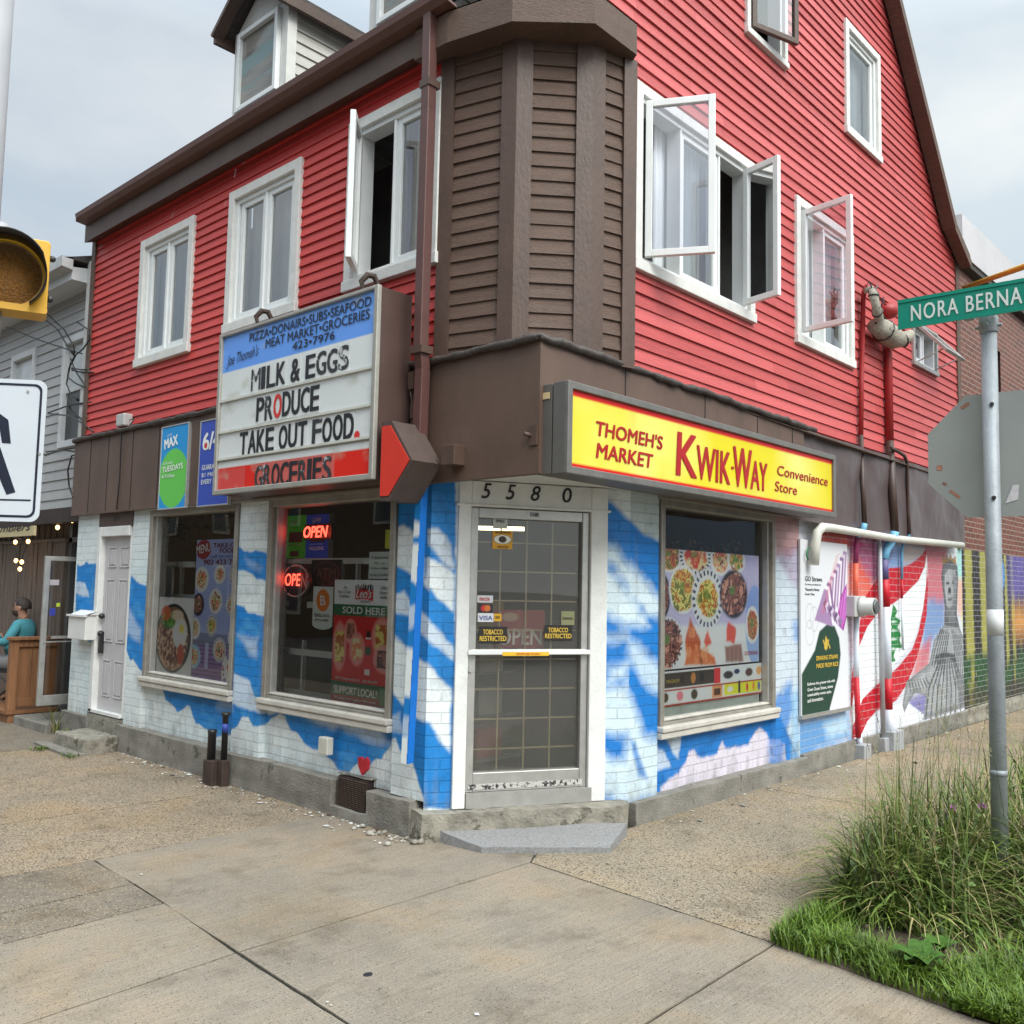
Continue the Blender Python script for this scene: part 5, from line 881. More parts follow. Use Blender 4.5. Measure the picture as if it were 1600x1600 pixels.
mk('pipe_sleeve', MB().box((4.0, 6.95, -.02), (4.09, 7.09, .20)).box((4.05, 6.87, -.02), (4.12, 6.96, .21)), RST, pp, bevel=.01); mk('pipe', MB().tube([(4.045, 7.04, .15), (4.045, 7.04, .41), (4.045, 7.04, .412), (4.045, 7.04, .44)], [.034, .034, .037, .037], 14), BLACK, pp); mk('pipe', MB().tube([(4.085, 6.91, .15), (4.085, 6.91, .56), (4.085, 6.91, .565), (4.085, 6.91, .59)], [.025, .025, .036, .038], 14), BLACK, pp); mk('pipe_band', MB().tube([(4.085, 6.91, .43), (4.085, 6.91, .50)], .0265, 14), INKB, pp)
# ------------------------------------------------------------------ posters and signs behind the shop glass
OW = -.085
PALS = [[(150, 60, 40), (190, 110, 60), (110, 50, 35), (215, 150, 90), (90, 100, 45)], [(205, 150, 60), (160, 90, 40), (225, 190, 110), (110, 110, 50)], [(180, 60, 50), (225, 130, 90), (235, 190, 150), (120, 50, 40)], [(110, 60, 50), (150, 95, 80), (70, 40, 38), (190, 140, 120)], [(90, 120, 50), (200, 170, 90), (160, 60, 40), (230, 220, 190)]]
c = sheet(FL, OW, quadpx(FL, OW, (241, 934), (304, 933), (298, 1058), (234, 1049)), .007, (214, 224, 220)); c.grain(.05, .2); w = c.s1-c.s0; hz = c.z1-c.z0; cx, cz = c.s0+w*.53, c.z0+hz*.47
c.ell(cx, cz, w*.43, hz*.45, (24, 24, 24), .03); c.ell(cx-.01, cz-.005, w*.38, hz*.41, (150, 110, 80), .03); k = c.ell(cx-.01, cz-.01, w*.375, hz*.405, (120, 78, 55), .03)
n = vnoise(c.S, c.Z, .03, 5, 3); low = ((c.Z < cz+.12) & (k > .5)); c.blend((n > .52)*low*1., (176, 130, 100)); c.blend((n < .40)*low*1., (96, 40, 30)); c.blend((n > .62)*low*1., (205, 170, 140))
c.ell(cx+w*.16, cz+hz*.08, w*.17, hz*.2, (232, 228, 214), .2); c.ell(cx+w*.2, cz+hz*.13, w*.06, hz*.06, (230, 180, 70), .3); c.ell(cx+w*.2, cz-hz*.2, w*.08, hz*.14, (176, 70, 30), .2); c.ell(cx-w*.12, cz+hz*.2, w*.16, hz*.08, (70, 120, 40), .3); c.ell(cx-w*.2, cz+hz*.32, w*.12, hz*.1, (190, 100, 60), .3); c.ell(cx+w*.08, cz+hz*.3, w*.15, hz*.07, (205, 185, 165), .3)
c.blend(((vnoise(c.S, c.Z, .04, 15) > .6) & (np.hypot((c.S-cx+w*.12)/(w*.18), (c.Z-cz-hz*.24)/(hz*.1)) < 1))*1., (110, 160, 60)); c.c = np.minimum(c.c*1.5, .85); poster_thing('food_poster', FL, c, 'white poster of a black bowl of beef and rice low in the left window', 'poster')
c = sheet(FL, OW-.004, quadpx(FL, OW-.004, (309, 843), (380, 842), (368, 1070), (297, 1058)), .006, (140, 150, 208)); w = c.s1-c.s0; hz = c.z1-c.z0
c.blend(np.clip((c.z0+hz*.28-c.Z)/.02, 0, 1), (120, 88, 150)); c.blend(((c.Z < c.z0+hz*.27) & (np.sin(c.Z*170) > .55))*1., (70, 52, 84)); c.blend(((c.Z > c.z0+hz*.24) & (c.Z < c.z0+hz*.33))*1., (86, 96, 116), .8)
c.ell(c.s0+w*.16, c.z1-hz*.07, w*.17, hz*.072, (132, 22, 34), .1)
U = lambda x, y: (c.s0+(x-505)/305*w, c.z1-(y-390)/1040*hz)
for q, (x, y, rx, ry, d, tk) in enumerate([(550, 690, 48, 95, 0, None), (672, 650, 38, 70, 0, None), (780, 650, 45, 80, 0, (40, 30, 60)), (535, 880, 40, 85, 1, None), (652, 850, 44, 92, 0, None), (770, 870, 46, 85, 0, (40, 30, 60)), (518, 1060, 38, 80, 0, None), (634, 1030, 34, 76, 0, (60, 40, 50)), (785, 1100, 40, 80, 0, None), (692, 1200, 42, 86, 0, (60, 40, 50)), (518, 1270, 50, 88, 0, None)]):
    a, z = U(x, y); c.food(a, z, rx/305*w, ry/1040*hz, PALS[(2, 2, 2, 3, 2, 4, 2, 1, 2, 2, 2)[q]], plate=(214, 218, 236) if q != 10 else (130, 170, 214), ticks=tk, seed=q+3, dark=d, inner=.7)
a, z = U(608, 1240); c.rect(a-.03, a+.03, z-.13, z+.1, (176, 176, 204), .7); a, z = U(740, 1350); c.blend((vnoise(c.S, c.Z, .05, 7) > .5)*(np.hypot((c.S-a)/.07, (c.Z-z)/.16) < 1)*1., (205, 200, 210)); c.blend((vnoise(c.S, c.Z, .05, 27) > .6)*(np.hypot((c.S-a)/.06, (c.Z-z-.06)/.08) < 1)*1., (180, 30, 40))
c.c = np.minimum(c.c*1.7, .85); t = poster_thing('menu_poster', FL, c, 'tall blue take-out menu poster with many dishes in the left window', 'poster')
o_ = c.o+.0012
for body, x, y, h_, x1, m, kw in (('MENU', 508, 500, 62, 606, INKW, dict(bold=.02, rot=.12)), ('TAKE-OUT', 622, 452, 34, 822, INKM, dict(bold=.03)), ('FOOD', 668, 492, 34, 772, INKM, dict(bold=.03)), ('call to order!', 605, 528, 26, 800, INKB, {}), ('902 423 7976', 560, 580, 40, 822, INKM, dict(bold=.03))):
    a, z = U(x, y); text(body, FL, a, z, h_/1040*hz, (x1-x)/305*w, o_, m, t, align='L', **kw)
# middle window
def P2(x, y): return (400+x/4.325, 770+y/4.325)
def sheet2(o, TLp, TRp, BRp, BLp, res, col): return sheet(FL, o, quadpx(FL, o, P2(*TLp), P2(*TRp), P2(*BRp), P2(*BLp)), res, col)
c = sheet2(OW, (535, 590), (945, 588), (910, 1475), (503, 1395), .006, (178, 26, 30)); w = c.s1-c.s0; hz = c.z1-c.z0; V = lambda u, v: (c.s0+u*w, c.z1-v*hz)
c.rect(c.s0, c.s1, c.z1-hz*.20, 9, (206, 212, 216)); c.rect(c.s0, c.s1, c.z1-hz*.292, c.z1-hz*.20, (22, 92, 52)); c.blend(np.clip((vnoise(c.S, c.Z, .25, 3)-.5)*3, 0, 1)*(c.Z < c.z1-hz*.3), (205, 60, 50), .6)
c.rect(c.s0, c.s1, c.z0+hz*.055, c.z0+hz*.17, (24, 84, 52)); c.rect(c.s0, c.s1, 0, c.z0+hz*.05, (118, 26, 44))
c.poly([V(.36, .16), (V(.36, .08)), V(.5, .06), V(.66, .08), V(.66, .17), V(.5, .155)], (176, 24, 34), .004, px=False)
for q in range(14): c.rect(*(V(.36+q*.0215, 0)[0], V(.375+q*.0215, 0)[0]), V(0, .085)[1], V(0, .03+.02*random.random())[1], (20, 18, 20))
for (u, v, ru, rv, pal) in ((.12, .55, .10, .18, 1), (.30, .42, .09, .09, 3), (.42, .56, .11, .12, 2), (.82, .45, .14, .14, 1), (.86, .62, .15, .1, 3)):
    a, z = V(u, v); c.ell(a, z, ru*w*1.15, rv*hz*1.1, (226, 150, 140), .25, .8); 
    a0, z0 = V(u, v); c.blend(((abs(c.S-a0) < ru*w*.75) & (abs(c.Z-z0) < rv*hz*.7))*1., np.array([srgb(q) for q in PALS[pal]])[(np.clip(vnoise(c.S, c.Z, .05, int(u*90)), 0, .99)*len(PALS[pal])).astype(int)])
a, z = V(.6, .58); c.rect(a-.032, a+.032, z-.12, z+.10, (190, 30, 26)); c.rect(a-.02, a+.02, z+.10, z+.155, (24, 20, 20)); c.rect(a-.032, a+.032, z-.02, z+.04, (36, 80, 40)); c.rect(a-.034, a+.034, z+.095, z+.11, (225, 225, 220)); c.rect(a-.03, a+.03, z-.16, z-.12, (230, 225, 225))
c.rect(*(V(.81, 0)[0], V(.97, 0)[0]), V(0, .985)[1], V(0, .845)[1], (58, 110, 80))
c.c = np.minimum(c.c*1.5, .85); t = poster_thing('donair_poster', FL, c, 'red and green sold here and support local poster in the middle window', 'poster'); o_ = c.o+.0012
for body, u, v, h_, u1, m, kw in (('SOLD HERE', .16, .275, .055, .86, INKW, dict(bold=.04)), ('SUPPORT LOCAL!', .06, .93, .06, .77, INKW, dict(bold=.03, shear=.1)), ('The Leading Donair Supplier in Nova Scotia!', .06, .978, .024, .76, INKW, dict(bold=.01, shear=.15)), ('1920 St Margarets Bay Rd.   (902) 876-8777', .07, .822, .026, .78, INKW, dict(shear=.15, bold=.01)), ("Leo's", .38, .145, .075, .64, INKW, dict(shear=.35, bold=.02)), ('DONAIR', .46, .185, .02, .62, INK, {}),
                            ('An', .16, .075, .025, .22, INK, dict(shear=.2)), ('East Coast', .07, .112, .025, .29, INK, dict(shear=.2)), ('Tradition.', .09, .148, .025, .27, INK, dict(shear=.2)), ('Official', .77, .075, .025, .93, INK, dict(shear=.2)), ('Food of', .77, .112, .025, .93, INK, dict(shear=.2)), ('Halifax!', .77, .148, .025, .93, INK, dict(shear=.2))):
    a, z = V(u, v); text(body, FL, a, z, h_*hz, (u1-u)*w, o_, m, t, align='L', **kw)
TILT = lambda: None
for (q, col, name, lab, tx) in ((((178, 158), (325, 152), (348, 440), (205, 442)), (60, 130, 30), 'lottery_display', 'green jackpot display hanging in the middle window', (('MAX', .3, .24, .13, .6), ('MILLIONS', .2, .72, .06, .8), ('$', .08, .58, .07, .18))), (((325, 152), (478, 142), (500, 440), (350, 440)), (34, 52, 136), 'lottery_display', 'dark blue jackpot display beside the green one in the middle window', (('6/49', .3, .2, .13, .66), ('MILLIONS', .2, .82, .08, .82), ('SINCE LAST DRAW', .2, .70, .03, .8), ('$', .08, .6, .07, .16)))):
    c = sheet2(-.30, *q, .008, col); w = c.s1-c.s0; hz = c.z1-c.z0; c.rect(c.s0+w*.22, c.s0+w*.86, c.z0+hz*.36, c.z0+hz*.62, (70, 12, 18)); 
    if col[1] > 100: c.rect(c.s0+w*.3, c.s0+w*.7, c.z0+hz*.03, c.z0+hz*.17, (70, 12, 18))
    t = poster_thing(name, FL, c, lab, 'display', paint_mat('display_print', .4, .12), back=.05)
    for body, u, v, h_, u1 in tx: text(body, FL, c.s0+u*w, c.z1-v*hz, h_*hz, (u1-u)*w, c.o+.0015, INKW, t, align='L', bold=.02)
NEON = mat('red_neon_tube', (1, .07, .04), emit=3.2); NEOND = mat('pale_neon_tube', (.5, .55, .55), .3, .05)
s0, z0 = FL.f(*P2(335, 305), -.26); s1, z1 = FL.f(*P2(500, 222), -.26); t = thing('open_sign', FL.p(s0, z0, -.26), 'plain glowing red OPEN letters high in the middle window', 'neon sign'); text('OPEN', FL, s0, z0, z1-z0, s1-s0, -.25, NEON, t, 'neon_lettering', shear=.2, bold=.03, align='L', depth=.01); mk('backplate', MB().fb(FL, s0-.02, s1+.02, z0-.02, z1+.02, -.28, -.26), BLACK, t)
def ellmb(F, cx, cz, rx, rz, o, d, n=32):
    m = MB(); m.prism([F.p(cx+rx*math.cos(2*math.pi*q/n), cz+rz*math.sin(2*math.pi*q/n), o) for q in range(n)], F.p(0, 0, d)-F.p(0, 0, 0)); return m
cx, cz = FL.f(*P2(270, 595), -.14); rx = abs(FL.f(*P2(365, 595), -.14)[0]-cx); rz = FL.f(*P2(270, 480), -.14)[1]-cz
t = thing('open_sign', FL.p(cx, cz-rz, -.14), 'oval black OPEN neon sign with a white ring tube in the middle window', 'neon sign'); mk('backplate', ellmb(FL, cx, cz, rx*1.06, rz*1.06, -.17, .02), BLACK, t); ring = MB()
for a0, a1 in ((.2, 1.9), (2.1, 3.9), (4.1, 5.0), (5.15, 6.3)): ring.tube([FL.p(cx+rx*.92*math.cos(a0+(a1-a0)*q/14), cz+rz*.92*math.sin(a0+(a1-a0)*q/14), -.135) for q in range(15)], .008, 6)
mk('ring_tube', ring, NEOND, t); text('OPE', FL, cx-rx*.76, cz-rz*.3, rz*.72, rx*1.1, -.138, NEON, t, 'neon_lettering', bold=.004, align='L', shear=.1); text('N', FL, cx+rx*.4, cz-rz*.38, rz*.72, rx*.4, -.138, NEOND, t, 'neon_lettering', align='L', shear=.1)
c = sheet2(-.20, (375, 455), (580, 450), (575, 640), (370, 640), .004, (18, 17, 18)); w = c.s1-c.s0; hz = c.z1-c.z0
for q in range(40): a = 2*math.pi*q/40; c.ell(c.s0+w*(.5+.42*math.cos(a)), c.z0+hz*(.5+.42*math.sin(a)), .007, .007, (120, 70, 60), .3)
t = poster_thing('cash_machine_sign', FL, c, 'unlit black dotted ATM sign in the middle window', 'sign', PAINT, back=.03); text('ATM', FL, c.s0+w*.5, c.z0+hz*.32, hz*.38, w*.66, c.o+.001, mat('dim_led', (.16, .07, .05), .5), t)
c = sheet2(-.11, (385, 628), (522, 640), (515, 930), (382, 920), .004, (218, 226, 222)); w = c.s1-c.s0; hz = c.z1-c.z0; c.ell(c.s0+w*.5, c.z0+hz*.68, w*.33, hz*.26, (226, 124, 26), .05)
p = F_ = FL.p((c.s0+c.s1)/2, c.z0, c.o); t = thing('coin_machine_sign', p, 'white hanging sign with an orange coin mark in the middle window', 'sign'); c.mesh('print', PAPER, t, [lambda s, z: (z < c.z0+hz*.14) & (np.hypot((s-c.s0-w*.5)/(w*.52), (z-c.z0-hz*.14)/(hz*.14)) > 1)])
text('B', FL, c.s0+w*.5, c.z0+hz*.57, hz*.22, w*.27, c.o+.001, INKW, t, bold=.03, shear=-.12); text('bitcoin', FL, c.s0+w*.12, c.z0+hz*.29, hz*.1, w*.72, c.o+.001, INK, t, align='L', shear=.15); text('ATM HERE', FL, c.s0+w*.14, c.z0+hz*.19, hz*.06, w*.68, c.o+.001, INK, t, align='L')
c = sheet2(-.088, (768, 398), (908, 398), (905, 582), (760, 582), .005, (206, 212, 206)); w = c.s1-c.s0; hz = c.z1-c.z0; t = poster_thing('hours_notice', FL, c, 'small white paper of business hours in the middle window', 'notice')
for body, v, h_, u0, u1 in (('The Business Hours', .27, .11, .12, .9), ('MON - SAT', .47, .09, .26, .8), ('8:30am - 8:00pm', .67, .10, .12, .95), ('Sunday CLOSED', .92, .11, .06, .92)): text(body, FL, c.s0+u0*w, c.z1-v*hz, h_*hz, (u1-u0)*w, c.o+.001, INK, t, align='L')
c = sheet2(-.088, (873, 248), (952, 248), (952, 376), (873, 376), .01, (206, 206, 70)); poster_thing('sticky_note', FL, c, 'blank yellow paper note at the right edge of the middle window', 'notice')
# right window
def P3(x, y): return (980+x/3.81, 740+y/3.81)
c = sheet(FR, OW, quadpx(FR, OW, P3(190, 432), P3(785, 500), P3(782, 1130), P3(190, 1157)), .006, (178, 172, 196)); w = c.s1-c.s0; hz = c.z1-c.z0
X3 = lambda x, y: FR.f(*P3(x, y), OW); c.blend(np.clip((c.Z-c.z0-hz*.4)*3, 0, 1)*np.clip((vnoise(c.S, c.Z, .4, 3)-.35)*3, 0, 1), (176, 170, 206), .8); c.blend(np.clip((c.z0+hz*.38-c.Z)/.05, 0, 1), (212, 220, 212), .8)
c.ell(*X3(760, 900), .17, .35, (120, 150, 200), .06, .8)
for q, (x, y, rx, ry, pal, tk, dk, inn) in enumerate([(250, 490, 66, 88, 0, None, 0, .84), (408, 500, 84, 92, 2, (40, 40, 60), 0, .74), (556, 520, 52, 80, 2, None, 0, .8), (650, 520, 46, 70, 4, None, 0, .8), (208, 730, 42, 120, 3, None, 1, .85), (335, 690, 72, 130, 1, None, 0, .9), (480, 745, 80, 160, 1, (40, 48, 80), 0, .66), (634, 718, 70, 130, 3, None, 1, .86), (245, 1010, 76, 140, 3, (50, 50, 70), 0, .88), (745, 900, 34, 100, 0, None, 0, .8)]):
    a, z = X3(x, y); rr = 1.13*abs(X3(x+rx, y)[0]-a); rz = 1.1*abs(X3(x, y-ry)[1]-z); c.food(a, z, rr, rz, PALS[pal], plate=(228, 226, 238), ticks=tk, seed=q+30, dark=dk, inner=inn)
for pts, col in ((((345, 1000), (375, 860), (440, 1000), (430, 1070), (350, 1060)), (176, 92, 52)), (((338, 1140), (360, 1060), (430, 1040), (520, 1090), (530, 1140)), (190, 110, 66)), (((430, 1060), (438, 1040), (446, 1140), (436, 1140)), (120, 60, 36)), (((455, 1000), (480, 930), (505, 1010), (470, 1030)), (200, 90, 70)), (((585, 1120), (580, 1030), (680, 1010), (692, 1120)), (150, 116, 110)), (((590, 940), (600, 880), (650, 920), (640, 1010), (590, 1000)), (205, 84, 66))):
    c.poly([X3(*p) for p in pts], col, .012, px=False, wob=.01)
k = c.mask([X3(*p) for p in ((338, 1140), (375, 860), (440, 1000), (530, 1090), (530, 1140))], .01); c.blend(k*(vnoise(c.S, c.Z, .05, 51) > .55), (214, 146, 96), .7)
for q in range(4): a, z = X3(600+q*24, 1070); c.rect(a-.003, a+.003, z-.08, z+.05, (90, 66, 62))
c.c = np.minimum(c.c*1.5, .85); t = poster_thing('food_poster', FR, c, 'large wrinkled poster of many plated dishes filling the right window', 'poster', back=0); a, z = X3(668, 1085); text('DOORDASH', FR, X3(698, 1085)[0], z, .035, abs(X3(775, 1085)[0]-X3(698, 1085)[0]), OW+.001, INKR, t, align='L')
c = sheet(FR, OW+.003, quadpx(FR, OW+.003, P3(190, 1165), P3(802, 1140), P3(797, 1312), P3(190, 1392)), .006, (214, 220, 214)); w = c.s1-c.s0; hz = c.z1-c.z0; Y3 = lambda u, v: (c.s0+u*w, c.z0+v*hz)
def R3(u0, u1, v0, v1, col): c.rect(Y3(u0, 0)[0], Y3(u1, 0)[0], Y3(0, v0)[1], Y3(0, v1)[1], col)
R3(0, 1, 0, .05, (150, 40, 24)); R3(0, 1, .44, .48, (150, 40, 24)); R3(0, .5, .52, .95, (58, 44, 32)); R3(.5, .56, .5, .97, (190, 40, 44)); R3(.6, .99, .1, .44, (226, 206, 40)); R3(.48, .58, .08, .44, (206, 140, 90)); R3(.5, .56, .15, .34, (70, 34, 24)); R3(.02, .46, .1, .43, (196, 204, 200)); R3(.57, 1, .5, .97, (196, 204, 204))
for u, v, ru, rv, col in ((.2, .74, .02, .14, (40, 26, 18)), (.3, .74, .022, .16, (176, 120, 50)), (.38, .74, .022, .15, (24, 20, 22)), (.45, .74, .018, .15, (60, 44, 30)), (.05, .26, .03, .14, (70, 44, 30)), (.18, .26, .03, .14, (206, 120, 130)), (.31, .26, .03, .15, (56, 44, 30)), (.64, .72, .05, .12, (50, 40, 38)), (.73, .8, .03, .08, (24, 40, 80)), (.86, .74, .04, .13, (84, 56, 46)), (.97, .76, .03, .14, (200, 150, 90)), (.66, .27, .03, .09, (200, 205, 210)), (.84, .27, .012, .14, (190, 50, 50)), (.91, .28, .014, .14, (214, 130, 40)), (.97, .26, .014, .14, (60, 90, 160))): c.ell(*Y3(u, v), ru*w, rv*hz, col, .3)
R3(.745, .765, .12, .5, (40, 30, 26)); c.c = np.minimum(c.c*1.5, .85); t = poster_thing('ice_cream_chart', FR, c, 'long ice cream price chart strip below the dish poster', 'poster', back=0); text('MAGNUM', FR, Y3(.06, .6)[0], Y3(0, .66)[1], .028, w*.11, c.o+.001, INKY, t, align='L')
mk('window_board', MB().fb(FR, HWR[0]+.05, HWR[1]-.1, .67, FR.f(*P3(190, 1395), -.1)[1]+.02, -.12, -.10), mat('pale_green_board', (.48, .54, .50), .6), store)
fo_ = MB(); frn = random.Random(9)
for q in range(160):
    s, z = FR.f(*P3(frn.uniform(200, 700), 440+frn.uniform(-40, 20)), -.16); p = Vector(FR.p(s, z, -.14-.1*frn.random())); d = Vector([frn.uniform(-1, 1) for _ in range(3)]).normalized()*.035; e = d.cross(Vector((0, 0, 1))).normalized()*.014
    fo_.add([p-d, p+e, p+d, p-e], [(0, 1, 2, 3)], frn.randrange(3))
tag(mk('window_greenery', fo_, [mat('dry_leaf', (.20, .13, .03), .6), mat('green_leaf', (.05, .12, .03), .6), mat('brown_leaf', (.16, .07, .03), .6)], base=FR.p(6.4, 2.0, -.15)), 'strip of dry leafy stems along the top of the dish poster', 'foliage')
fo_ = MB()
for q in range(260):
    px, py_ = frn.choice([(265+frn.gauss(0, 9), 815+frn.uniform(-5, 50)*frn.random()), (frn.uniform(280, 370), 812+14*math.sin(frn.uniform(0, 6)))]); s, z = FL.f(px, py_, -.4); p = Vector(FL.p(s, z, -.4-.1*frn.random())); d = Vector([frn.uniform(-1, 1) for _ in range(3)]).normalized()*.04; e = d.cross(Vector((0, 0, 1))).normalized()*.016
    fo_.add([p-d, p+e, p+d, p-e], [(0, 1, 2, 3)])
tag(mk('hanging_plant', fo_, mat('indoor_leaf', (.04, .075, .02), .5), base=FL.p(-8.2, 2.1, -.4)), 'dark trailing plant hanging inside the left window', 'plant')
# door stickers
def P4(x, y): return (640+x/2.58, 720+y/2.58)
OD = -.033
def sticker(name, TL_, BR_, col, lab, txt=(), pts=None, cat='sticker', o=OD, extra=None):
    (s0, z1), (s1, z0) = FC.f(*P4(*TL_), o), FC.f(*P4(*BR_), o); c = Canvas(FC, s0, s1, z0, z1, .004, o, col)
    if extra: extra(c)
    t = poster_thing(name, FC, c, lab, cat, PAINT, back=.001)
    for body, u, v, h_, u1, m in txt: text(body, FC, s0+u*(s1-s0), z1-v*(z1-z0), h_*(z1-z0), (u1-u)*(s1-s0), o+.0008, m, t, align='L', bold=.015)
def eye(c):
    w, h_ = c.s1-c.s0, c.z1-c.z0; c.ell(c.s0+w*.5, c.z0+h_*.52, w*.45, h_*.24, (236, 232, 220), .05); c.ell(c.s0+w*.5, c.z0+h_*.52, w*.2, h_*.18, (60, 44, 30), .1); c.ell(c.s0+w*.5, c.z0+h_*.52, w*.46, h_*.26, (30, 24, 16), .08, ring=.93)
sticker('watch_sticker', (335, 280), (414, 357), (222, 160, 30), 'yellow neighbourhood watch sticker with an eye on the glass door', (('WATCH', .24, .96, .13, .78, INK), ('NEIGHBOURHOOD', .12, .16, .1, .9, INK)), extra=eye)
sticker('camera_notice', (336, 232), (394, 275), (190, 192, 186), 'grey notice sticker above the yellow eye sticker on the door', (('SMILE', .2, .4, .3, .8, INK),))
sticker('debit_sticker', (273, 542), (336, 572), (205, 205, 208), 'white red and blue debit card sticker on the door glass', (('PENCOR', .15, .75, .45, .78, INKR),))
sticker('card_sticker', (280, 578), (334, 610), (34, 30, 50), 'dark sticker with two overlapping red and orange discs on the door', (), extra=lambda c: (c.ell(c.s0+(c.s1-c.s0)*.37, (c.z0+c.z1)/2, .022, .022, (190, 40, 30)), c.ell(c.s0+(c.s1-c.s0)*.62, (c.z0+c.z1)/2, .022, .022, (200, 110, 40))))
sticker('card_sticker', (275, 614), (338, 650), (214, 214, 218), 'white VISA card sticker on the door glass', (('VISA', .08, .78, .5, .92, INKB),))
sticker('small_sticker', (341, 616), (370, 647), (214, 160, 30), 'tiny yellow sticker right of the VISA sticker', (('PAY', .2, .7, .4, .8, INK),))
sticker('small_sticker', (612, 606), (664, 662), (128, 128, 92), 'faded square sticker on the right side of the door glass', (('interac', .12, .6, .2, .88, INK),))
sticker('tobacco_notice', (280, 668), (392, 736), (26, 24, 22), 'left black and yellow tobacco restricted notice on the door', (('TOBACCO', .14, .47, .3, .84, INKY), ('RESTRICTED', .03, .86, .3, .97, INKY)))
sticker('tobacco_notice', (543, 662), (655, 724), (26, 24, 22), 'right black and yellow tobacco restricted notice on the door', (('TOBACCO', .14, .47, .3, .84, INKY), ('RESTRICTED', .03, .86, .3, .97, INKY)))
sticker('bar_label', (375, 771), (562, 786), (226, 180, 40), 'yellow label stuck on the white push bar of the door', (('⚠ EMPUJE PUSH'[2:], .3, .85, .6, .8, INKR),), o=.047)
sticker('open_placard', (340, 600), (543, 754), (150, 40, 44), 'faded red OPEN placard hanging behind the door grille', (('OPEN', .08, .92, .42, .94, INKW),), cat='placard', o=-.13, extra=lambda c: (c.blend((vnoise(c.S, c.Z, .1, 3)-.4)*2, (190, 84, 84), .6), c.ell(c.s0+.12, c.z1-.05, .06, .03, (190, 160, 140), .4)))
text('5580', FC, .74, 2.155, .028, .065, 0, INK, ent, 'house_number', bold=.01)
# ------------------------------------------------------------------ grey neighbour with the wooden bar front
GV = mat('grey_vinyl_siding', (.34, .335, .335), .45, .06, 4, .1, 50); GW = mat('grey_white_trim', (.52, .53, .54), .5, .06, 6)
PLK = mat('weathered_plank', (.135, .098, .078), .8, .4, 3, .6, 40, stretch=(9, 9, .5), wear=(.20, .17, .145), wcut=.58, wscale=6); CED = mat('stained_cedar', (.235, .105, .045), .6, .28, 4, .4, 40, stretch=(6, 6, .6), wear=(.13, .055, .025), wcut=.62, wscale=5)
FG = Frame((4.3, 0, 0), (0, -1, 0), (-1, 0, 0))
nb = thing('siding_house', (4.6, 15, 0), 'grey vinyl sided house left of the red store with a dark plank bar front', 'building')
hw = (-11.14, -10.62, 3.25, 4.40); hw2 = (-12.8, -12.15, 3.3, 4.45); mb = MB(); siding(mb, FG, 2.46, 4.98, .115, [hw, hw2], lambda z: (-24, -10.44), ob=.016); mk('vinyl_siding', mb, GV, nb)
for h_ in (hw, hw2):
    w_ = MB(); s0, s1, z0, z1 = h_
    for q in ((s0-.07, s0, z0-.08, z1+.08), (s1, s1+.07, z0-.08, z1+.08), (s0, s1, z1, z1+.08), (s0, s1, z0-.08, z0)): w_.fb(FG, *q, -.04, .04)
    zm = z0+(z1-z0)*.52; w_.fb(FG, s0, s1, zm-.025, zm+.025, -.04, .0); wi = mk('window', w_, GW, nb, bevel=.005); mk('window_screen', MB().fb(FG, s0, s1, z0, zm-.02, -.04, -.02), mat('dark_screen', (.035, .037, .04), .3), wi); mk('pane', MB().fb(FG, s0, s1, zm+.02, z1, -.04, -.02), mat('blind_pane', (.45, .47, .48), .15), wi)
ef = MB(); ef.prism([(4.02, 10.44, 4.98), (4.3, 10.44, 4.98), (4.3, 10.44, 5.16), (4.02, 10.44, 5.12)], (0, 13.5, 0)); mk('eave_board', ef, GW, nb); ef = MB(); ef.prism([(3.9, 10.42, 5.10), (4.02, 10.42, 5.08), (4.02, 10.42, 5.22), (3.9, 10.42, 5.22)], (0, 13.5, 0)); mk('gutter', ef, mat('dirty_white_gutter', (.42, .43, .43), .5, .15, 4, wear=(.2, .2, .19), wcut=.64), nb)
mk('roof', MB().prism([(3.92, 10.42, 5.2), (7.5, 10.42, 6.4), (7.5, 10.42, 5.2)], (0, 13.5, 0)), SHING, nb); mk('corner_board', MB().box((4.19, 10.36, 2.9), (4.3, 10.45, 5.22)), mat('dirty_white_board', (.46, .46, .44), .6, .12, 7, wear=(.25, .22, .19), wcut=.66), nb)
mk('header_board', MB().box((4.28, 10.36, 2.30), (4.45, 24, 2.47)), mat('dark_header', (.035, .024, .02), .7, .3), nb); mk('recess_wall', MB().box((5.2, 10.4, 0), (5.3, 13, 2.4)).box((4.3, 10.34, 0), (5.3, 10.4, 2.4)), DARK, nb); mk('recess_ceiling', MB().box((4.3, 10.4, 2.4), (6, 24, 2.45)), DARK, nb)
pk = MB(); y = 11.42
while y < 24: w_ = random.uniform(.10, .19); pk.box((4.52+random.uniform(-.012, .012), y, .1), (4.58, y+w_-.008, 2.12)); y += w_
pk.box((4.5, 11.4, 2.10), (4.6, 24, 2.14))
for q in range(20): pk.box((4.56, 11.45+q*.19, 2.14), (4.6, 11.45+q*.19+.15, 2.40))
mk('plank_wall', pk, PLK, nb)
mk('door_frame', MB().box((4.55, 11.33, .1), (4.62, 11.41, 2.40)).box((4.55, 10.4, 2.09), (4.62, 11.4, 2.15)).box((4.58, 11.12, 1.9), (4.63, 11.16, 2.1)), mat('dull_door_frame', (.16, .16, .16), .4, .1, metal=.4), nb)
FD = Frame((0, 10.6, 0), (1, 0, 0), (0, -1, 0)); dd = MB(); x0, x1, z0, z1 = 3.985, 4.86, .28, 1.9
for q in ((x0, x0+.055, z0, z1), (x1-.05, x1, z0, z1), (x0+.055, x1-.05, z1-.05, z1), (x0+.055, x1-.05, z0, z0+.11)): dd.fb(FD, *q, -.022, .022)
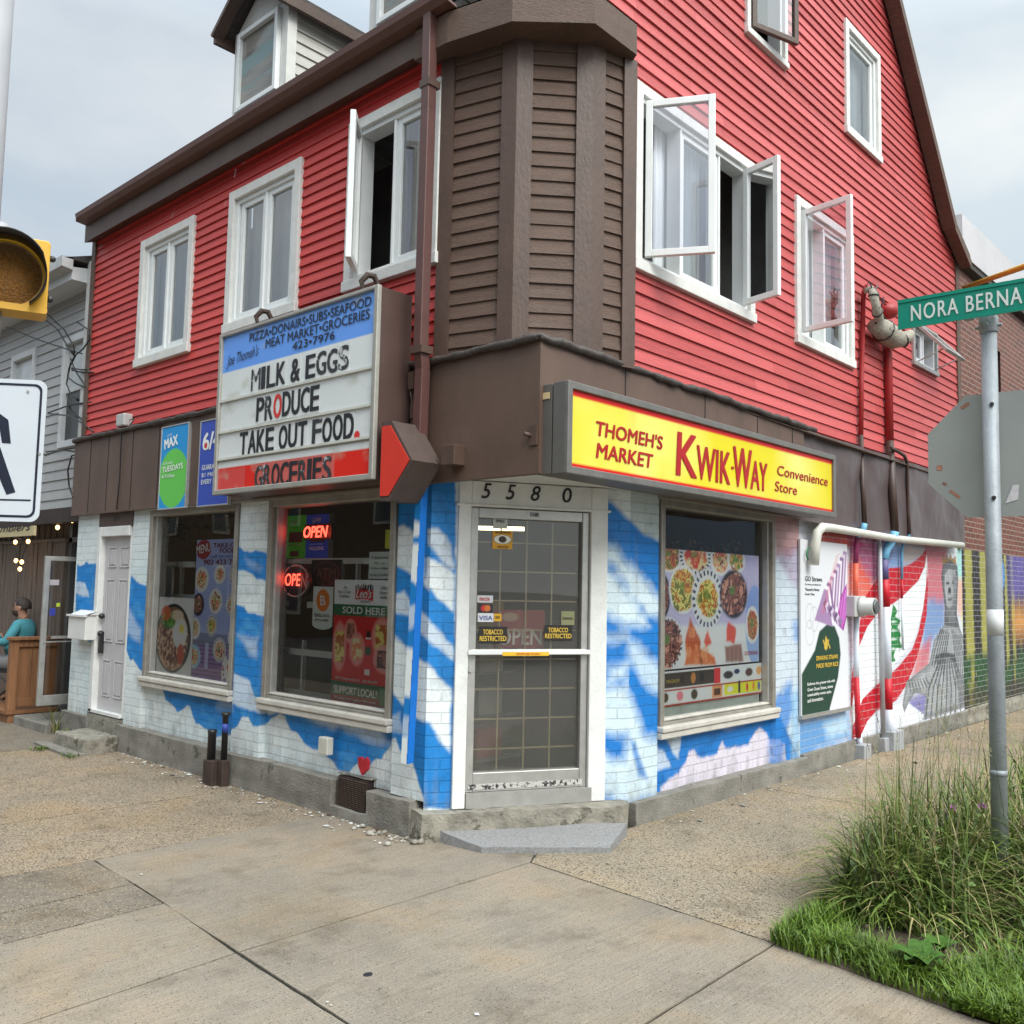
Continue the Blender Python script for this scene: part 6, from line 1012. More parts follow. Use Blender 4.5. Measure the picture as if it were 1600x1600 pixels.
gd_ = thing('glass_door', (4.4, 10.6, .28), 'open aluminium framed glass door of the bar, swung out over its concrete step', 'door'); mk('door_frame', dd, ALU, gd_, bevel=.004); mk('pane', MB().quad(FD.p(x0+.05, z0+.1, 0), FD.p(x1-.05, z0+.1, 0), FD.p(x1-.05, z1-.05, 0), FD.p(x0+.05, z1-.05, 0)), glass('door_pane', (.8, .8, .8), .03), gd_); mk('push_bar', MB().fb(FD, x0+.02, x1-.03, .96, .975, .02, .035).fb(FD, x0+.1, x1-.03, 1.0, 1.03, .02, .035), ALU, gd_)
for q, (px, py_, w_, h_, col, lab) in enumerate([(85, 910, .10, .06, (170, 165, 170), 'pale paper sticker high on the open glass door'), (91, 945, .04, .04, (170, 190, 60), 'tiny lime green sticker on the open glass door'), (82, 956, .06, .08, (50, 60, 150), 'blue and white card sticker on the open glass door')]):
    s, z = FD.f(px, py_, .004); c = Canvas(FD, s-w_/2, s+w_/2, z-h_/2, z+h_/2, .01, .004, col); poster_thing('door_sticker', FD, c, lab, 'sticker', PAINT, back=.001)
mk('bar_slab', MB().box((4.03, 10.43, -.03), (5.2, 11.36, .10)), CONC, None, 'low concrete slab step before the open glass door', 'step', base=(4.5, 10.9, 0), bevel=.015)
ft = thing('cedar_partition', (4.4, 11.5, .1), 'orange stained cedar partition panel with a square corner post beside the patio', 'partition'); FF2 = Frame((0, 11.5, 0), (1, 0, 0), (0, -1, 0)); xa, xb = 3.99, 5.1
mk('post', MB().box((xa, 11.44, .14), (xa+.09, 11.53, .94)), CED, ft, bevel=.005); mk('cap_rail', MB().box((xa-.02, 11.41, .94), (xb, 11.55, .975)), CED, ft, bevel=.004)
pn = MB(); x = xa+.10
while x < xb: pn.box((x, 11.48, .24), (x+.145, 11.50, .88)); x += .15
mk('board_panel', pn, CED, ft); mk('rail', MB().box((xa+.09, 11.45, .86), (xb, 11.5, .935)).box((xa+.09, 11.45, .18), (xb, 11.5, .27)), CED, ft, bevel=.003)
mk('patio_deck', MB().box((3.97, 11.42, .10), (4.9, 16, .14)).box((4.0, 11.44, -.02), (4.9, 16, .098)), CED, None, 'low cedar patio deck under the seated man', 'deck', base=(4.4, 13, 0))
sb_ = thing('bar_sign', FG.p(-12.4, 2.1, .2), 'pale plywood board with black script lettering above the plank wall', 'sign'); FB = Frame((4.1, 0, 0), (0, -1, 0), (-1, 0, 0)); s0, z0 = FB.f(-12, 838, 0); s1, z1 = FB.f(53, 821, 0); mk('board', MB().fb(FB, s0, s1, z0-.02, z1, -.03, 0), mat('pale_plywood', (.46, .38, .22), .7, .15, 3, stretch=(1, 1, 9)), sb_); tpx('mblers', FB, .001, (0, 831), (48, 829), (0, 820), INK, sb_, shear=.4, bold=.02)
ls = thing('string_lights', (4.35, 11.5, 2.3), 'string of glowing warm bulbs over the bar entrance and patio', 'lights'); cbm = MB(); BUL = mat('warm_bulb', (1, .60, .24), emit=2.6); X_ = 4.4; Fb = Frame((4.35, 0, 0), (0, -1, 0), (-1, 0, 0)); bl = []
for px, py_ in ((71, 810), (94, 807), (113, 813), (90, 824), (24, 847), (44, 846), (25, 876), (34, 878), (31, 889)): s, z = Fb.f(px, py_, 0); bl.append(Fb.p(s, z))
for b in bl: mk('bulb', MB().ball(b, .024, sc=(1, 1, 1.25)), BUL, ls); cbm.tube([b+Vector((0, 0, .025)), b+Vector((0, 0, .06))], .012, 6)
for a, b in zip([bl[2], bl[0], bl[3], bl[0], bl[5]], [bl[1], bl[1], bl[1], bl[5], bl[4]]): a, b = a+Vector((0, 0, .06)), b+Vector((0, 0, .06)); cbm.tube([a, (a+b)/2-Vector((0, 0, .03)), b], .005, 5)
for a, b in ((bl[5], bl[7]), (bl[4], bl[6]), (bl[6], bl[8])): cbm.tube([a, b+Vector((0, 0, .05))], .005, 5)
mk('cord', cbm, BLACK, ls)
# cables between the two houses
cw = thing('cable_bundle', (4.2, 10.5, 3.3), 'tangle of black utility cables on the wall corner between grey and red houses', 'cables'); cm = MB(); fx = lambda px, py_, o=.1: FG.p(*FG.f(px, py_, o), o)
for P in ([(10, 511), (60, 531), (112, 548), (118, 556), (108, 575), (104, 600), (112, 620), (130, 625), (145, 622)], [(60, 491), (90, 515), (108, 545), (116, 556)], [(74, 491), (100, 515), (115, 540), (117, 556), (110, 568), (106, 590), (120, 600), (140, 608)], [(112, 575), (128, 578), (146, 576)], [(112, 576), (122, 581), (146, 582)], [(75, 645), (112, 632), (145, 628)], [(75, 646), (110, 650), (130, 662), (146, 675)], [(72, 706), (100, 703), (130, 708)], [(70, 712), (100, 702), (133, 697)], [(130, 708), (112, 712), (106, 735), (108, 760), (114, 776)], [(118, 555), (130, 545), (140, 530), (138, 515), (120, 503)], [(104, 615), (110, 640), (128, 655), (148, 652)], [(112, 548), (140, 556)], [(110, 560), (118, 580), (135, 605)]):
    cm.tube([fx(x, y, .08+.1*random.random()) for x, y in P], .009, 6)
for x, y in ((143, 555), (115, 577), (122, 624), (135, 705), (140, 610)): cm.ball(fx(x, y, .05), .03, nu=8, nv=6, sc=(.8, 1.3, .8))
mk('cable', cm, BLACK, cw)
# ------------------------------------------------------------------ brick neighbour on the right
rb = thing('brick_building', (16, 4.2, 0), 'red brick flat roofed building with a pale parapet cap right of the store', 'building'); RBM = brick_mat('red_brick', .215, .075, .008, (.26, .20, .15), cols=((.165, .045, .026), (.11, .032, .02)), paint=False, bump=.5)
FQ = Frame((0, 3.93, 0), (1, 0, 0), (0, -1, 0)); s0, z1 = FQ.f(1546, 540); s1, _ = FQ.f(1568, 540); z0 = 4.25; c = Canvas(FQ, 13.0, 30, 2.28, 6.35, .12); c.mesh('wall', RBM, rb, [(s0, 15.2, z0, 5.45)]); 
wv = MB(); wv.fb(FQ, s0-.02, 15.25, z0-.02, 5.48, -.2, -.17); w_ = mk('window', wv, mat('dark_window', (.03, .03, .035), .1), rb); wv = MB(); wv.fb(FQ, 14.75, 14.82, z0, 5.46, -.16, -.08); wv.fb(FQ, 14.95, 15.05, z0, 5.46, -.16, -.08); mk('window_frame', wv, mat('pale_frame', (.5, .5, .5), .4), w_); mk('window_reveal', MB().fb(FQ, 15.19, 15.3, z0-.05, 5.5, -.2, -.012).fb(FQ, s0-.05, 15.25, 5.44, 5.52, -.2, -.012), mat('reveal_brick', (.09, .035, .025), .8), w_)
MW2 = Canvas(FQ, 13.0, 18.5, .14, 2.30, .016, .004, (150, 146, 66)); 
for q in range(16): x = 13.1+q*.34+random.uniform(-.1, .1); MW2.poly([(x, 2.35), (x+.2, 2.35), (x+.30+random.uniform(-.1, .1), .6), (x+.34, .1), (x-.05, .1), (x+.06, .8)], (34, 30, 30), .03, px=False, wob=.05)
MW2.blend(np.clip((.95-MW2.Z)/.15, 0, 1)*np.clip((vnoise(MW2.S, MW2.Z, .5, 4)-.35)*5, 0, 1), (30, 72, 34)); MW2.blend(np.clip((.5-MW2.Z)/.15, 0, 1), (50, 40, 34), .7); MW2.blend(np.clip((MW2.S-15.1)/.5, 0, 1)*np.clip((MW2.Z-1.5)/.3, 0, 1), (90, 76, 150), .85); MW2.blend(np.clip((MW2.S-15.3)/.4, 0, 1)*np.clip(1-abs(MW2.Z-1.3)/.4, 0, 1), (220, 150, 70), .8)
MW2.ell(15.0, 2.0, .1, .2, (50, 130, 200), .2); MW2.ell(14.75, 1.35, .1, .5, (130, 108, 96), .1); MW2.c *= (.72+.5*vnoise(MW2.S, MW2.Z, .12, 3))[..., None]; MW2.mesh('painted_wall', BRKM, rb); fn = mk('foundation', MB().fb(FQ, 13.05, 30, -.05, .19, -.2, .03), CONCS, rb); rough(fn, .02, 14)
pc = MB(); pc.box((11.6, 3.99, 6.28), (13.0, 4.4, 6.84)); pc.box((13.0, 3.80, 6.28), (30, 4.4, 6.84)); mk('parapet_cap', pc, mat('pale_metal_cap', (.50, .48, .49), .45, .08, 1.5), rb); mk('soffit', MB().box((13.0, 3.82, 6.2), (30, 4.2, 6.279)), mat('dark_soffit', (.05, .045, .04), .8), rb); mk('side_wall', MB().box((13.02, 4.0, 2.3), (13.1, 12, 6.3)), DARK, rb)
# ------------------------------------------------------------------ houses across both streets (mirrored in the shop glass)
def far_house(nm, x0, x1, y0, y1, hgt, m, trim, lab, faces):
    t = thing(nm, ((x0+x1)/2, (y0+y1)/2, -.15), lab, 'building'); b = MB(); b.box((x0, y0, -.15), (x1, y1, hgt)); mk('wall', b, m, t)
    rf = MB(); ym = (y0+y1)/2; rf.prism([(x0-.3, y0-.3, hgt), (x0-.3, y1+.3, hgt), (x0-.3, ym, hgt+2.6)], (x1-x0+.6, 0, 0)); mk('roof', rf, SHING, t)
    for (F, ss, zz) in faces:
        for s in ss:
            for z in zz: w_ = MB(); w_.fb(F, s-.6, s+.6, z-.1, z+1.6, -.02, .05); wi = mk('window', w_, trim, t); mk('pane', MB().fb(F, s-.46, s+.46, z+.02, z+1.48, .05, .06), mat('far_pane', (.05, .06, .07), .05), wi); mk('window_hood', MB().fb(F, s-.7, s+.7, z+1.6, z+1.75, 0, .16), trim, wi)
def lap(nm, col):
    m = mat(nm, col, .6, .08, 3); t = m.node_tree; p = t.nodes['Principled BSDF']; c = N(t, 'ShaderNodeTexCoord'); s = N(t, 'ShaderNodeSeparateXYZ'); t.links.new(c.outputs['Object'], s.inputs[0]); w = N(t, 'ShaderNodeMath', operation='MULTIPLY'); w.inputs[1].default_value = 6; t.links.new(s.outputs[2], w.inputs[0]); f = N(t, 'ShaderNodeMath', operation='FRACT'); t.links.new(w.outputs[0], f.inputs[0]); bn = N(t, 'ShaderNodeBump'); bn.inputs['Distance'].default_value = .03; t.links.new(f.outputs[0], bn.inputs['Height']); t.links.new(bn.outputs[0], p.inputs['Normal']); return m
FX = Frame((0, -9.5, 0), (-1, 0, 0), (0, 1, 0)); far_house('clapboard_house', 17, 44, -17, -9.5, 7.5, lap('slate_blue_clapboard', (.36, .44, .54)), mat('dark_blue_trim', (.05, .06, .09), .5), 'slate blue clapboard house mirrored in the glass of the right shop window', [(FX, [-20, -24, -29.4, -32.6, -37, -41], [1.2, 4.6])])
FX2 = Frame((-11, 0, 0), (0, 1, 0), (1, 0, 0)); far_house('dark_house', -20, -11, 3, 13, 6.4, lap('charcoal_clapboard', (.05, .05, .055)), mat('grey_trim', (.25, .25, .25), .5), 'charcoal house across the street mirrored in the middle shop window', [(FX2, [4.6, 7, 9.5, 11.6], [.7, 3.8])])
far_house('brown_house', -21, -11, 14.5, 48, 8, lap('brown_clapboard', (.10, .07, .05)), mat('cream_trim', (.4, .38, .32), .5), 'brown house across the street mirrored in the left shop window', [(FX2, [16, 18.5, 21, 24, 29, 34, 38, 43], [.7, 3.8])])
far_house('tan_house', -20, -11, -10, 1, 6.5, lap('tan_clapboard', (.16, .12, .08)), mat('white_trim', (.4, .4, .4), .5), 'tan house across the street mirrored in the open upstairs sashes', [(FX2, [-8, -5, -2], [.7, 3.8])])
# ------------------------------------------------------------------ street furniture
GALV = mat('galvanised_steel', (.27, .29, .31), .55, .16, 9, .25, 60, metal=.2, wear=(.5, .52, .54), wcut=.66, wscale=30)
sp = thing('sign_post', (5.53, 1.49, 0), 'galvanised steel sign post in the weeds carrying the street name', 'post'); pm = MB(); pm.tube([(5.53, 1.49, -.1), (5.53, 1.49, 3.17)], .0415, 18); pm.tube([(5.53, 1.49, .70), (5.53, 1.49, .73)], .044, 18); mk('pole', pm, GALV, sp)
cp = MB(); cp.tube([(5.53, 1.49, 3.13), (5.53, 1.49, 3.14), (5.53, 1.49, 3.22), (5.53, 1.49, 3.245)], [.046, .05, .05, .035], 18); cp.box((5.48, 1.55, 3.21), (5.50, 1.60, 3.29)); cp.box((5.48, 1.38, 3.22), (5.50, 1.43, 3.33)); cp.tube([(5.47, 1.575, 3.25), (5.45, 1.575, 3.25)], .016, 8); cp.tube([(5.47, 1.405, 3.27), (5.45, 1.405, 3.27)], .016, 8); cp.tube([(5.50, 1.49, 3.17), (5.47, 1.49, 3.17)], .014, 8); cp.tube([(5.53, 1.42, 3.17), (5.53, 1.56, 3.17)], .01, 8); mk('clamp', cp, GALV, sp, bevel=.004)
mk('tape_wrap', MB().tube([(5.53, 1.49, 1.45), (5.53, 1.49, 1.59)], .0423, 18), mat('white_tape', (.6, .6, .6), .5, .05), sp); mk('bolt', MB().tube([(5.50, 1.475, 2.72), (5.485, 1.47, 2.72)], .012, 8).tube([(5.50, 1.475, 2.2), (5.485, 1.47, 2.2)], .012, 8), BLACK, sp)
FN = Frame((5.475, 0, 0), (.05, -1, 0), (-1, -.05, 0)); FN.u = np.array([.0499, -.99875, 0]); FN.n = np.array([-.99875, -.0499, 0]); ss, zz = FN.f(1403, 492); sN = thing('street_name_sign', FN.p(ss+.5, zz, 0), 'green street name blade with white capital letters on the galvanised post', 'sign'); _, zt = FN.f(1403, 470); _, zb = FN.f(1403, 515)
mk('blade', MB().fb(FN, ss, ss+1.10, zb, zt, -.003, 0).fb(FN, ss, ss+1.1, zb-.002, zb+.02, -.006, .005).fb(FN, ss, ss+1.1, zt-.018, zt+.002, -.006, .005), mat('reflective_green', (.0, .215, .145), .35, .06, 5), sN); a0, z0 = FN.f(1424, 502, .001); a1, _ = FN.f(1597, 466, .001); _, z1 = FN.f(1423.3, 477.5, .001)
text('NORA BERNA', FN, a0, z0, z1-z0, a1-a0, .001, mat('reflective_white', (.62, .66, .62), .4), sN, align='L', bold=.012, space=1.15); text('RD', FN, a1+.02, z0, z1-z0, .16, .001, bpy.data.materials['reflective_white'], sN, align='L', bold=.012, space=1.15)
so2 = thing('stop_sign', (5.6, 1.49, 2.45), 'plain grey back of an octagonal sign on the post with peeled sticker marks', 'sign'); FO = Frame((5.585, 1.49, 0), (.05, -.9987, 0), (-.9987, -.05, 0)); Ro = .35/math.cos(math.pi/8)
mk('plate', MB().prism([FO.p(Ro*math.cos(math.pi/8+q*math.pi/4), 2.452+Ro*math.sin(math.pi/8+q*math.pi/4), 0) for q in range(8)], Vector((.003, 0, 0))), mat('grey_sign_back', (.30, .31, .29), .5, .06, 3, metal=.15), so2)
sc_ = MB()
for (px, py_, w_, h_, r) in ((1508, 634, .05, .02, .5), (1468, 731, .03, .03, 0), (1476, 756, .025, .012, -.6), (1492, 772, .07, .015, -.7)):
    s, z = FO.f(px, py_, .002); sc_.add([FO.p(s+x*math.cos(r)-y*math.sin(r), z+x*math.sin(r)+y*math.cos(r), .002) for x, y in ((-w_/2, -h_/2), (w_/2, -h_/2), (w_/2, h_/2), (-w_/2, h_/2))], [(0, 1, 2, 3)])
mk('sticker_residue', sc_, mat('rust_red_residue', (.32, .14, .09), .7, .5, 40), so2); s, z = FO.f(1583, 772, .003); mk('torn_sticker', MB().add([FO.p(s-.04, z-.05, .003), FO.p(s+.025, z-.03, .003), FO.p(s+.03, z+.05, .003), FO.p(s+.0, z+.05, .003)], [(0, 1, 2, 3)]), mat('torn_paper', (.55, .52, .53), .6, .2, 40, wear=(.1, .04, .05), wcut=.6, wscale=40), so2)
at = lambda px, py_, D: Vector((np.array([0, 0, H])+(RT*(px-800)/FPX-UP*(py_-800)/FPX+FW)*D).tolist())
ya = thing('signal_mast_arm', at(1640, 400, 11), 'thin yellow signal mast arm reaching in behind the green street sign', 'pole'); A0, A1 = at(1500, 452, 13), at(1680, 388, 10.5); mk('arm', MB().tube([A0, A1], [.032, .045], 12), mat('yellow_pole_paint', (.55, .33, .03), .4, .08), ya); mk('pole', MB().tube([Vector((A1.x, A1.y, -.15)), A1+Vector((0, 0, .3))], .1, 16), bpy.data.materials['yellow_pole_paint'], ya)
# crossing sign, signal and pole at the left edge
P0 = at(68, 700, 4.0); a_ = R_(-40); FA = Frame((P0.x, P0.y, 0), (math.cos(a_), math.sin(a_), 0), (math.sin(a_), -math.cos(a_), 0)); zt = FA.f(56, 594)[1]; zb = FA.f(60, 816)[1]; wS = .62
def rrect(F, s0, s1, z0, z1, r, o, n=6): return [F.p(cx+r*math.cos(a0+q*math.pi/2/n), cz+r*math.sin(a0+q*math.pi/2/n), o) for cx, cz, a0 in ((s1-r, z1-r, 0), (s0+r, z1-r, math.pi/2), (s0+r, z0+r, math.pi), (s1-r, z0+r, 3*math.pi/2)) for q in range(n+1)]
xs = thing('crossing_sign', FA.p(-wS/2, zb), 'white rounded pedestrian crossing sign with a dark border cut by the left edge', 'sign'); mk('plate', MB().prism(rrect(FA, -wS, .0, zb, zt, .04, -.003), FA.p(0, 0, .003)-FA.p(0, 0, 0)), mat('reflective_sheet', (.50, .53, .57), .35, .04, 5), xs); NAVY = mat('dark_navy_ink', (.012, .015, .03), .4, .1)
o1, i1 = rrect(FA, -wS+.018, -.018, zb+.018, zt-.018, .032, .0015), rrect(FA, -wS+.028, -.028, zb+.028, zt-.028, .026, .0015); n = len(o1); bd = MB(); bd.add(o1+i1, [(q, (q+1) % n, n+(q+1) % n, n+q) for q in range(n)]); mk('border', bd, NAVY, xs)
wk = MB(); fa2 = lambda px, py_: FA.p(*FA.f(px, py_, .0015), .0015)
for pts in ([(-30, 638), (-6, 642), (13, 656), (17, 693), (3, 692), (-1, 668), (-20, 660)], [(-14, 672), (0, 698), (24, 769), (10, 773), (-6, 735), (-22, 700)], [(-60, 778), (48, 780.5), (48, 783), (-60, 780.5)], [(-22, 700), (-10, 735), (-30, 775), (-46, 770), (-30, 735), (-34, 705)], [(-34, 640), (-12, 640), (-12, 705), (-34, 705)]): wk.add([fa2(*p) for p in pts], [tuple(range(len(pts)))])
hd_ = FA.f(-16, 622, .0015); wk.add([FA.p(hd_[0]+.035*math.cos(q*math.pi/8), hd_[1]+.035*math.sin(q*math.pi/8), .0015) for q in range(16)], [tuple(range(16))]); mk('walker_symbol', wk, NAVY, xs); mk('bolt', MB().tube([FA.p(*FA.f(44, 612), 0), FA.p(*FA.f(44, 612), .004)], .006, 8).tube([FA.p(*FA.f(62, 709), 0), FA.p(*FA.f(62, 709), .004)], .006, 8), ALU, xs)
tp = at(-13, 20, 4.75); tl = thing('signal_pole', (tp.x, tp.y, 0), 'tall grey steel pole at the left edge behind the crossing sign', 'pole'); mk('pole', MB().tube([(tp.x, tp.y, -.1), (tp.x, tp.y, 6.5)], [.115, .092], 20), mat('grey_steel_pole', (.33, .33, .35), .5, .08, 4), tl)
Ps = at(76, 440, 4.45); a_ = math.atan2(Ps.x, -Ps.y)*-1+R_(-0); a_ = math.atan2(-Ps.x, Ps.y); FTn = Frame((Ps.x, Ps.y, 0), (math.cos(a_), math.sin(a_), 0), (math.sin(a_), -math.cos(a_), 0)); zb2 = FTn.f(72, 491)[1]; zt2 = zb2+.36
YEL = mat('signal_yellow', (.62, .33, .015), .4, .06, 5); sg = thing('traffic_signal', FTn.p(-.18, zb2), 'yellow signal head with a big black visor and amber lens at the left edge', 'signal'); mk('housing', MB().prism(rrect(FTn, -.36, 0, zb2, zt2, .02, -.16), FTn.p(0, 0, .16)-FTn.p(0, 0, 0)), YEL, sg, bevel=.006); mk('housing_rim', MB().prism(rrect(FTn, -.362, .002, zb2-.002, zb2+.03, .012, -.01), FTn.p(0, 0, .02)-FTn.p(0, 0, 0)), YEL, sg)
cS, cZ = FTn.f(10, 426, .02); vis = MB(); nn = 28; rv = .172; V = []
for k, (o, f0) in enumerate(((.0, 0), (.23, 0))):
    for q in range(nn+1):
        a = R_(-52)+q/nn*R_(284); dpt = o*(1 if 20 < math.degrees(a) < 160 else max(.25, 1-abs(math.degrees(a)-90)/210)); V.append(FTn.p(cS+rv*math.cos(a), cZ+rv*math.sin(a)-dpt*.1, .004+dpt))
vis.add(V, [(q, q+1, nn+2+q, nn+1+q) for q in range(nn)], 0, True); vo = mk('visor', vis, mat('black_visor', (.015, .012, .014), .45, .1), sg); md = vo.modifiers.new('thick', 'SOLIDIFY'); md.thickness = .006
ln = MB(); rr_, nr = 6, 32; V = [FTn.p(cS, cZ, .05)]; Fs = []
for r in range(1, rr_+1):
    for q in range(nr): a = 2*math.pi*q/nr; V.append(FTn.p(cS+.152*r/rr_*math.cos(a), cZ+.152*r/rr_*math.sin(a), .05*math.cos(r/rr_*math.pi/2)))
Fs += [(0, 1+q, 1+(q+1) % nr) for q in range(nr)]; Fs += [(1+(r-1)*nr+q, 1+r*nr+q, 1+r*nr+(q+1) % nr, 1+(r-1)*nr+(q+1) % nr) for r in range(1, rr_) for q in range(nr)]
ln.add(V, Fs, 0, True); mk('lens', ln, mat('amber_lens', (.22, .09, .008), .2, .4, 60, 1.0, 130), sg); mk('hinge_bolt', MB().ball(FTn.p(.01, zb2+.08, -.02), .016).ball(FTn.p(.01, zt2-.08, -.02), .016), BLACK, sg); mk('bracket', MB().tube([FTn.p(-.24, zb2-.12, -.08), FTn.p(-.24, zb2, -.08)], .05, 16).tube([FTn.p(-.22, zt2, -.08), FTn.p(-.22, zt2+.07, -.08)], [.05, .035], 16), bpy.data.materials['grey_steel_pole'], sg)
# ------------------------------------------------------------------ weeds and grass in the verge
SOIL = mat('dry_soil', (.085, .06, .042), .95, .4, 8, 1, 60, wear=(.22, .18, .12), wcut=.6, wscale=45)
VP = [(4.17, 2.13), (14, 2.2), (14, -1.2), (4.02, -1.2), (4.03, 1.2)]
gx, gy = np.meshgrid(np.linspace(4.0, 14, 101), np.linspace(-1.2, 2.2, 36)); gx = np.maximum(gx, 4.035+.14*np.clip((gy-1.2), 0, 1)); gzz = -.011+.06*vnoise(gx, gy, .5, 3)*np.clip((2.13-gy)/.2, 0, 1)*np.clip((gx-4.06-.14*np.clip((gy-1.2), 0, 1))/.2, 0, 1); sm_ = MB(); sm_.add(np.stack([gx, gy, gzz], -1).reshape(-1, 3).tolist(), [(j*101+i, j*101+i+1, (j+1)*101+i+1, (j+1)*101+i) for j in range(35) for i in range(100)], 0, True); mk('soil', sm_, SOIL, kind='structure')
def blades(name, n, place, hgt, wid, lean, mats, seed, seg=4, droop=1.0, head=0, kind='stuff', label=None, cat=None, mw=None):
    r = random.Random(seed); mb = MB()
    for _ in range(n):
        q = place(r)
        if q is None: continue
        x, y, k = q; h = r.uniform(*hgt)*k; w = r.uniform(*wid); a = r.uniform(0, 2*math.pi); l = r.uniform(*lean)*h; d = Vector((math.cos(a), math.sin(a), 0)); s = Vector((-d.y, d.x, 0)); mi = r.choices(range(len(mats)), mw)[0]; tw = r.uniform(-.6, .6); V = []
        for i in range(seg+1):
            t = i/seg; p = Vector((x, y, .01))+d*(l*t**1.8)+Vector((0, 0, h*(t-droop*.32*t**3*(l/h)))); ww = w*(1-t**2.2)+.0004; s2 = (s*math.cos(tw*t)+d*math.sin(tw*t)); V += [p-s2*ww, p+s2*ww]
        mb.add(V, [(2*i, 2*i+1, 2*i+3, 2*i+2) for i in range(seg)], mi)
        if head and r.random() < head:
            p = Vector((x, y, .01))+d*l+Vector((0, 0, h*(1-droop*.32*l/h)))
            for _k in range(9):
                b = p-d*(_k*.006*l/h)-Vector((0, 0, _k*.008)); e = Vector((r.uniform(-1, 1), r.uniform(-1, 1), r.uniform(.3, 1.2))).normalized()*.016; f = e.cross(Vector((0, 0, 1))).normalized()*.0025
                mb.add([b-f, b+f, b+e], [(0, 1, 2)], len(mats)-1)
    return mk(name, mb, mats, kind=kind, label=label, cat=cat)
def leaf(name, col): return mat(name, col, .5, .3, 2.5, spec=.4)
G1, G2, G3, G4, G5 = leaf('grass_green', (.082, .125, .018)), leaf('grass_deep', (.052, .090, .016)), leaf('grass_straw', (.27, .23, .10)), leaf('grass_light', (.15, .20, .04)), leaf('seed_head', (.20, .17, .09))
LG1, LG2 = leaf('lawn_bright', (.105, .175, .012)), leaf('lawn_mid', (.068, .125, .012))
nz2 = lambda x, y, s, k: float(vnoise(np.array([[x]]), np.array([[y]]), s, k, 2)[0, 0])
def edge_lawn(r):
    t = r.random()
    if t < .5:  # along the front slab edge
        y = r.uniform(-.2, 2.12); x = (4.03+.14*max(0, (y-1.2)))+abs(r.gauss(0, .12)) 
    else: x = r.uniform(4.18, 5.6); y = 2.13-abs(r.gauss(0, .10))
    k = nz2(x, y, .35, 5)
    if k < .33+.25*r.random(): return None
    return x, y, .25+1.1*k
blades('verge_lawn', 5000, edge_lawn, (.05, .12), (.0022, .004), (.2, .9), [LG1, LG2, G1], 1, seg=3, mw=(5, 4, 1))
CLUMPS = [(*ground(px, py_), s) for px, py_, s in ((1262, 1455, .085), (1300, 1425, .09), (1335, 1400, .07), (1310, 1490, .05), (1365, 1505, .055), (1405, 1525, .06), (1505, 1540, .08), (1560, 1560, .11), (1590, 1590, .10), (1540, 1585, .07), (1600, 1530, .10))]
def clump(r):
    cx, cy, s = r.choice(CLUMPS); x, y = cx+r.gauss(0, s), cy+r.gauss(0, s); x = max(x, 4.045+.14*max(0, y-1.2)); return (x, min(y, 2.12), .55+.75*r.random()**2)
blades('verge_lawn', 9000, clump, (.05, .13), (.0022, .0042), (.3, 1.2), [LG1, LG2, G1], 61, seg=3, mw=(5, 4, 1))
def bush(cx, cy, sx, sy): return lambda r: (min(max(cx+r.gauss(0, sx), 4.3), 13.5), min(cy+r.gauss(0, sy), 2.1), 1)
def tall(r):
    q = r.random()
    if q < .26: x, y = 5.2+r.gauss(0, .26), 1.9+r.gauss(0, .14)
    elif q < .60: x, y = 5.65+r.gauss(0, .40), 1.6+r.gauss(0, .26)
    else: x, y = r.uniform(5.0, 9.5), r.uniform(.5, 2.05)
    if x < 4.75 or y > 2.12: return None
    if x < 5.56 and abs(y/x-.27) < .024: return x, y, .38
    return x, y, .62+.4*nz2(x, y, .5, 8)+(.2 if x > 5.6 else 0)
blades('tall_grass', 5200, tall, (.30, .78), (.0035, .0085), (.2, 1.15), [G1, G2, G3, G4, G5], 2, seg=6, droop=1.7, mw=(5, 4, 2.4, 3, .3))
def mound(r):
    q = r.random(); x, y = (5.2+r.gauss(0, .28), 1.85+r.gauss(0, .13)) if q < .5 else (5.45+r.gauss(0, .4), 1.5+r.gauss(0, .25))
    return None if x < 4.72 or y > 2.14 else (x, y, .42 if x < 5.56 and abs(y/x-.27) < .024 else .8)
blades('tall_grass', 3600, mound, (.16, .44), (.0035, .009), (.6, 1.7), [G1, G2, G3, G4], 3, seg=5, droop=1.7, mw=(5, 4, 3, 3))
blades('seeding_grass', 330, tall, (.75, 1.25), (.0012, .0022), (.08, .4), [G1, G4, G3, G5], 4, seg=5, head=.8, mw=(4, 3, 2, 0))
blades('tall_grass', 420, mound, (.25, .55), (.010, .019), (.4, 1.3), [G2, G1, G4, G3], 14, seg=6, droop=1.6, mw=(4, 4, 3, 2))
blades('seeding_grass', 160, tall, (.4, .95), (.002, .004), (.05, .5), [leaf('dead_stalk', (.20, .14, .075)), leaf('grey_stalk', (.17, .15, .11))], 15, seg=5)
rl = random.Random(88); lw = MB()
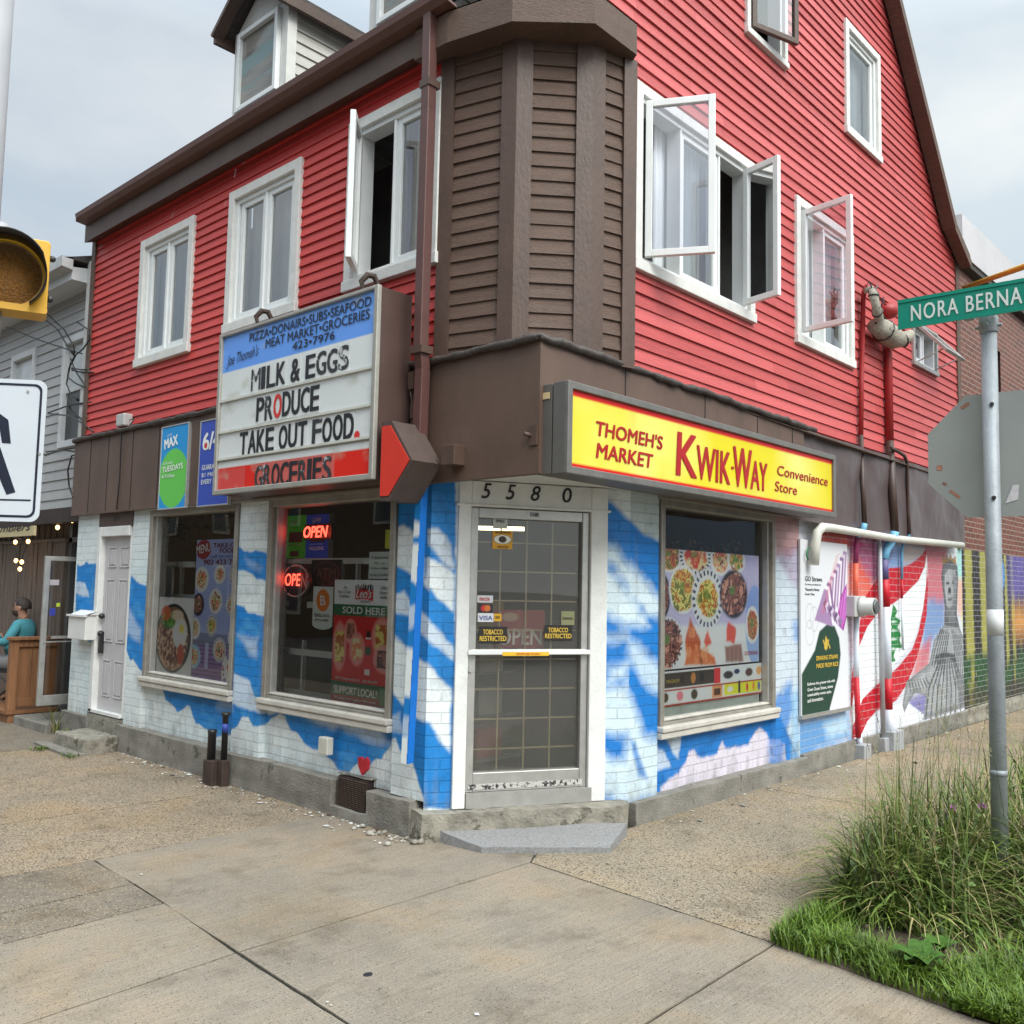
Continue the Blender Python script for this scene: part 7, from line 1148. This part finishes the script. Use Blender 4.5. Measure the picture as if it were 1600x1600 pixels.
for q in range(85):
    z_ = tall(rl)
    if z_ is None or z_[2] < .4: continue
    x, y, k = z_; h = rl.uniform(.25, .7)*k; d = Vector((rl.gauss(0, .12), rl.gauss(0, .12), 0)); tp_ = Vector((x, y, 0))+d*h+Vector((0, 0, h)); lw.tube([Vector((x, y, 0)), Vector((x, y, h*.5))+d*h*.3, tp_], [.003, .0025, .0012], 5, 2)
    for j in range(rl.randrange(6, 14)):
        b = Vector((x, y, 0)).lerp(tp_, rl.uniform(.25, 1)); a = rl.uniform(0, 6.3); e = Vector((math.cos(a), math.sin(a), rl.uniform(-.2, .6))).normalized(); L = rl.uniform(.02, .06); g = e.cross(Vector((0, 0, 1))).normalized()*L*rl.uniform(.22, .4)
        lw.add([b, b+e*L*.35+g, b+e*L*.75+g*.8, b+e*L-Vector((0, 0, L*.2)), b+e*L*.75-g*.8, b+e*L*.35-g], [(0, 1, 2, 3), (0, 3, 4, 5)], rl.randrange(2))
mk('leafy_weeds', lw, [leaf('weed_leaf', (.07, .13, .02)), leaf('weed_leaf_pale', (.13, .18, .04)), G3], kind='stuff')
def low(r):
    x, y = r.uniform(4.3, 6.4), r.uniform(.2, 2.0); k = nz2(x, y, .25, 15)
    return None if k < .47 else (x, y, .7)
blades('verge_weeds', 3300, low, (.04, .14), (.002, .004), (.4, 1.4), [G1, G3, G2, leaf('dead_grass', (.19, .14, .08))], 5, seg=3, mw=(3, 3, 3, 3))
def broad(loc, n, ln, seed, lab, col=(.045, .10, .018)):
    r = random.Random(seed); mb = MB()
    for q in range(n):
        a = 2*math.pi*q/n+r.uniform(-.4, .4); L = ln*r.uniform(.7, 1.15); d = Vector((math.cos(a), math.sin(a), 0)); s = Vector((-d.y, d.x, 0)); b = Vector(loc); V = []; k = 7
        for i in range(k+1):
            t = i/k; p = b+d*L*t*.95+Vector((0, 0, .03+L*.7*math.sin(t*2.0)*.7)); w = L*.33*math.sin(max(.03, t)**.75*math.pi)**.8*(1 if i < k else .05)+.003; V += [p-s*w+Vector((0, 0, w*.3)), p, p+s*w+Vector((0, 0, w*.3))]
        mb.add(V, [(3*i+j, 3*i+j+1, 3*i+j+4, 3*i+j+3) for i in range(k) for j in (0, 1)], 0, True)
    return mk('broadleaf_weed', mb, mat('broad_leaf', col, .75, .35, 30, .6, 60, spec=.15), None, lab, 'weed', base=loc)
gb_ = ground(1440, 1530); broad((gb_[0], gb_[1], .02), 7, .13, 2, 'biggest broad leaved weed low at the front edge of the grass verge')
gb_ = ground(1470, 1505); broad((gb_[0], gb_[1], .02), 5, .09, 5, 'smaller broad leaved weed just behind the biggest one in the verge', (.055, .115, .02))
for px, py_, lab in ((1490, 1262, 'pink clover blossom among the tall grass left of the sign post'), (1535, 1260, 'pink clover blossom nearest the sign post in the tall grass')):
    p = at(px, py_, 5.1); f = MB(); r = random.Random(px)
    for q in range(46): e = Vector((r.gauss(0, 1), r.gauss(0, 1), r.gauss(0, 1))).normalized(); g = e.orthogonal().normalized()*.004; f.add([p+e*.008-g, p+e*.008+g, p+e*.026], [(0, 1, 2)], 0)
    f.tube([p, p-Vector((.01, 0, .3)), Vector((p.x, p.y, .05))], .0025, 5, 1); c_ = mk('clover_flower', f, [mat('clover_pink', (.35, .10, .30), .6), G1], None, lab, 'flower', base=(p.x, p.y, .05))
sx, sy = ground(1493, 1380); mk('broken_stake', MB().tube([(sx, sy, -.02), (sx+.01, sy, .30), (sx-.01, sy+.005, .36), (sx-.05, sy+.02, .37)], [.02, .02, .022, .018], 10), GALV, None, 'bent grey metal stub sticking up among the weeds', 'stub', base=(sx, sy, 0))
for k_, (pts, n) in enumerate((([(104, 1150), (120, 1152)], 60), ([(55, 1174), (70, 1172)], 50), ([(100, 1182), (115, 1186)], 40), ([(66, 1140), (90, 1146)], 70))):
    (x0, y0), (x1, y1) = ground(*pts[0]), ground(*pts[1]); blades('sidewalk_weed', n, lambda r: (x0+(x1-x0)*r.random()+r.gauss(0, .03), y0+(y1-y0)*r.random()+r.gauss(0, .03), 1), (.03, .14 if k_ in (0, 3) else .05), (.003, .007), (.3, 1.2), [LG2, G1, G4], 20+k_, seg=3, label=('tall green weed sprouting at the corner of the grey side step', 'leftmost low weed in the sidewalk joint before the side step', 'low weed at the paver edge before the side step', 'green weed along the concrete slab below the bar door')[k_], cat='weed', kind='thing')
x0, y0 = ground(413, 1232); blades('sidewalk_weed', 26, lambda r: (x0+r.gauss(0, .02), y0+r.gauss(0, .03), 1), (.08, .22), (.002, .004), (.1, .6), [G1, G4], 31, kind='thing', label='thin green grass tuft growing at the foundation left of the vent', cat='weed')
blades('doorway_grass', 18, lambda r: (4.12+r.gauss(0, .03), 10.36+r.gauss(0, .03), 1), (.25, .5), (.004, .008), (.4, 1.0), [G1, G4, G3], 33, kind='thing', label='long bladed grass tuft at the foot of the white brick pier by the bar', cat='weed')
r = random.Random(77); pb = MB()
for q in range(420):
    x, y = r.uniform(4.25, 5.6), r.uniform(.6, 1.95); s = r.uniform(.003, .009) if r.random() < .95 else .02; pb.ball((x, y, .045+.02*r.random()), s, r.randrange(3), 5, 3, (1, r.uniform(.5, 1), .6))
mk('verge_gravel', pb, [mat('pale_pebble', (.34, .29, .22), .9), mat('grey_pebble', (.18, .16, .14), .9), mat('brown_pebble', (.14, .09, .06), .9)], kind='stuff')
# paint flakes, grit and stains on the pavement
r = random.Random(12); fl = MB()
for q in range(280):
    if r.random() < .72: y = r.uniform(4.65, 8.8); x = 4.13-abs(r.gauss(0, .09))-(.12 if 6.85 < y < 7.15 else 0)
    elif r.random() < .5: x = r.uniform(5.6, 13); y = 3.82-abs(r.gauss(0, .10))
    else: x, y = r.uniform(1.5, 9), r.uniform(2.3, 8)
    if x > 4.14 and y > 3.84: continue
    w = r.uniform(.004, .016) if r.random() < .93 else .03; a = r.uniform(0, 6.3); P = [(x+w*math.cos(a+b)*r.uniform(.6, 1.2), y+w*math.sin(a+b)*r.uniform(.6, 1.2), .004+r.uniform(0, .006)) for b in (0, 1.6, 3.1, 4.7)]; fl.prism(P, (0, 0, .002), 0 if r.random() < .6 else 1+r.randrange(2))
mk('paint_flakes', fl, [mat('white_flake', (.6, .6, .57), .6), mat('brown_leaf_litter', (.10, .06, .035), .8), mat('grit', (.2, .19, .17), .9)], kind='stuff')
rb_ = MB()
for q in range(26): 
    y = r.uniform(4.5, 5.2); x = 4.12-abs(r.gauss(0, .06)); s = r.uniform(.006, .03); rb_.ball((x, y, s*.5), s, r.randrange(2), 6, 4, (1, r.uniform(.5, 1), .6))
mk('crumbled_mortar', rb_, [CONCS, mat('pale_mortar', (.34, .32, .28), .8)], kind='stuff')
x, y = ground(575, 1523); mk('gum_spot', MB().prism([(x+.022*math.cos(q*.6), y+.018*math.sin(q*.6), .0) for q in range(10)], (0, 0, .003)), BLACK, None, 'round dark spot of old gum on the light concrete', 'spot', base=(x, y, 0))
# ------------------------------------------------------------------ the seated man
def skin(name, joints, edges, mats, pick, parent, base, sub=2):
    me = bpy.data.meshes.new(name); me.from_pydata([tuple(Vector(j[0])-Vector(base)) for j in joints], edges, []); o = bpy.data.objects.new(name, me); COL.objects.link(o)
    md = o.modifiers.new('s', 'SKIN'); md.use_smooth_shade = True
    for v, j in zip(me.skin_vertices[0].data, joints): v.radius = j[1] if isinstance(j[1], tuple) else (j[1], j[1])
    me.skin_vertices[0].data[0].use_root = True
    sb = o.modifiers.new('u', 'SUBSURF'); sb.levels = sb.render_levels = sub
    dg = bpy.context.evaluated_depsgraph_get(); m2 = bpy.data.meshes.new_from_object(o.evaluated_get(dg)); bpy.data.objects.remove(o)
    for m in mats: m2.materials.append(m)
    for p in m2.polygons: p.use_smooth = True; p.material_index = pick(Vector(p.center)+Vector(base))
    o = bpy.data.objects.new(name, m2); link(o, parent, Vector(base)); return o
MANP = Vector((4.36, 12.2, .14)); fd = Vector((-.76, .65, 0)); rd = Vector((.65, .76, 0))
def mp3(f, s, z):
    if z > 1.04: z -= .035
    return MANP+fd*f+rd*s+Vector((0, 0, z))
mn = thing('person', tuple(MANP), 'bearded man in a teal long sleeved top sitting with folded arms on the patio', 'person')
SK = mat('skin', (.36, .19, .13), .5, .08, 12); TEAL = mat('teal_jersey', (.05, .225, .27), .8, .15, 8, .3, 120); TRO = mat('grey_trousers', (.13, .125, .13), .8, .15, 8); SHO = mat('dark_shoe', (.03, .03, .03), .5)
J = [((0, 0, .50), (.15, .17)), ((.0, 0, .64), (.14, .16)), ((-.02, 0, .82), (.125, .175)), ((-.03, 0, .94), (.10, .17)), ((-.02, 0, 1.01), (.062, .065)), ((.0, 0, 1.07), (.056, .058)),
     ((.02, 0, 1.15), (.085, .074)), ((.03, 0, 1.23), (.095, .078)), ((.0, 0, 1.285), (.06, .055)),
     ((-.02, .17, .94), .07), ((.08, .25, .72), .056), ((.25, .12, .70), .043), ((.29, -.02, .73), .034), ((.30, -.10, .755), .03),
     ((-.02, -.17, .94), .07), ((.08, -.25, .73), .056), ((.25, -.12, .75), .043), ((.28, .02, .77), .034), ((.28, .10, .79), .03),
     ((.06, .10, .47), .10), ((.44, .13, .50), .078), ((.46, .13, .28), .056), ((.43, .13, .07), .042), ((.53, .14, .035), .04),
     ((.06, -.10, .47), .10), ((.44, -.13, .50), .078), ((.46, -.13, .28), .056), ((.43, -.13, .07), .042), ((.53, -.14, .035), .04)]
E_ = [(0, 1), (1, 2), (2, 3), (3, 4), (4, 5), (5, 6), (6, 7), (7, 8), (3, 9), (9, 10), (10, 11), (11, 12), (12, 13), (3, 14), (14, 15), (15, 16), (16, 17), (17, 18), (0, 19), (19, 20), (20, 21), (21, 22), (22, 23), (0, 24), (24, 25), (25, 26), (26, 27), (27, 28)]
def pick(p):
    q = p-MANP; f, s, z = q.dot(fd), q.dot(rd), q.z
    if z > 1.015: return 0
    if f > .27 and z > .6: return 0
    if z < .11: return 3
    if z < .575 and (f > .02 or z < .52): return 2
    return 1
skin('body', [(mp3(*j[0]), j[1]) for j in J], E_, [SK, TEAL, TRO, SHO], pick, mn, MANP)
hd2 = mp3(.02, 0, 1.19); fc_ = MB(); HAIR = mat('dark_brown_hair', (.022, .013, .01), .6, .3, 60, .6, 120)
hr = MB(); rr = random.Random(4)
def shell(mb, c, r, keep, nu=36, nv=24, rough_=.003):
    V = {}; rr2 = random.Random(5)
    for j in range(nv+1):
        for i in range(nu):
            t, a = math.pi*j/nv, 2*math.pi*i/nu; v = (math.cos(a)*math.sin(t), math.sin(a)*math.sin(t), math.cos(t)); k = 1+rr2.uniform(-rough_, rough_)/r[0]; V[j, i] = (v, mp3(c[0]+v[0]*r[0]*k, c[1]+v[1]*r[1]*k, c[2]+v[2]*r[2]*k))
    for j in range(nv):
        for i in range(nu):
            q = [(j, i), (j+1, i), (j+1, (i+1) % nu), (j, (i+1) % nu)]
            if keep(Vector([sum(V[k][0][n] for k in q)/4 for n in range(3)])): mb.add([V[k][1] for k in q], [(0, 1, 2, 3)], 0, True)
shell(hr, (.008, 0, 1.20), (.108, .090, .112), lambda v: v.z > (.52 if v.x > .45 else .18 if v.x > .05 else -.32 if v.x < -.2 else -.05))
mk('hair', hr, HAIR, mn); bd = MB()
shell(bd, (.026, 0, 1.150), (.098, .084, .088), lambda v: v.x > -.05 and v.z < (.02 if v.x < .75 else -.12) and v.z > -.93)
mk('beard', bd, mat('brown_beard', (.045, .025, .016), .8, .3, 80, .6, 150), mn)
ff = MB(); ff.add([mp3(.118, .0, 1.215), mp3(.112, .016, 1.165), mp3(.112, -.016, 1.165), mp3(.142, 0, 1.168)], [(0, 1, 3), (0, 3, 2), (1, 2, 3)], 0, True); ff.ball(mp3(.0, .080, 1.185), .026, 0, 8, 6, (.7, .5, 1.1)); ff.ball(mp3(.0, -.080, 1.185), .026, 0, 8, 6, (.7, .5, 1.1)); mk('nose_and_ears', ff, SK, mn)
ey = MB()
for s in (-1, 1): ey.ball(mp3(.106, s*.032, 1.205), .007, 0, 8, 6); ey.ball(mp3(.106, s*.034, 1.226), .010, 1, 8, 4, (1, 1, .3))
ey.ball(mp3(.114, 0, 1.128), .02, 2, 8, 4, (.6, .9, .35)); mk('face_features', ey, [mat('eye_dark', (.03, .02, .02), .2), HAIR, mat('lips', (.30, .10, .09), .5)], mn)
hn = MB()
for s, (f, y, z) in ((1, (.30, -.12, .755)), (-1, (.28, .12, .79))):
    for q in range(5): b = mp3(f+.01-.008*q, y-s*.02, z+.028-.016*q); L = (.05, .07, .078, .072, .055)[q]; hn.tube([b, b-rd*s*L*.5+fd*.012, b-rd*s*L+fd*.002], [.0105, .0095, .007], 7)
mk('fingers', hn, SK, mn)
ch = thing('folding_chair', tuple(mp3(0, 0, 0)), 'black folding chair under the seated man on the patio', 'chair'); cm = MB(); cm.tube([mp3(.25, .2, 0), mp3(-.25, .2, .42), mp3(-.3, .2, .78)], .014, 8); cm.tube([mp3(.25, -.2, 0), mp3(-.25, -.2, .42), mp3(-.3, -.2, .78)], .014, 8); cm.tube([mp3(-.28, .2, 0), mp3(.22, .2, .40)], .014, 8); cm.tube([mp3(-.28, -.2, 0), mp3(.22, -.2, .40)], .014, 8); mk('chair_frame', cm, BLACK, ch)
mk('seat', MB().hexa([mp3(-.2, -.2, .37), mp3(.24, -.2, .37), mp3(.24, .2, .37), mp3(-.2, .2, .37), mp3(-.2, -.2, .40), mp3(.24, -.2, .40), mp3(.24, .2, .40), mp3(-.2, .2, .40)]), BLACK, ch); mk('backrest', MB().hexa([mp3(-.28, -.2, .60), mp3(-.26, -.2, .60), mp3(-.26, .2, .60), mp3(-.28, .2, .60), mp3(-.32, -.2, .78), mp3(-.30, -.2, .78), mp3(-.30, .2, .78), mp3(-.32, .2, .78)]), BLACK, ch)
